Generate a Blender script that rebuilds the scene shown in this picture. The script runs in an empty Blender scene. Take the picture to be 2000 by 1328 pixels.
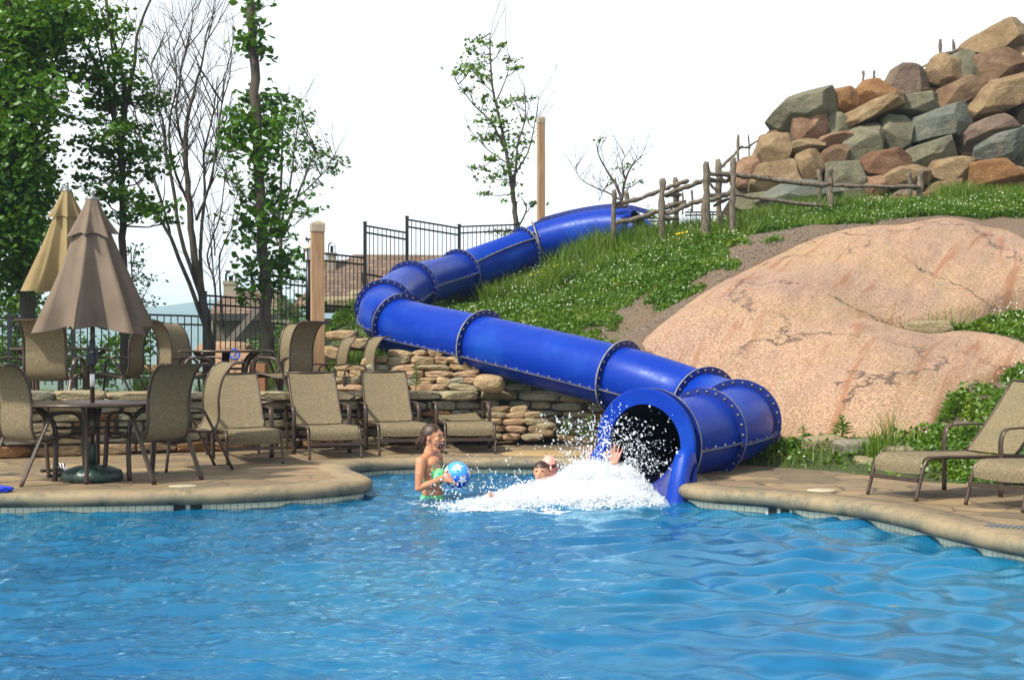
import bpy, bmesh, math, random
import numpy as np
from mathutils import Vector, Matrix, noise

random.seed(7); rng = np.random.default_rng(7)
scene = bpy.context.scene
R = math.radians
# ---------------------------------------------------------------- camera
CAMH = 1.2; FPX = 2700.0; HOR = 685.0
cam_d = bpy.data.cameras.new("camera"); cam = bpy.data.objects.new("camera", cam_d)
scene.collection.objects.link(cam); scene.camera = cam
cam.location = (0, 0, CAMH); cam.rotation_euler = (R(90), 0, 0)
cam_d.sensor_width = 36; cam_d.lens = 36 * FPX / 2000; cam_d.shift_y = (HOR - 664) / 2000
cam_d.clip_start = 0.1; cam_d.clip_end = 12000
# ---------------------------------------------------------------- world + sun
SUN_EL = 50; SUN_AZ = 232          # azimuth measured from +Y clockwise: behind-left of the camera
world = bpy.data.worlds.new("World"); scene.world = world; world.use_nodes = True
wt = world.node_tree; wt.nodes.clear()
wo = wt.nodes.new('ShaderNodeOutputWorld'); wb = wt.nodes.new('ShaderNodeBackground')
sky = wt.nodes.new('ShaderNodeTexSky'); sky.sky_type = 'NISHITA'; sky.sun_disc = False
sky.sun_elevation = R(SUN_EL); sky.sun_rotation = R(SUN_AZ); sky.air_density = 1.0; sky.dust_density = 1.0; sky.ozone_density = 1.0
hs = wt.nodes.new('ShaderNodeHueSaturation'); hs.inputs['Saturation'].default_value = 0.15; hs.inputs['Value'].default_value = 1.9
wt.links.new(sky.outputs[0], hs.inputs['Color']); wt.links.new(hs.outputs[0], wb.inputs['Color'])
wb.inputs['Strength'].default_value = 0.085
wt.links.new(wb.outputs[0], wo.inputs[0])
sun_d = bpy.data.lights.new("sun", 'SUN'); sun_d.energy = 4.0; sun_d.angle = R(3.0); sun_d.color = (1.0, 0.93, 0.82)
sun = bpy.data.objects.new("sun", sun_d); scene.collection.objects.link(sun)
sd = Vector((math.sin(R(SUN_AZ)) * math.cos(R(SUN_EL)), math.cos(R(SUN_AZ)) * math.cos(R(SUN_EL)), math.sin(R(SUN_EL))))
sun.rotation_euler = sd.to_track_quat('Z', 'Y').to_euler(); sun.location = sd * 60
scene.view_settings.view_transform = 'Standard'; scene.view_settings.look = 'None'
scene.view_settings.exposure = 0.72; scene.view_settings.gamma = 1
scene.render.resolution_x = 1024; scene.render.resolution_y = 679
scene.cycles.max_bounces = 12; scene.cycles.volume_bounces = 8; scene.cycles.transparent_max_bounces = 24
# ---------------------------------------------------------------- helpers
def P(px, py, Y):
    return Vector(((px - 1000) * Y / FPX, Y, CAMH - (py - HOR) * Y / FPX))
def G(px, py, z=0.0):
    Y = FPX * (CAMH - z) / (py - HOR)
    return Vector(((px - 1000) * Y / FPX, Y, z))
OFF = {}
def link(o, parent=None):
    scene.collection.objects.link(o)
    if parent is not None: o.parent = parent
    return o
def tag(o, label=None, cat=None, group=None, kind=None):
    if label: o['label'] = label
    if cat: o['category'] = cat
    if group: o['group'] = group
    if kind: o['kind'] = kind
    return o
def empty(name, loc=(0, 0, 0), rz=0, label=None, cat=None, group=None, world_coords=True):
    o = bpy.data.objects.new(name, None); o.location = loc; o.rotation_euler = (0, 0, rz); o.empty_display_size = .1
    link(o); tag(o, label, cat, group)
    OFF[o.name] = Vector(loc) if world_coords else Vector((0, 0, 0))
    return o
def mesh_obj(name, me, parent=None):
    o = bpy.data.objects.new(name, me); link(o, parent)
    n = len(me.vertices)
    if n:
        co = np.empty(n * 3, 'f'); me.vertices.foreach_get('co', co); co = co.reshape(-1, 3)
        if parent is None:
            c = np.array([(co[:, 0].min() + co[:, 0].max()) / 2, (co[:, 1].min() + co[:, 1].max()) / 2, co[:, 2].min()])
            o.location = c.tolist(); OFF[o.name] = Vector(c.tolist())
        else:
            c = np.array(OFF.get(parent.name, Vector((0, 0, 0)))); OFF[o.name] = Vector(c.tolist())
        co -= c; me.vertices.foreach_set('co', co.astype('f').ravel())
    me.update()
    return o
def npmesh(name, V, F, mats, parent=None, smooth=False, uv=None):
    """V (n,3) array, F (m,k) array of equal-size faces"""
    V = np.asarray(V, 'f'); F = np.asarray(F, 'i'); k = F.shape[1]
    me = bpy.data.meshes.new(name); me.vertices.add(len(V)); me.vertices.foreach_set('co', V.ravel())
    me.loops.add(F.size); me.loops.foreach_set('vertex_index', F.ravel())
    me.polygons.add(len(F)); me.polygons.foreach_set('loop_start', np.arange(0, F.size, k, dtype='i'))
    me.polygons.foreach_set('loop_total', np.full(len(F), k, 'i'))
    if smooth: me.polygons.foreach_set('use_smooth', np.ones(len(F), bool))
    if uv is not None:
        l = me.uv_layers.new(name='UVMap'); l.data.foreach_set('uv', np.asarray(uv, 'f')[F.ravel()].ravel())
    me.update(calc_edges=True); me.validate()
    for m in (mats if isinstance(mats, (list, tuple)) else [mats]): me.materials.append(m)
    return mesh_obj(name, me, parent)
def frame_of(d, up=Vector((0, 0, 1))):
    d = d.normalized()
    if abs(d.dot(up)) > .98: up = Vector((1, 0, 0)) if abs(d.x) < .9 else Vector((0, 1, 0))
    u = up.cross(d).normalized(); v = d.cross(u).normalized()
    return u, v
class MB:
    def __init__(s): s.v = []; s.f = []; s.m = []; s.s = []
    def add(s, vs, fs, mi=0, sm=False):
        b = len(s.v); s.v += [tuple(v) for v in vs]
        for f in fs: s.f.append(tuple(i + b for i in f)); s.m.append(mi); s.s.append(sm)
        return s
    def box(s, c, size, mat=None, mi=0, bev=0):
        x, y, z = [k / 2 for k in size]; c = Vector(c)
        if bev <= 0:
            vs = [Vector(p) for p in ((-x,-y,-z),(x,-y,-z),(x,y,-z),(-x,y,-z),(-x,-y,z),(x,-y,z),(x,y,z),(-x,y,z))]
            fs = [(0,3,2,1),(4,5,6,7),(0,1,5,4),(1,2,6,5),(2,3,7,6),(3,0,4,7)]
        else:
            bm = bmesh.new(); bmesh.ops.create_cube(bm, size=1)
            bmesh.ops.scale(bm, vec=(size[0], size[1], size[2]), verts=bm.verts)
            bmesh.ops.bevel(bm, geom=bm.edges[:], offset=bev, segments=2, affect='EDGES')
            bm.verts.index_update(); vs = [v.co.copy() for v in bm.verts]; fs = [[v.index for v in f.verts] for f in bm.faces]; bm.free()
        if mat is not None: vs = [mat @ v for v in vs]
        return s.add([v + c for v in vs], fs, mi)
    def tube(s, pts, r, n=8, cap=True, mi=0, flat=None, up=None):
        pts = [Vector(p) for p in pts]; k = len(pts)
        rs = list(r) if hasattr(r, '__len__') else [r] * k
        vs = []; pu = None
        for i, p in enumerate(pts):
            d = (pts[min(i + 1, k - 1)] - pts[max(i - 1, 0)])
            if d.length < 1e-9: d = Vector((0, 0, 1))
            d.normalize()
            if pu is None: u, w = frame_of(d, up or Vector((0, 0, 1)))
            else:
                u = pu - d * pu.dot(d)
                if u.length < 1e-6: u, w = frame_of(d)
                u.normalize(); w = d.cross(u).normalized()
            pu = u
            for j in range(n):
                a = 2 * math.pi * (j + .5) / n
                ru = rs[i]; rw = rs[i] * (flat or 1)
                vs.append(p + u * math.cos(a) * ru + w * math.sin(a) * rw)
        fs = [(i*n+j, i*n+(j+1) % n, (i+1)*n+(j+1) % n, (i+1)*n+j) for i in range(k-1) for j in range(n)]
        if cap: fs += [tuple(range(n-1, -1, -1)), tuple((k-1)*n+j for j in range(n))]
        return s.add(vs, fs, mi, n > 4)
    def lathe(s, prof, n=16, c=(0, 0, 0), M=None, mi=0, sm=True):
        vs = []; c = Vector(c)
        for r_, z in prof:
            for j in range(n):
                a = 2*math.pi*j/n; p = Vector((r_*math.cos(a), r_*math.sin(a), z))
                if M is not None: p = M @ p
                vs.append(p + c)
        k = len(prof)
        fs = [(i*n+j, i*n+(j+1) % n, (i+1)*n+(j+1) % n, (i+1)*n+j) for i in range(k-1) for j in range(n)]
        if prof[0][0] > 1e-5: fs.append(tuple(range(n-1, -1, -1)))
        if prof[-1][0] > 1e-5: fs.append(tuple((k-1)*n+j for j in range(n)))
        return s.add(vs, fs, mi, sm)
    def ball(s, c, r, n=10, mi=0, M=None):
        rr = r if hasattr(r, '__len__') else (r, r, r)
        c = Vector(c); m = n // 2 + 1; vs = []
        for i in range(m):
            t = math.pi * i / (m - 1)
            for j in range(n):
                a = 2*math.pi*j/n
                p = Vector((rr[0]*math.sin(t)*math.cos(a), rr[1]*math.sin(t)*math.sin(a), -rr[2]*math.cos(t)))
                if M is not None: p = M @ p
                vs.append(c + p)
        fs = [(i*n+j, i*n+(j+1) % n, (i+1)*n+(j+1) % n, (i+1)*n+j) for i in range(m-1) for j in range(n)]
        return s.add(vs, fs, mi, True)
    def capsule(s, a, b, ra, rb, n=12, mi=0):
        a = Vector(a); b = Vector(b); d = (b - a); L = max(d.length, 1e-5); d = d / L
        pts = []; rs = []
        for t in (0.02, .3, .6, .85): pts.append(a - d*ra*math.cos(t*math.pi/2)); rs.append(ra*math.sin(t*math.pi/2))
        pts += [a, b]; rs += [ra, rb]
        for t in (.85, .6, .3, .02): pts.append(b + d*rb*math.cos(t*math.pi/2)); rs.append(rb*math.sin(t*math.pi/2))
        return s.tube(pts, rs, n, True, mi)
    def grid(s, rows, mi=0, sm=True, close=False):
        k = len(rows); n = len(rows[0]); vs = [p for r_ in rows for p in r_]
        fs = [(i*n+j, i*n+(j+1) % n, (i+1)*n+(j+1) % n, (i+1)*n+j) for i in range(k-1) for j in range(n if close else n-1)]
        return s.add(vs, fs, mi, sm)
    def prism(s, poly, a, b, mi=0):
        """poly: list of 2D->3D base points, extruded from offset a to b (vectors)"""
        n = len(poly); vs = [Vector(p)+Vector(a) for p in poly] + [Vector(p)+Vector(b) for p in poly]
        fs = [tuple(range(n-1, -1, -1)), tuple(range(n, 2*n))] + [(i, (i+1) % n, n+(i+1) % n, n+i) for i in range(n)]
        return s.add(vs, fs, mi)
    def mesh(s, name, mats):
        me = bpy.data.meshes.new(name); me.from_pydata([tuple(v) for v in s.v], [], s.f)
        for m in (mats if isinstance(mats, (list, tuple)) else [mats]): me.materials.append(m)
        me.polygons.foreach_set('material_index', s.m); me.polygons.foreach_set('use_smooth', s.s)
        me.update(); return me
    def build(s, name, mats, parent=None):
        return mesh_obj(name, s.mesh(name, mats), parent)
def copy_tree(o, parent=None):
    c = o.copy(); scene.collection.objects.link(c); c.parent = parent
    OFF[c.name] = OFF.get(o.name, Vector((0, 0, 0)))
    for ch in list(o.children): copy_tree(ch, c)
    return c
def spline(pts, n):
    """Catmull-Rom through pts (tuples of any length), n samples per span"""
    pts = [np.array(p, float) for p in pts]; out = []
    for i in range(len(pts) - 1):
        p0 = pts[max(i-1, 0)]; p1 = pts[i]; p2 = pts[i+1]; p3 = pts[min(i+2, len(pts)-1)]
        for k in range(n):
            t = k / n
            out.append(.5*((2*p1)+(-p0+p2)*t+(2*p0-5*p1+4*p2-p3)*t*t+(-p0+3*p1-3*p2+p3)*t**3))
    out.append(pts[-1]); return out
# value noise in numpy
_perm = rng.random((256, 256))
def vn(x, y, s=0):
    x = np.asarray(x, float) + s*17.3; y = np.asarray(y, float) + s*9.7
    xi = np.floor(x).astype(int); yi = np.floor(y).astype(int); fx = x-xi; fy = y-yi
    fx = fx*fx*(3-2*fx); fy = fy*fy*(3-2*fy)
    g = lambda a, b: _perm[a & 255, b & 255]
    return (g(xi, yi)*(1-fx)+g(xi+1, yi)*fx)*(1-fy)+(g(xi, yi+1)*(1-fx)+g(xi+1, yi+1)*fx)*fy
def fbm(x, y, o=4, s=0):
    t = 0; a = .5; n = 0
    for i in range(o): t = t + a*vn(np.asarray(x)*2**i, np.asarray(y)*2**i, s+i); n += a; a *= .5
    return t/n
# ---------------------------------------------------------------- materials
def nm(name):
    m = bpy.data.materials.new(name); m.use_nodes = True; nt = m.node_tree
    return m, nt, nt.nodes['Principled BSDF'], lambda t: nt.nodes.new(t)
def ramp(nt, stops, fac):
    r_ = nt.nodes.new('ShaderNodeValToRGB'); e = r_.color_ramp.elements
    while len(e) < len(stops): e.new(.5)
    for i, (p, c) in enumerate(stops): e[i].position = p; e[i].color = (*c, 1) if len(c) == 3 else c
    nt.links.new(fac, r_.inputs[0]); return r_.outputs[0]
def noise_tex(nt, scale, detail=4, rough=.55, coord='Object', stretch=None, dist=0):
    tc = nt.nodes.new('ShaderNodeTexCoord'); n = nt.nodes.new('ShaderNodeTexNoise')
    n.inputs['Scale'].default_value = scale; n.inputs['Detail'].default_value = detail; n.inputs['Roughness'].default_value = rough
    n.inputs['Distortion'].default_value = dist
    if stretch:
        mp = nt.nodes.new('ShaderNodeMapping'); mp.inputs['Scale'].default_value = stretch
        nt.links.new(tc.outputs[coord], mp.inputs[0]); nt.links.new(mp.outputs[0], n.inputs[0])
    else: nt.links.new(tc.outputs[coord], n.inputs[0])
    return n.outputs[0]
def mixc(nt, fac, a, b, mode='MIX'):
    m = nt.nodes.new('ShaderNodeMix'); m.data_type = 'RGBA'; m.blend_type = mode
    if isinstance(fac, (int, float)): m.inputs[0].default_value = fac
    else: nt.links.new(fac, m.inputs[0])
    for k, v in ((6, a), (7, b)):
        if isinstance(v, tuple): m.inputs[k].default_value = (*v[:3], 1)
        else: nt.links.new(v, m.inputs[k])
    return m.outputs[2]
def bump(nt, bs, h, strength=.3, dist=.01):
    b = nt.nodes.new('ShaderNodeBump'); b.inputs['Strength'].default_value = strength; b.inputs['Distance'].default_value = dist
    nt.links.new(h, b.inputs['Height']); nt.links.new(b.outputs[0], bs.inputs['Normal']); return b
def simple(name, c, rough=.6, metal=0, c2=None, scale=8, bmp=None, detail=4, lo=.35, hi=.65, stretch=None, coord='Object'):
    m, nt, bs, N = nm(name)
    bs.inputs['Roughness'].default_value = rough; bs.inputs['Metallic'].default_value = metal
    if c2 is not None:
        nt.links.new(ramp(nt, [(lo, c), (hi, c2)], noise_tex(nt, scale, detail, stretch=stretch, coord=coord)), bs.inputs['Base Color'])
    else: bs.inputs['Base Color'].default_value = (*c, 1)
    if bmp: bump(nt, bs, noise_tex(nt, bmp[0], 5, .6, stretch=stretch), bmp[1], bmp[2])
    return m
MAT = {}
MAT['bronze'] = simple('bronze_paint', (.052, .034, .024), .35, .35, (.075, .05, .036), 20)
MAT['black'] = simple('black_powder_coat', (.008, .009, .01), .4, .1)
MAT['cap_metal'] = simple('grey_metal', (.25, .25, .25), .35, .8)
MAT['chrome'] = simple('bright_bolt_metal', (.17, .17, .15), .5, .5)
MAT['green_plastic'] = simple('dark_green_plastic', (.01, .028, .02), .4, 0, (.018, .045, .032), 9)
MAT['white'] = simple('white_label', (.75, .75, .72), .5)
MAT['dark'] = simple('sole_black_recess_shade', (.01, .012, .012), .8)  # black of the sandal sole; also painted shade for the skimmer openings
def sling_mat():
    m, nt, bs, N = nm('sling_fabric')
    a = noise_tex(nt, 26, 3, .7, stretch=(1, 1, 7)); b = noise_tex(nt, 26, 3, .7, stretch=(6, 6, 1)); c = noise_tex(nt, 4, 3)
    c1 = ramp(nt, [(.42, (.11, .078, .036)), (.60, (.30, .24, .13))], a)
    c2 = ramp(nt, [(.42, (.12, .09, .042)), (.60, (.31, .255, .15))], b)
    mm = mixc(nt, .5, c1, c2); mm = mixc(nt, ramp(nt, [(.4, (0, 0, 0)), (.7, (.3, .3, .3))], c), mm, (.13, .125, .065))
    bs.inputs['Roughness'].default_value = .75
    nt.links.new(mm, bs.inputs['Base Color']); bump(nt, bs, a, .25, .004)
    tr = N('ShaderNodeBsdfTranslucent'); nt.links.new(mm, tr.inputs[0]); mx = N('ShaderNodeMixShader'); mx.inputs[0].default_value = .25
    out = nt.nodes['Material Output']; nt.links.new(bs.outputs[0], mx.inputs[1]); nt.links.new(tr.outputs[0], mx.inputs[2]); nt.links.new(mx.outputs[0], out.inputs[0])
    return m
MAT['sling'] = sling_mat()
def canopy_mat(name, c, c2):
    m, nt, bs, N = nm(name)
    a = noise_tex(nt, 120, 2, .6); b = noise_tex(nt, 3, 4)
    mm = mixc(nt, ramp(nt, [(.35, (0, 0, 0)), (.65, (1, 1, 1))], b), c, c2)
    nt.links.new(mm, bs.inputs['Base Color']); bs.inputs['Roughness'].default_value = .85
    bump(nt, bs, a, .15, .003)
    tr = N('ShaderNodeBsdfTranslucent'); nt.links.new(mm, tr.inputs[0]); mx = N('ShaderNodeMixShader'); mx.inputs[0].default_value = .12
    out = nt.nodes['Material Output']; nt.links.new(bs.outputs[0], mx.inputs[1]); nt.links.new(tr.outputs[0], mx.inputs[2]); nt.links.new(mx.outputs[0], out.inputs[0])
    return m
MAT['taupe'] = canopy_mat('taupe_canvas', (.145, .106, .072), (.19, .142, .10))
MAT['khaki'] = canopy_mat('khaki_canvas', (.22, .165, .07), (.27, .205, .095))
def slide_mat():
    m, nt, bs, N = nm('blue_gelcoat')
    a = noise_tex(nt, 1.1, 6, .6); b = noise_tex(nt, 14, 5, .65)
    fade = ramp(nt, [(.5, (.0006, .025, .27)), (.78, (.006, .062, .36))], a)
    mm = mixc(nt, ramp(nt, [(.62, (0, 0, 0)), (.8, (.25, .25, .25))], b), fade, (.05, .14, .42))
    nt.links.new(mm, bs.inputs['Base Color']); bs.inputs['Roughness'].default_value = .33
    bs.inputs['Specular IOR Level'].default_value = .22; bs.inputs['Specular Tint'].default_value = (.65, .8, 1, 1)
    nt.links.new(ramp(nt, [(.3, (.26, .26, .26)), (.75, (.5, .5, .5))], b), bs.inputs['Roughness'])
    bump(nt, bs, noise_tex(nt, 7, 3), .06, .02)
    return m
MAT['blue'] = slide_mat()
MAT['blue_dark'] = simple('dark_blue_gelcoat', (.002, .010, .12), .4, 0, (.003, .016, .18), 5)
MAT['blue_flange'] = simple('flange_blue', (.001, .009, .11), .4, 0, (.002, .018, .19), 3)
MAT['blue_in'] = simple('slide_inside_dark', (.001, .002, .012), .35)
MAT['edge'] = simple('cream_resin_edge', (.24, .23, .19), .6, 0, (.10, .11, .13), 9)
def leaf_mat(name, cols, scale=.9):
    m, nt, bs, N = nm(name); nt.nodes.remove(bs)
    tc = N('ShaderNodeTexCoord'); wn = N('ShaderNodeTexNoise'); wn.inputs['Scale'].default_value = scale; wn.inputs['Detail'].default_value = 8; wn.inputs['Roughness'].default_value = .8
    nt.links.new(tc.outputs['Object'], wn.inputs[0])
    c = ramp(nt, [(.3, cols[0]), (.5, cols[1]), (.68, cols[2])], wn.outputs[0])
    d = N('ShaderNodeBsdfDiffuse'); t = N('ShaderNodeBsdfTranslucent'); g = N('ShaderNodeBsdfGlossy'); g.inputs['Roughness'].default_value = .45
    nt.links.new(c, d.inputs[0]); nt.links.new(mixc(nt, .5, c, (.16, .30, .008)), t.inputs[0])
    x = N('ShaderNodeMixShader'); x.inputs[0].default_value = .3; nt.links.new(d.outputs[0], x.inputs[1]); nt.links.new(t.outputs[0], x.inputs[2])
    y = N('ShaderNodeMixShader'); y.inputs[0].default_value = .04; nt.links.new(x.outputs[0], y.inputs[1]); nt.links.new(g.outputs[0], y.inputs[2])
    nt.links.new(y.outputs[0], nt.nodes['Material Output'].inputs[0]); return m
MAT['leaf_dark'] = leaf_mat('maple_leaves', [(.016, .055, .002), (.042, .125, .004), (.095, .21, .008)])
MAT['leaf_mid'] = leaf_mat('vine_leaves', [(.018, .068, .002), (.042, .135, .004), (.085, .20, .008)])
MAT['leaf_lite'] = leaf_mat('young_leaves', [(.045, .11, .004), (.085, .175, .006), (.14, .235, .010)])
MAT['clover'] = leaf_mat('clover_leaves', [(.024, .076, .002), (.058, .14, .003), (.16, .225, .008)], .7)
MAT['grass'] = leaf_mat('grass_blades', [(.045, .105, .004), (.095, .175, .006), (.16, .225, .012)], 1.5)
MAT['bark'] = simple('grey_bark', (.035, .028, .021), .9, 0, (.10, .08, .062), 12, (30, .5, .02), stretch=(1, 1, .25))
MAT['bark_dark'] = simple('dark_bark', (.022, .018, .014), .9, 0, (.05, .04, .03), 12, (30, .5, .02), stretch=(1, 1, .25))
MAT['timber'] = simple('pale_new_timber', (.27, .155, .075), .75, 0, (.36, .23, .125), 5, (18, .3, .01), stretch=(6, 6, .5))
MAT['rail_wood'] = simple('weathered_cedar', (.055, .042, .030), .9, 0, (.20, .165, .12), 7, (26, .9, .02), stretch=(3, 3, 1.2), lo=.3, hi=.7)
MAT['petal'] = simple('clover_flower', (.75, .75, .62), .8)
MAT['petal_y'] = simple('yellow_flower', (.75, .5, .02), .8)
# ================================================================ pool outline (pool-side lip), clockwise seen from above
cop = [(-7.6,5),(-7.7,9),(-7.0,11.1),(-5.8,11.55),(-4.3,11.65),(-3.48,11.74),(-2.64,11.9),(-2.24,12.05),(-1.82,12.3),(-1.49,12.6),(-1.36,12.98),
       (-1.46,13.45),(-1.68,14.1),(-1.72,14.7),(-1.52,15.15),(-1.14,15.35),(-.29,15.42),(.85,15.25),(1.35,14.7),(1.52,13.9),(1.52,13.0),(1.56,12.35),
       (1.72,12.02),(2.05,11.75),(2.41,11.4),(2.72,10.95),(2.92,10.4),(3.03,9.75),(3.16,9.2),(3.3,8.8),(3.65,8.1),(4.4,7.2),(5.0,6.2),(5.1,5),(4.2,3.4),(2,2.9),(-3,2.8),(-6.6,3.3)]
loop = np.array(spline(cop + [cop[0]], 8))[:-1]
def offset_loop(L, d):
    t = np.roll(L, -1, 0) - np.roll(L, 1, 0); t /= np.linalg.norm(t, axis=1)[:, None]
    nrm = np.stack([-t[:, 1], t[:, 0]], 1)          # left of travel = outwards (deck side) for this order
    return L + nrm*d
nL = len(loop)
def sweep(name, prof, mats, smooth=True):
    rows = []; arc = np.concatenate([[0], np.cumsum(np.linalg.norm(np.diff(np.vstack([loop, loop[:1]]), axis=0), axis=1))])
    V = []; UV = []
    for i in range(nL + 1):
        for u, z in prof: V.append((i % nL, u, z))
    offs = {u: offset_loop(loop, u) for u, z in prof}; VV = []; d = 0
    for i, u, z in V: VV.append((*offs[u][i], z))
    L = [0.0]
    for k in range(1, len(prof)): L.append(L[-1] + math.hypot(prof[k][0]-prof[k-1][0], prof[k][1]-prof[k-1][1]))
    for i in range(nL + 1):
        for k in range(len(prof)): UV.append((arc[i], L[k]))
    m = len(prof)
    F = [(i*m+k, i*m+k+1, (i+1)*m+k+1, (i+1)*m+k) for i in range(nL) for k in range(m-1)]
    return npmesh(name, VV, F, mats, smooth=smooth, uv=np.array(UV))
def concrete(name, base, dark, joints):
    m, nt, bs, N = nm(name)
    a = noise_tex(nt, 1.3, 6, .65); b = noise_tex(nt, 9, 6, .7)
    c = mixc(nt, ramp(nt, [(.38, (0, 0, 0)), (.66, (1, 1, 1))], a), base, tuple(k*.72 for k in base))
    c = mixc(nt, ramp(nt, [(.5, (0, 0, 0)), (.75, (.75, .75, .75))], b), c, dark)
    if joints:
        tc = N('ShaderNodeTexCoord'); wn = N('ShaderNodeTexNoise'); wn.inputs['Scale'].default_value = 3
        mp = N('ShaderNodeMapping'); mp.inputs['Scale'].default_value = (1.0, 1.0, 0.0)
        ad = N('ShaderNodeVectorMath'); ad.operation = 'MULTIPLY_ADD'; ad.inputs[1].default_value = (.35, .35, .35)
        nt.links.new(tc.outputs['Object'], wn.inputs[0]); nt.links.new(wn.outputs['Color'], ad.inputs[0]); nt.links.new(tc.outputs['Object'], ad.inputs[2])
        nt.links.new(ad.outputs[0], mp.inputs[0])
        v = N('ShaderNodeTexVoronoi'); v.feature = 'DISTANCE_TO_EDGE'; v.inputs['Scale'].default_value = 2.3; nt.links.new(mp.outputs[0], v.inputs[0])
        v2 = N('ShaderNodeTexVoronoi'); v2.inputs['Scale'].default_value = 2.3; nt.links.new(mp.outputs[0], v2.inputs[0])
        hsv = N('ShaderNodeHueSaturation'); hsv.inputs['Value'].default_value = 1
        sep = N('ShaderNodeSeparateColor'); nt.links.new(v2.outputs['Color'], sep.inputs[0])
        tone = ramp(nt, [(0, (.55, .56, .58)), (1, (1.18, 1.12, 1.02))], sep.outputs[0])
        c = mixc(nt, 1.0, c, tone, 'MULTIPLY')
        jn = ramp(nt, [(.0, (1, 1, 1)), (.035, (0, 0, 0))], v.outputs[0])
        patch = ramp(nt, [(.40, (0, 0, 0)), (.52, (1, 1, 1))], noise_tex(nt, 2.2, 3, .6))
        jm = mixc(nt, 1.0, jn, patch, 'MULTIPLY')
        c = mixc(nt, jm, c, (.035, .028, .02))
        bump(nt, bs, mixc(nt, .35, ramp(nt, [(.0, (0, 0, 0)), (.05, (1, 1, 1))], v.outputs[0]), b), .5, .012)
    else: bump(nt, bs, b, .25, .008)
    nt.links.new(c, bs.inputs['Base Color']); bs.inputs['Roughness'].default_value = .8
    return m
MAT['deck'] = concrete('stamped_concrete', (.235, .172, .095), (.12, .092, .055), True)
def coping_mat():
    m, nt, bs, N = nm('coping_concrete'); a = noise_tex(nt, 2.6, 6, .65); b = noise_tex(nt, 13, 6, .75)
    geo = N('ShaderNodeNewGeometry'); sx = N('ShaderNodeSeparateXYZ'); nt.links.new(geo.outputs['Position'], sx.inputs[0])
    mr = N('ShaderNodeMapRange'); mr.inputs[1].default_value = -.10; mr.inputs[2].default_value = 0.0; nt.links.new(sx.outputs[2], mr.inputs[0])
    # water-line grime: a real stain band that sits low on the rounded edge
    stain = ramp(nt, [(.0, (.03, .036, .028)), (.4, (.11, .115, .08)), (.8, (.22, .17, .095)), (1, (.235, .17, .085))], mr.outputs[0])
    c = mixc(nt, ramp(nt, [(.40, (0, 0, 0)), (.62, (.9, .9, .9))], b), stain, (.085, .083, .06))
    c = mixc(nt, ramp(nt, [(.42, (0, 0, 0)), (.6, (.65, .65, .65))], a), c, (.27, .205, .115))
    nt.links.new(c, bs.inputs['Base Color']); bs.inputs['Roughness'].default_value = .75; bump(nt, bs, b, .3, .008); return m
MAT['coping'] = coping_mat()
prof = [(.03, -.125), (-.02, -.118), (-.045, -.09), (-.05, -.055), (-.035, -.02), (0.0, 0.0), (.03, .006), (.29, .007), (.3, -.04)]
o = sweep('pool_coping', prof, MAT['coping']); tag(o, kind='structure')
m, nt, bs, N = nm('waterline_tile')
uvn = N('ShaderNodeUVMap'); br = N('ShaderNodeTexBrick'); br.offset = 0; br.inputs['Scale'].default_value = 1
br.inputs['Brick Width'].default_value = .062; br.inputs['Row Height'].default_value = .075; br.inputs['Mortar Size'].default_value = .0028
br.inputs['Color1'].default_value = (.70, .64, .46, 1); br.inputs['Color2'].default_value = (.62, .59, .44, 1); br.inputs['Mortar'].default_value = (.16, .17, .12, 1)
nt.links.new(uvn.outputs[0], br.inputs[0]); nt.links.new(mixc(nt, ramp(nt, [(.5, (0, 0, 0)), (.75, (.5, .5, .5))], noise_tex(nt, 6, 5)), br.outputs[0], (.42, .40, .26)), bs.inputs['Base Color'])
bs.inputs['Roughness'].default_value = .25; MAT['tile'] = m
o = sweep('pool_tile_band', [(.034, -.10), (.034, -.325)], MAT['tile'], False); tag(o, kind='structure')
MAT['plaster'] = simple('pool_plaster', (.16, .42, .56), .7, 0, (.22, .52, .64), 2)
o = sweep('pool_wall', [(.04, -.32), (.04, -1.25)], MAT['plaster']); tag(o, kind='structure')
o = npmesh('pool_floor', [(-9, 2, -1.22), (6.5, 2, -1.22), (6.5, 17, -1.22), (-9, 17, -1.22)], [(0, 1, 2, 3)], MAT['plaster']); tag(o, kind='structure')
# deck: one sheet with the pool cut out
bm = bmesh.new(); hole = offset_loop(loop, .27)
hv = [bm.verts.new((*p, 0)) for p in hole]
outer = [(-16, -6), (14, -6), (14, 19.5), (-16, 19.5)]
ov = [bm.verts.new((*p, 0)) for p in outer]
es = [bm.edges.new((hv[i], hv[(i+1) % len(hv)])) for i in range(len(hv))] + [bm.edges.new((ov[i], ov[(i+1) % 4])) for i in range(4)]
bmesh.ops.triangle_fill(bm, edges=es, use_beauty=True)
from mathutils.geometry import intersect_point_tri_2d
bad = []
HP = [Vector(p) for p in hole]
def inpoly(x, y, poly):
    c = False; n = len(poly); j = n-1
    for i in range(n):
        if ((poly[i][1] > y) != (poly[j][1] > y)) and (x < (poly[j][0]-poly[i][0])*(y-poly[i][1])/(poly[j][1]-poly[i][1])+poly[i][0]): c = not c
        j = i
    return c
for f in bm.faces:
    c = f.calc_center_median()
    if inpoly(c.x, c.y, hole): bad.append(f)
    elif f.normal.z < 0: f.normal_flip()
bmesh.ops.delete(bm, geom=bad, context='FACES_ONLY')
me = bpy.data.meshes.new('pool_deck'); bm.to_mesh(me); bm.free(); me.materials.append(MAT['deck'])
o = mesh_obj('pool_deck', me); tag(o, kind='structure')
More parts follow.
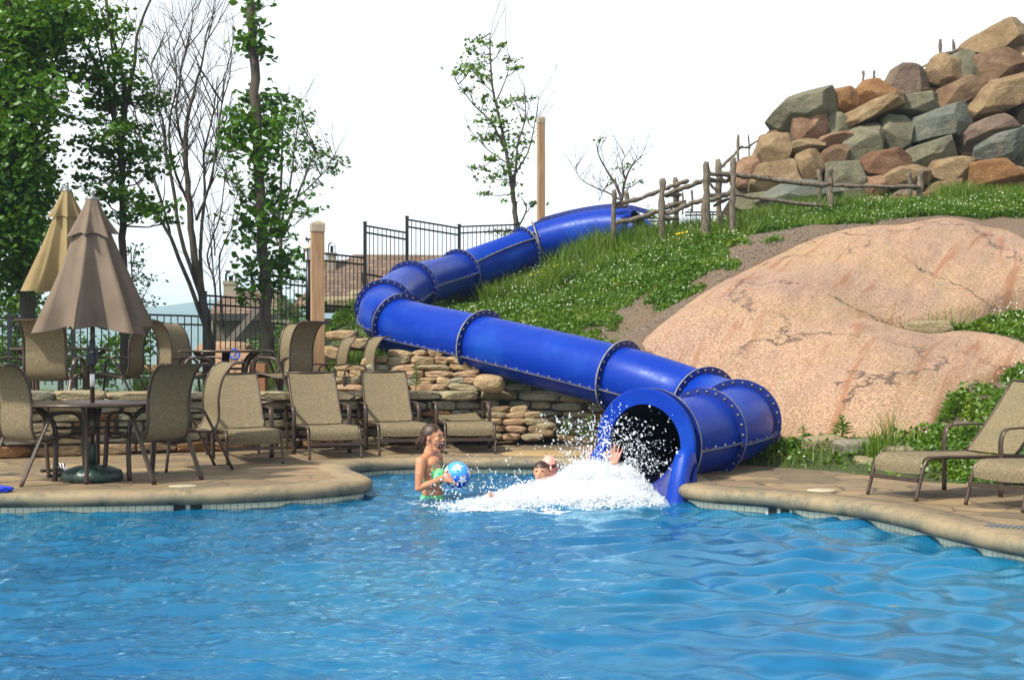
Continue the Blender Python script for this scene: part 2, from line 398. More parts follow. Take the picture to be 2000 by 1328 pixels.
# ---------------------------------------------------------------- water
WZ = -.17
m, nt, bs, N = nm('pool_water'); nt.nodes.remove(bs)
d = N('ShaderNodeBsdfDiffuse'); t = N('ShaderNodeBsdfTransparent'); g = N('ShaderNodeBsdfGlossy'); g.inputs['Roughness'].default_value = .01
g.inputs['Color'].default_value = (.62, .90, 1.0, 1)
nt.links.new(ramp(nt, [(.35, (.004, .10, .25)), (.65, (.012, .165, .315))], noise_tex(nt, .35, 3)), d.inputs[0])
t.inputs[0].default_value = (.22, .66, .92, 1)
fr = N('ShaderNodeFresnel'); fr.inputs[0].default_value = 1.46
bp = N('ShaderNodeBump'); bp.inputs['Strength'].default_value = .5; bp.inputs['Distance'].default_value = .015
geo = N('ShaderNodeNewGeometry'); sx = N('ShaderNodeSeparateXYZ'); nt.links.new(geo.outputs['Position'], sx.inputs[0]); mr = N('ShaderNodeMapRange'); nt.links.new(sx.outputs[0], mr.inputs[0])
mr.inputs[1].default_value = -.2; mr.inputs[2].default_value = 1.6; mr.inputs[3].default_value = .55; mr.inputs[4].default_value = .12; nt.links.new(mr.outputs[0], bp.inputs['Strength'])
nt.links.new(noise_tex(nt, 17, 4, .7, stretch=(.7, 1.6, 1)), bp.inputs['Height'])
for k in (d, g, fr): nt.links.new(bp.outputs[0], k.inputs['Normal'])
x = N('ShaderNodeMixShader'); x.inputs[0].default_value = .42; nt.links.new(d.outputs[0], x.inputs[1]); nt.links.new(t.outputs[0], x.inputs[2])
y = N('ShaderNodeMixShader'); nt.links.new(fr.outputs[0], y.inputs[0]); nt.links.new(x.outputs[0], y.inputs[1]); nt.links.new(g.outputs[0], y.inputs[2])
nt.links.new(y.outputs[0], nt.nodes['Material Output'].inputs[0]); MAT['water'] = m
def wave(x, y):
    """height of the pool surface: calm swell at right, chop at left and round the splash"""
    h = np.zeros_like(x); r_ = np.random.default_rng(3)
    calm = 1/(1+np.exp(-(x-0.2+ (y-9)*.05)*1.6))
    wx = x + .10*np.sin(2.1*y+1.3*x) ; wy = y + .08*np.sin(1.7*x-2.3*y)
    for i in range(46):
        lam = .15*(1.065**i) if i < 20 else r_.uniform(.2, .62)
        th = r_.normal(math.pi/2, .62); k = 2*math.pi/lam; a = .0021*(lam/.4)**1.1*(.8+1.25*calm)
        ph = r_.uniform(0, 6.28)
        h += a*np.sin(k*(wx*math.cos(th)+wy*math.sin(th))+ph)*(1 if lam > .27 else (1.25-.95*calm))
    ch = fbm(x*6.0, y*9.0, 4, 5)-.5
    h += (.10+1-calm)*.034*ch + (.1+1-calm)*.024*(fbm(x*13, y*20, 3, 15)-.5) + .010*(fbm(x*2.4, y*4.2, 2, 11)-.5)
    rr = np.hypot(x-.25, (y-12.9)); h += .07*np.exp(-(rr/1.5)**2)*(fbm(x*5, y*6, 4, 8)-.45)
    rw = np.hypot(x+.72, y-12.9); h += .006*np.sin(rw*28)*np.exp(-rw*1.6)
    return h
ys = [2.6]
while ys[-1] < 15.75: ys.append(ys[-1] + max(.018, min(.05, ys[-1]**2*.00048)))
xs = np.arange(-7.7, 5.2, .03); X, Y = np.meshgrid(xs, np.array(ys)); Z = WZ + wave(X, Y)*.9
V = np.stack([X.ravel(), Y.ravel(), Z.ravel()], 1); nx = len(xs); ny = len(ys)
I = np.arange(nx*ny).reshape(ny, nx); F = np.stack([I[:-1, :-1].ravel(), I[:-1, 1:].ravel(), I[1:, 1:].ravel(), I[1:, :-1].ravel()], 1)
# keep only quads inside the basin
hp = offset_loop(loop, .035)
def inside_np(x, y, poly):
    c = np.zeros(x.shape, bool); j = len(poly)-1
    for i in range(len(poly)):
        x1, y1 = poly[i]; x2, y2 = poly[j]
        if y1 != y2:
            cond = ((y1 > y) != (y2 > y)) & (x < (x2-x1)*(y-y1)/(y2-y1)+x1); c ^= cond
        j = i
    return c
hp2 = offset_loop(loop, .16)
keep = inside_np(V[F[:, 0], 0], V[F[:, 0], 1], hp2)
F = F[keep]
o = npmesh('pool_water', V, F, MAT['water'], smooth=True); tag(o, kind='structure')
# ================================================================ terrain by thin-plate spline
def tps(pts):
    p = np.array(pts, float); n = len(p); xy = p[:, :2]; z = p[:, 2]
    d = np.linalg.norm(xy[:, None]-xy[None], axis=2); K = np.where(d > 0, d**2*np.log(d+1e-12), 0) + np.eye(n)*.02
    A = np.zeros((n+3, n+3)); A[:n, :n] = K; A[:n, n] = 1; A[:n, n+1:] = xy; A[n, :n] = 1; A[n+1:, :n] = xy.T
    w = np.linalg.solve(A, np.concatenate([z, [0, 0, 0]]))
    def f(x, y):
        x = np.asarray(x, float); y = np.asarray(y, float); out = w[n]+w[n+1]*x+w[n+2]*y
        for i in range(n):
            dd = np.hypot(x-xy[i, 0], y-xy[i, 1]); out = out + w[i]*np.where(dd > 0, dd**2*np.log(dd+1e-12), 0)
        return out
    return f
pp = lambda px, py, Y: tuple(P(px, py, Y))
def xyz(px, Y, z): return ((px-1000)*Y/FPX, Y, z)
rim = [pp(1252,669,18.5), pp(1305,622,19.3), pp(1362,579,20), pp(1415,548,20.8), pp(1475,519,21.5), pp(1525,495,22.1), pp(1569,474,22.7), pp(1615,458,23.1), pp(1662,451,23.3), pp(1700,449,23.5),
       pp(1737,444,23.6), pp(1800,431,23.9), pp(1854,425,24), pp(1890,431,23.9), pp(1917,442,23.8), pp(1962,447,23.6), pp(2010,468,23), pp(2090,485,22.4), (10.2,21.4,2.55),
       (9.6,20.9,2.2), pp(2000,600,20.5), pp(1935,618,20.0), pp(1880,640,19.6), pp(1770,657,19.2), pp(1700,665,18.9),pp(1800,655,18.75), pp(1865,645,18.6), pp(1944,652,18.1), pp(2010,672,17.5), pp(2040,700,17.0), pp(1975,715,16.8), pp(1905,745,16.2), pp(1870,770,15.8),
       pp(1840,792,15.3), pp(1825,825,14.9), pp(1795,848,14.5), pp(1750,852,14.5), pp(1700,852,14.7), pp(1620,856,15.0), pp(1560,860,15.2), pp(1530,850,15.8), pp(1450,790,16.7), pp(1370,735,17.3), pp(1300,700,17.9)]
inner = [(2.6,18.6,1.62),(4.3,19.6,2.15),(5.5,21.5,2.72),(7.6,22.0,2.72),(4.1,17.2,1.34),(3.6,15.9,.74),(5.0,17.2,1.22),(6.0,20.2,2.08),(6.6,22.9,3.22),(3.4,20.4,2.22)]
deckb = [(2.68,14.46),(3.39,13.7),(3.63,13.0),(4.2,12.65),(5.2,12.3),(7,12.0),(9,12.0)]
gp = list(rim)
for (x_, y_) in deckb: gp += [(x_-.25, y_-.6, -.12), (x_+.15, y_+.35, .12)]
gp += [(-7,12,-.4),(-4,12,-.4),(-2,13.2,-.4),(0,15.5,-.4),(1.5,12,-.4),(1.9,13.6,-.2),(3,11.5,-.4),(5,10,-.5),(9,9,-.5),(2.2,15.0,-.02),(2.3,16.2,.12),(1.2,16.4,-.02),(.9,17.0,-.01),(1.32,17.6,.32)]
# in front of / behind the garden wall
gp += [(-6.3,14.5,-.3),(-4.6,15.0,-.3),(-3.0,15.7,-.3),(-1.5,16.5,-.3),(-.2,17.0,-.3),(.6,17.2,-.2)]
gp += [(-6,16.6,.40),(-4,17.1,.40),(-2.5,17.6,.42),(-1.2,18.3,.50),(-.2,18.9,.72),(.7,18.6,.62),(1.1,18.3,.6)]
gp += [(-6,19,.40),(-4,19.5,.40),(-2.6,19.3,.45),(-1.8,19.6,.7),(-1.6,20.4,1.0),(-2.0,21.5,1.3),(-2.9,20.9,.75),(-3.2,22.5,.95),(-4.2,22.0,.45),(-6,22.3,.42),(-8.5,22.3,.3),(-9,17,.35)]
gp += [xyz(620,27,1.55), xyz(560,26.5,1.2), xyz(660,28,1.9), xyz(713,29,2.05), xyz(800,29.3,2.5), xyz(900,29.5,2.95), xyz(1010,30,3.15), (-2.6,24,1.6),(-1.75,24,1.82),(-1.0,26.4,2.2),(.3,27.2,2.7),(.6,27.6,3.0),(1.6,28.3,3.2)]
gp += [xyz(400,25,-.1), xyz(480,25.5,.4), xyz(250,24.5,-.6), xyz(50,24,-1.0), (-12,24,-1.5), (-9,30,-3), (-6,30,-1.2), (-14,34,-5), (-3,34,.2), (1,34,1.2), (5,36,1.8)]
gp += [pp(900,603,26), pp(990,551,26.8), pp(1090,512,27), pp(1200,486,26.5), pp(1293,472,25.8), pp(1380,460,25.3), pp(1432,457,25), pp(1620,412,26), pp(1795,395,26.5), pp(1900,388,27), pp(2000,382,27), (11.5,26.5,4.1), (13,22,3.4), (13,17,2)]
gp += [pp(1250,540,23.2), pp(1400,478,24.3), pp(1150,652,20.4), pp(1000,622,22.3), pp(1100,600,22.6), pp(1700,430,24.6), pp(1900,412,25), (1.9,20.2,1.55), (3.1,22.6,2.62), (2.3,24.2,2.72), (.6,24.6,2.2)]
gp += [pp(1880,660,18.9), pp(1920,764,16.3), pp(1990,700,17.3), pp(1870,832,14.8), pp(1980,800,14.6), (7.5,15,.9), (7.5,18,1.5), (8.5,20,2.0), (3.2,30,2.9), (6,31,3.2), (10,31,3.3), (1.6,30,2.6), (8.3,28.6,4.0), (5.5,28.4,3.75)]
ground_f = tps(gp); rock_f = tps([p for i, p in enumerate(rim) if not 20 <= i <= 24] + inner)
RIM = np.array([(p[0], p[1]) for p in rim])
rl = np.array(spline([tuple(p) for p in RIM] + [tuple(RIM[0])], 3))[:-1]
def sdist(x, y, poly):
    d = np.full(x.shape, 1e9); n = len(poly)
    for i in range(n):
        a = poly[i]; b = poly[(i+1) % n]; ab = b-a; L = max(ab.dot(ab), 1e-9)
        t = np.clip(((x-a[0])*ab[0]+(y-a[1])*ab[1])/L, 0, 1); d = np.minimum(d, np.hypot(x-a[0]-ab[0]*t, y-a[1]-ab[1]*t))
    return np.where(inside_np(x, y, poly), d, -d)
def ground_z(x, y):
    x = np.asarray(x, float); y = np.asarray(y, float)
    z = ground_f(x, y); s = sdist(x, y, rl)
    z = z - np.clip(s*1.3, 0, .45)*(s > 0)
    z = z + .05*(fbm(x*1.6, y*1.6, 4, 2)-.5)*np.clip((z-.02)*6, 0, 1)
    ly = np.interp(x, [-12, -6.04, 0, 1.24, 1.5, 2.2], [12, 15.11, 18.3, 17.6, 15.5, 10])
    z = np.where(y < ly+.22, np.minimum(z, -.2), z)
    far = np.clip((y-33)/18, 0, 1); z = z*(1-far) + (-9)*far
    left = np.clip((-9.5-x)/5, 0, 1); z = np.minimum(z, z*(1-left) + (-3)*left)
    return z
def rock_z(x, y):
    s = sdist(x, y, rl); z = rock_f(x, y)
    diag = x*.90 - y*.43; al = x*.43 + y*.90
    z = z + .055*np.clip(s/.35, 0, 1)*1.0
    k = np.clip(s/.5, 0, 1)
    z = z + k*(.20*(fbm(diag*1.3, al*.35, 5, 21)-.5) + .05*(np.abs(fbm(diag*2.6, al*.8, 4, 31)-.5)*2)**.6)
    z = np.where(s < 0, z + s*2.6, z)
    return z
_rc = np.random.default_rng(17); CLX = []; CLY = []; CLR = []
for _k in range(150):
    _i = _rc.integers(0, 36); _d = _rc.uniform(.15, 2.6); _a = rl[_i]; _b = rl[_i+1]; _t = _b-_a; _t = _t/max(1e-6, np.linalg.norm(_t)); CLX.append(_a[0]-_t[1]*_d); CLY.append(_a[1]+_t[0]*_d); CLR.append(_rc.uniform(.07, .26))
def grassy(x, y):
    x = np.asarray(x, float); y = np.asarray(y, float)
    """0..1 how much ground cover grows here"""
    s = -sdist(np.asarray(x, float), np.asarray(y, float), rl)
    n = fbm(np.asarray(x)*2.1, np.asarray(y)*1.3, 4, 40); n2 = fbm(np.asarray(x)*.55, np.asarray(y)*.5, 2, 44)
    base = np.clip((s-.05)/2.4, 0, 1)*.90
    up = np.clip((np.asarray(y)-24.1-np.clip((5.2-np.asarray(x))*.16, 0, 1))*2.2, 0, 1)
    base = np.maximum(base, up*1.3)
    right = (np.asarray(x) > 4.1) & (np.asarray(y) < 20.6); base = np.where(right, .64, base)
    low = np.clip((15-np.asarray(y))*1, 0, 1)*(np.asarray(x) > 3); base = np.maximum(base, low*.8)
    cl = np.zeros_like(n)
    for i in range(len(CLX)):
        cl = np.maximum(cl, np.clip(1.35-np.hypot((x-CLX[i])/CLR[i], (y-CLY[i])/(CLR[i]*1.3))*(.7+.9*n), 0, 1))
    return np.clip(cl*(s > .02) + (n + (base-.5)*.75 + (n2-.5)*.5 - .435)*9, 0, 1)
def grid_mesh(name, x0, x1, y0, y1, dx, f, mat, cull=None):
    xs = np.arange(x0, x1+dx, dx); ys = np.arange(y0, y1+dx, dx); X, Y = np.meshgrid(xs, ys); Z = f(X.ravel(), Y.ravel())
    V = np.stack([X.ravel(), Y.ravel(), Z], 1); nx = len(xs); ny = len(ys); I = np.arange(nx*ny).reshape(ny, nx)
    F = np.stack([I[:-1, :-1].ravel(), I[:-1, 1:].ravel(), I[1:, 1:].ravel(), I[1:, :-1].ravel()], 1)
    if cull is not None: F = F[~cull(V[F].mean(1))]
    return npmesh(name, V, F, mat, smooth=True), V
m, nt, bs, N = nm('hillside_soil')
at = N('ShaderNodeAttribute'); at.attribute_name = 'grass'; mu = N('ShaderNodeAttribute'); mu.attribute_name = 'mulch'
a = noise_tex(nt, 38, 6, .8); b = noise_tex(nt, 2.0, 5, .6)
dirt = ramp(nt, [(.28, (.04, .028, .017)), (.45, (.115, .080, .052)), (.6, (.19, .145, .105)), (.72, (.32, .28, .23))], a)
dirt = mixc(nt, ramp(nt, [(.4, (0, 0, 0)), (.6, (.7, .7, .7))], b), dirt, (.15, .092, .052))
dirt = mixc(nt, mu.outputs['Fac'], dirt, ramp(nt, [(.3, (.012, .007, .005)), (.6, (.05, .028, .018)), (.75, (.12, .07, .04))], a))
grn = ramp(nt, [(.3, (.016, .035, .004)), (.6, (.035, .07, .005)), (.8, (.07, .10, .015))], a)
nt.links.new(mixc(nt, at.outputs['Fac'], dirt, grn), bs.inputs['Base Color']); bs.inputs['Roughness'].default_value = .95
bump(nt, bs, a, .9, .03); MAT['soil'] = m
o, V = grid_mesh('hillside_ground', -14, 15, 10.5, 52, .11, ground_z, MAT['soil'], cull=lambda c: c[:, 2] < -.35 if False else ((c[:, 1] < 17.5) & (c[:, 2] < -.1)))
V_ = V
gat = o.data.attributes.new('grass', 'FLOAT', 'POINT'); mat_ = o.data.attributes.new('mulch', 'FLOAT', 'POINT')
gat.data.foreach_set('value', (grassy(V[:, 0], V[:, 1])*.85).astype('f'))
ml = np.clip(1.3-np.hypot((V[:, 0]+3.1)/1.1, (V[:, 1]-23.0)/3.0), 0, 1)*1.8
ml = np.maximum(ml, ((V[:, 0] < -3) & (V[:, 1] < 22.6)).astype(float)*np.clip((V[:, 1]-19.5), 0, 1)*.6)
mat_.data.foreach_set('value', np.clip(ml, 0, 1).astype('f')); tag(o, kind='structure')
MAT['far_ground'] = simple('far_valley', (.03, .06, .02), .95, 0, (.06, .10, .035), .02)
o = npmesh('valley_ground', [(-6000, 30, -9.5), (6000, 30, -9.5), (6000, 9000, -9.5), (-6000, 9000, -9.5)], [(0, 1, 2, 3)], MAT['far_ground']); tag(o, kind='structure')
o = npmesh('near_ground', [(-60, -60, -1.6), (60, -60, -1.6), (60, 14, -1.6), (-60, 14, -1.6)], [(0, 1, 2, 3)], MAT['far_ground']); tag(o, kind='structure')
# distant hills
def hill_rows():
    xs = np.linspace(-1500, 700, 120); rows = []
    pr = lambda x: 66 + 12*np.exp(-((x+375)/70)**2) + 8*np.exp(-((x+290)/50)**2) + 5*np.sin(x/90) + 3*np.sin(x/37+1) - 20*np.clip((x+100)/600, 0, 1)
    for t in np.linspace(0, 1, 16):
        rows.append([Vector((x, 1500+500*(t-.0)+120*fbm(x/160, t*3, 3, 3), -9.6 + (pr(x)+9.6)*math.sin(t*math.pi/2)**1.3 + (1-t)*12*(fbm(x/60, t*6, 3, 9)-.5))) for x in xs])
    return rows
MAT['forest'] = simple('forested_hill', (.012, .04, .02), .95, 0, (.03, .075, .03), .03, detail=8)
h = MB(); h.grid(hill_rows()); o = h.build('distant_hills', MAT['forest']); tag(o, kind='structure')
# ---------------------------------------------------------------- granite outcrop
m, nt, bs, N = nm('pink_granite')
tc = N('ShaderNodeTexCoord')
big = noise_tex(nt, .45, 5, .6); sp = noise_tex(nt, 34, 6, .85); mid = noise_tex(nt, 2.2, 7, .7)
c = ramp(nt, [(.36, (.45, .305, .16)), (.5, (.44, .29, .185)), (.64, (.38, .25, .185))], big)
c = mixc(nt, ramp(nt, [(.40, (1, 1, 1)), (.56, (0, 0, 0))], sp), c, (.13, .07, .04))
c = mixc(nt, ramp(nt, [(.60, (0, 0, 0)), (.70, (.6, .6, .6))], sp), c, (.50, .38, .27))
c = mixc(nt, ramp(nt, [(.5, (0, 0, 0)), (.72, (.5, .5, .5))], mid), c, (.22, .14, .09))
# rust streaks running down the dome, and grey-green lichen bands
mp = N('ShaderNodeMapping'); mp.vector_type = 'TEXTURE'; mp.inputs['Rotation'].default_value = (0, 0, R(-27)); mp.inputs['Scale'].default_value = (.22, 2.4, 2.4)
nt.links.new(tc.outputs['Object'], mp.inputs[0]); st = N('ShaderNodeTexNoise'); st.inputs['Scale'].default_value = 1.2; st.inputs['Detail'].default_value = 6; st.inputs['Distortion'].default_value = .6
nt.links.new(mp.outputs[0], st.inputs[0])
c = mixc(nt, ramp(nt, [(.56, (0, 0, 0)), (.66, (.7, .7, .7))], st.outputs[0]), c, (.23, .095, .04))
c = mixc(nt, ramp(nt, [(.0, (.0, .0, .0)), (.33, (.0, 0, 0)), (.34, (.35, .35, .35)), (.37, (0, 0, 0))], st.outputs[0]), c, (.20, .215, .145))
cr = N('ShaderNodeTexVoronoi'); cr.feature = 'DISTANCE_TO_EDGE'; cr.inputs['Scale'].default_value = .42
wv = N('ShaderNodeTexNoise'); wv.inputs['Scale'].default_value = .9; wv.inputs['Detail'].default_value = 7; wv.inputs['Roughness'].default_value = .65; ad = N('ShaderNodeVectorMath'); ad.operation = 'MULTIPLY_ADD'; ad.inputs[1].default_value = (2.2, 2.2, 2.2)
nt.links.new(tc.outputs['Object'], wv.inputs[0]); nt.links.new(wv.outputs['Color'], ad.inputs[0]); nt.links.new(tc.outputs['Object'], ad.inputs[2]); nt.links.new(ad.outputs[0], cr.inputs[0])
ck = ramp(nt, [(0, (1, 1, 1)), (.022, (0, 0, 0))], cr.outputs[0])
ck = mixc(nt, 1.0, ck, ramp(nt, [(.40, (0, 0, 0)), (.50, (1, 1, 1))], noise_tex(nt, .8, 4)), 'MULTIPLY')
c = mixc(nt, ck, c, (.05, .032, .022)); nt.links.new(c, bs.inputs['Base Color']); bs.inputs['Roughness'].default_value = .85
b1 = bump(nt, bs, sp, .7, .02); b2 = N('ShaderNodeBump'); b2.inputs['Strength'].default_value = .6; b2.inputs['Distance'].default_value = .12
nt.links.new(mixc(nt, .4, mid, st.outputs[0]), b2.inputs['Height']); nt.links.new(b2.outputs[0], b1.inputs['Normal'])
MAT['granite'] = m
o, V = grid_mesh('granite_outcrop', 1.3, 11.2, 14.0, 24.8, .07, rock_z, MAT['granite'], cull=lambda c: sdist(c[:, 0], c[:, 1], rl) < -.3)
tag(o, 'huge smooth pink granite outcrop beside the blue tube slide', 'rock')
# ================================================================ water slide
slide = empty('water_slide', tuple(P(1262, 885, 13.0)), label='blue fibreglass tube water slide winding down the grassy bank into the pool', cat='water slide')
RT = .385; RF = .465
nodes = [ (0,)+tuple(P(1262,868,12.95)), (1,)+tuple(P(1374,847,13.9)), (2,)+tuple(P(1441,824,14.9)), (3,)+tuple(P(1376,792,16.2)), (4,)+tuple(P(1211,737,17.0)),
          (5,)+tuple(P(942,672,18.7)), (6,)+tuple(P(783,635,20.1)), (7,)+tuple(P(752,604,21.2)), (8,)+tuple(P(803,562,23.6)), (9,)+tuple(P(897,534,26.2)),
          (10,)+tuple(P(1027,487,27.2)), (11,)+tuple(P(1052,476,27.3)), (12,)+tuple(P(1130,457,27.2)), (13,)+tuple(P(1205,449,26.9)), (14,)+tuple(P(1262,462,26.6)) ]
pts = [n[1:] for n in nodes]
NS = 14; cl = [Vector(p) for p in spline(pts, NS)]
def tan_at(i): return (cl[min(i+1, len(cl)-1)]-cl[max(i-1, 0)]).normalized()
def ring_frame(i):
    d = tan_at(i); u = Vector((0, 0, 1)) - d*d.z; u.normalize(); w = d.cross(u).normalized(); return u, w, d      # u up, w sideways
def ring_pt(i, ang, r, along=0):
    u, w, d = ring_frame(i); return cl[i] + d*along + u*(r*math.cos(ang)) + w*(r*math.sin(ang))
# seam angle per section (from the crown, on the side that faces the pool)
seam = {0: 100, 1: 104, 2: 105, 3: 108, 4: 112, 5: 112, 6: 104, 7: 100, 8: 90, 9: 63, 10: 62}
bolt_me = None
def bolt_mesh():
    b = MB(); b.lathe([(.014, 0), (.014, .004), (.010, .005), (.010, .012), (.006, .016), (0, .017)], 8); return b.mesh('bolt', MAT['chrome'])
bolt_me = bolt_mesh()
def put_bolt(parent, p, nrm):
    o = bpy.data.objects.new('bolt', bolt_me); link(o, parent); off = OFF[parent.name]
    o.location = p - off; o.rotation_mode = 'QUATERNION'; o.rotation_quaternion = nrm.to_track_quat('Z', 'Y'); OFF[o.name] = off
def section(a, b, side_sign, NA=40):
    mbx = MB(); i0, i1 = a*NS, b*NS
    for r_, mi in ((RT, 0), (RT-.014, 1)):
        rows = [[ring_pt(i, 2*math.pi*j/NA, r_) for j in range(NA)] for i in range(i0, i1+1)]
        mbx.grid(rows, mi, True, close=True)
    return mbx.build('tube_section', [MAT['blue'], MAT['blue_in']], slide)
# which side of the tangent frame faces the camera
def cam_side(i):
    u, w, d = ring_frame(i); v = (cam.location - cl[i]); return 1 if v.dot(w) > 0 else -1
def seam_flange(a, b, ang_deg, both=True):
    i0, i1 = a*NS, b*NS; res = None
    sg = cam_side((i0+i1)//2)
    for q, s in enumerate((sg, -sg) if both else (sg,)):
        an = R(ang_deg if s == sg else 180-(ang_deg-0) if ang_deg != 0 else 0)*s; m_ = MB(); da = .018
        for (r0, r1, mi) in ((RT-.01, RT+.052, 0),):
            ring = []
            for i in range(i0, i1+1):
                ring.append([ring_pt(i, an-da*.9*s, r0), ring_pt(i, an-da*.9*s, r1), ring_pt(i, an+da*.9*s, r1), ring_pt(i, an+da*.9*s, r0)])
            for k in range(3):
                m_.grid([[rw[k], rw[k+1]] for rw in ring], 1 if k == 1 else 0, False)
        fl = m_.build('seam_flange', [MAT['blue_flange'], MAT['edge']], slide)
        if q == 0:
            L = sum((cl[i+1]-cl[i]).length for i in range(i0, i1)); nb = max(2, int(L/.17)); acc = 0; nxt = L/nb*.5
            for i in range(i0, i1):
                sl = (cl[i+1]-cl[i]).length
                while nxt < acc+sl and nxt < L-.02:
                    p = ring_pt(i, an-da*1.0*s, RT+.026)
                    pn = ring_pt(i, an-(da+.05)*s, RT+.026)
                    put_bolt(fl, p, (pn-p).normalized()); nxt += L/nb
                acc += sl
def flange(k, r_out=RF, r_in=RT-.002, along=0, thick=.022, nb=26, name='ring_flange'):
    i = k*NS; m_ = MB(); n = 56; q = []
    for (r_, al) in ((r_in, -thick/2), (r_out, -thick/2), (r_out, thick/2), (r_in, thick/2)):
        q.append([ring_pt(i, 2*math.pi*j/n, r_, along+al) for j in range(n)])
    m_.grid([q[0], q[1]], 0, False, True); m_.grid([q[1], q[2]], 1, True, True); m_.grid([q[2], q[3]], 0, False, True)
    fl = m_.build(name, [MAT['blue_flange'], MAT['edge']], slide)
    u, w, d = ring_frame(i)
    s = 1 if (cam.location-cl[i]).dot(d) > 0 else -1
    for j in range(nb):
        a = 2*math.pi*(j+.5)/nb; put_bolt(fl, ring_pt(i, a, (RT+RF)/2+.004, along+s*thick/2), d*s)
    return fl
for k in range(0, 11):
    section(k, k+1, 1)
    seam_flange(k, k+1, seam[k])
for k in range(1, 12): flange(k)
# upper open section: deep half-hood with a ridge flange along its crown, cut on a slant
mbx = MB(); NA = 40; i0, i1 = 11*NS, 14*NS
rows_o = []; rows_i = []
for i in range(i0, i1+1):
    t = (i-i0)/(i1-i0); rr = RT*(1+.10*math.sin(t*math.pi*.8)) ; ro = []; ri = []
    for j in range(NA):
        a = 2*math.pi*j/NA; sl = .55*(max(0, t-.66)/.34)*(-(math.cos(a))*.7)
        ro.append(ring_pt(i, a, rr, sl)); ri.append(ring_pt(i, a, rr-.014, sl))
    rows_o.append(ro); rows_i.append(ri)
mbx.grid(rows_o, 0, True, True); mbx.grid(rows_i, 1, True, True)
mbx.build('entry_section', [MAT['blue'], MAT['blue_in']], slide)
m_ = MB(); rg = []
for i in range(i0, i1-3):
    t = (i-i0)/(i1-i0); rr = RT*(1+.10*math.sin(t*math.pi*.8)); aa = -cam_side(i)*.06
    rg.append([ring_pt(i, aa, rr-.01), ring_pt(i, aa, rr+.085*min(1, t*6+.3)), ring_pt(i, aa+.03, rr+.085*min(1, t*6+.3)), ring_pt(i, aa+.03, rr-.01)])
for k in range(3): m_.grid([[r_[k], r_[k+1]] for r_ in rg], 0, False)
fl = m_.build('ridge_flange', [MAT['blue_flange']], slide)
for i in range(i0+1, i1-4, 2):
    t = (i-i0)/(i1-i0); rr = RT*(1+.10*math.sin(t*math.pi*.8)); p = ring_pt(i, -cam_side(i)*.06, rr+.035); u, w, d = ring_frame(i)
    put_bolt(fl, p+w*cam_side(i)*.006, w*cam_side(i))
# entry wedge: side skirt that runs down into the grass behind the rail fence
m_ = MB(); A = cl[13*NS]; top = [P(1212,405,27.2), P(1240,412,27.2), P(1290,452,27.0), P(1284,478,26.8), P(1225,500,26.6), P(1205,470,26.7)]
cen = sum(top, Vector())/len(top); bk = Vector((.10, .35, .0))
m_.prism(top, Vector((0, 0, 0)), bk); m_.build('entry_skirt', [MAT['blue']], slide)
# exit: broad lip flange, double ring, and the runout trough with flared side walls
i = 0; n = 64; m_ = MB(); RO = .53
q = [[ring_pt(0, 2*math.pi*j/n, r_, al) for j in range(n)] for r_, al in ((RT-.004, -.03), (RO-.01, -.03), (RO, -.02), (RO, .0), (RT-.004, .0))]
m_.grid([q[0], q[1]], 0, False, True); m_.grid([q[1], q[2], q[3]], 0, True, True); m_.grid([q[3], q[4]], 0, False, True); m_.grid([q[2], [p+tan_at(0)*.004 for p in q[2]]], 1, True, True)
m_.build('exit_lip', [MAT['blue'], MAT['edge']], slide)
m_ = MB(); q = [[ring_pt(0, 2*math.pi*j/n, r_, al) for j in range(n)] for r_, al in ((RT, .10), (RO-.005, .10), (RO-.005, .122), (RT, .122))]
m_.grid([q[0], q[1]], 0, False, True); m_.grid([q[1], q[2]], 1, True, True); m_.grid([q[2], q[3]], 0, False, True)
ef = m_.build('ring_flange', [MAT['blue_flange'], MAT['edge']], slide)
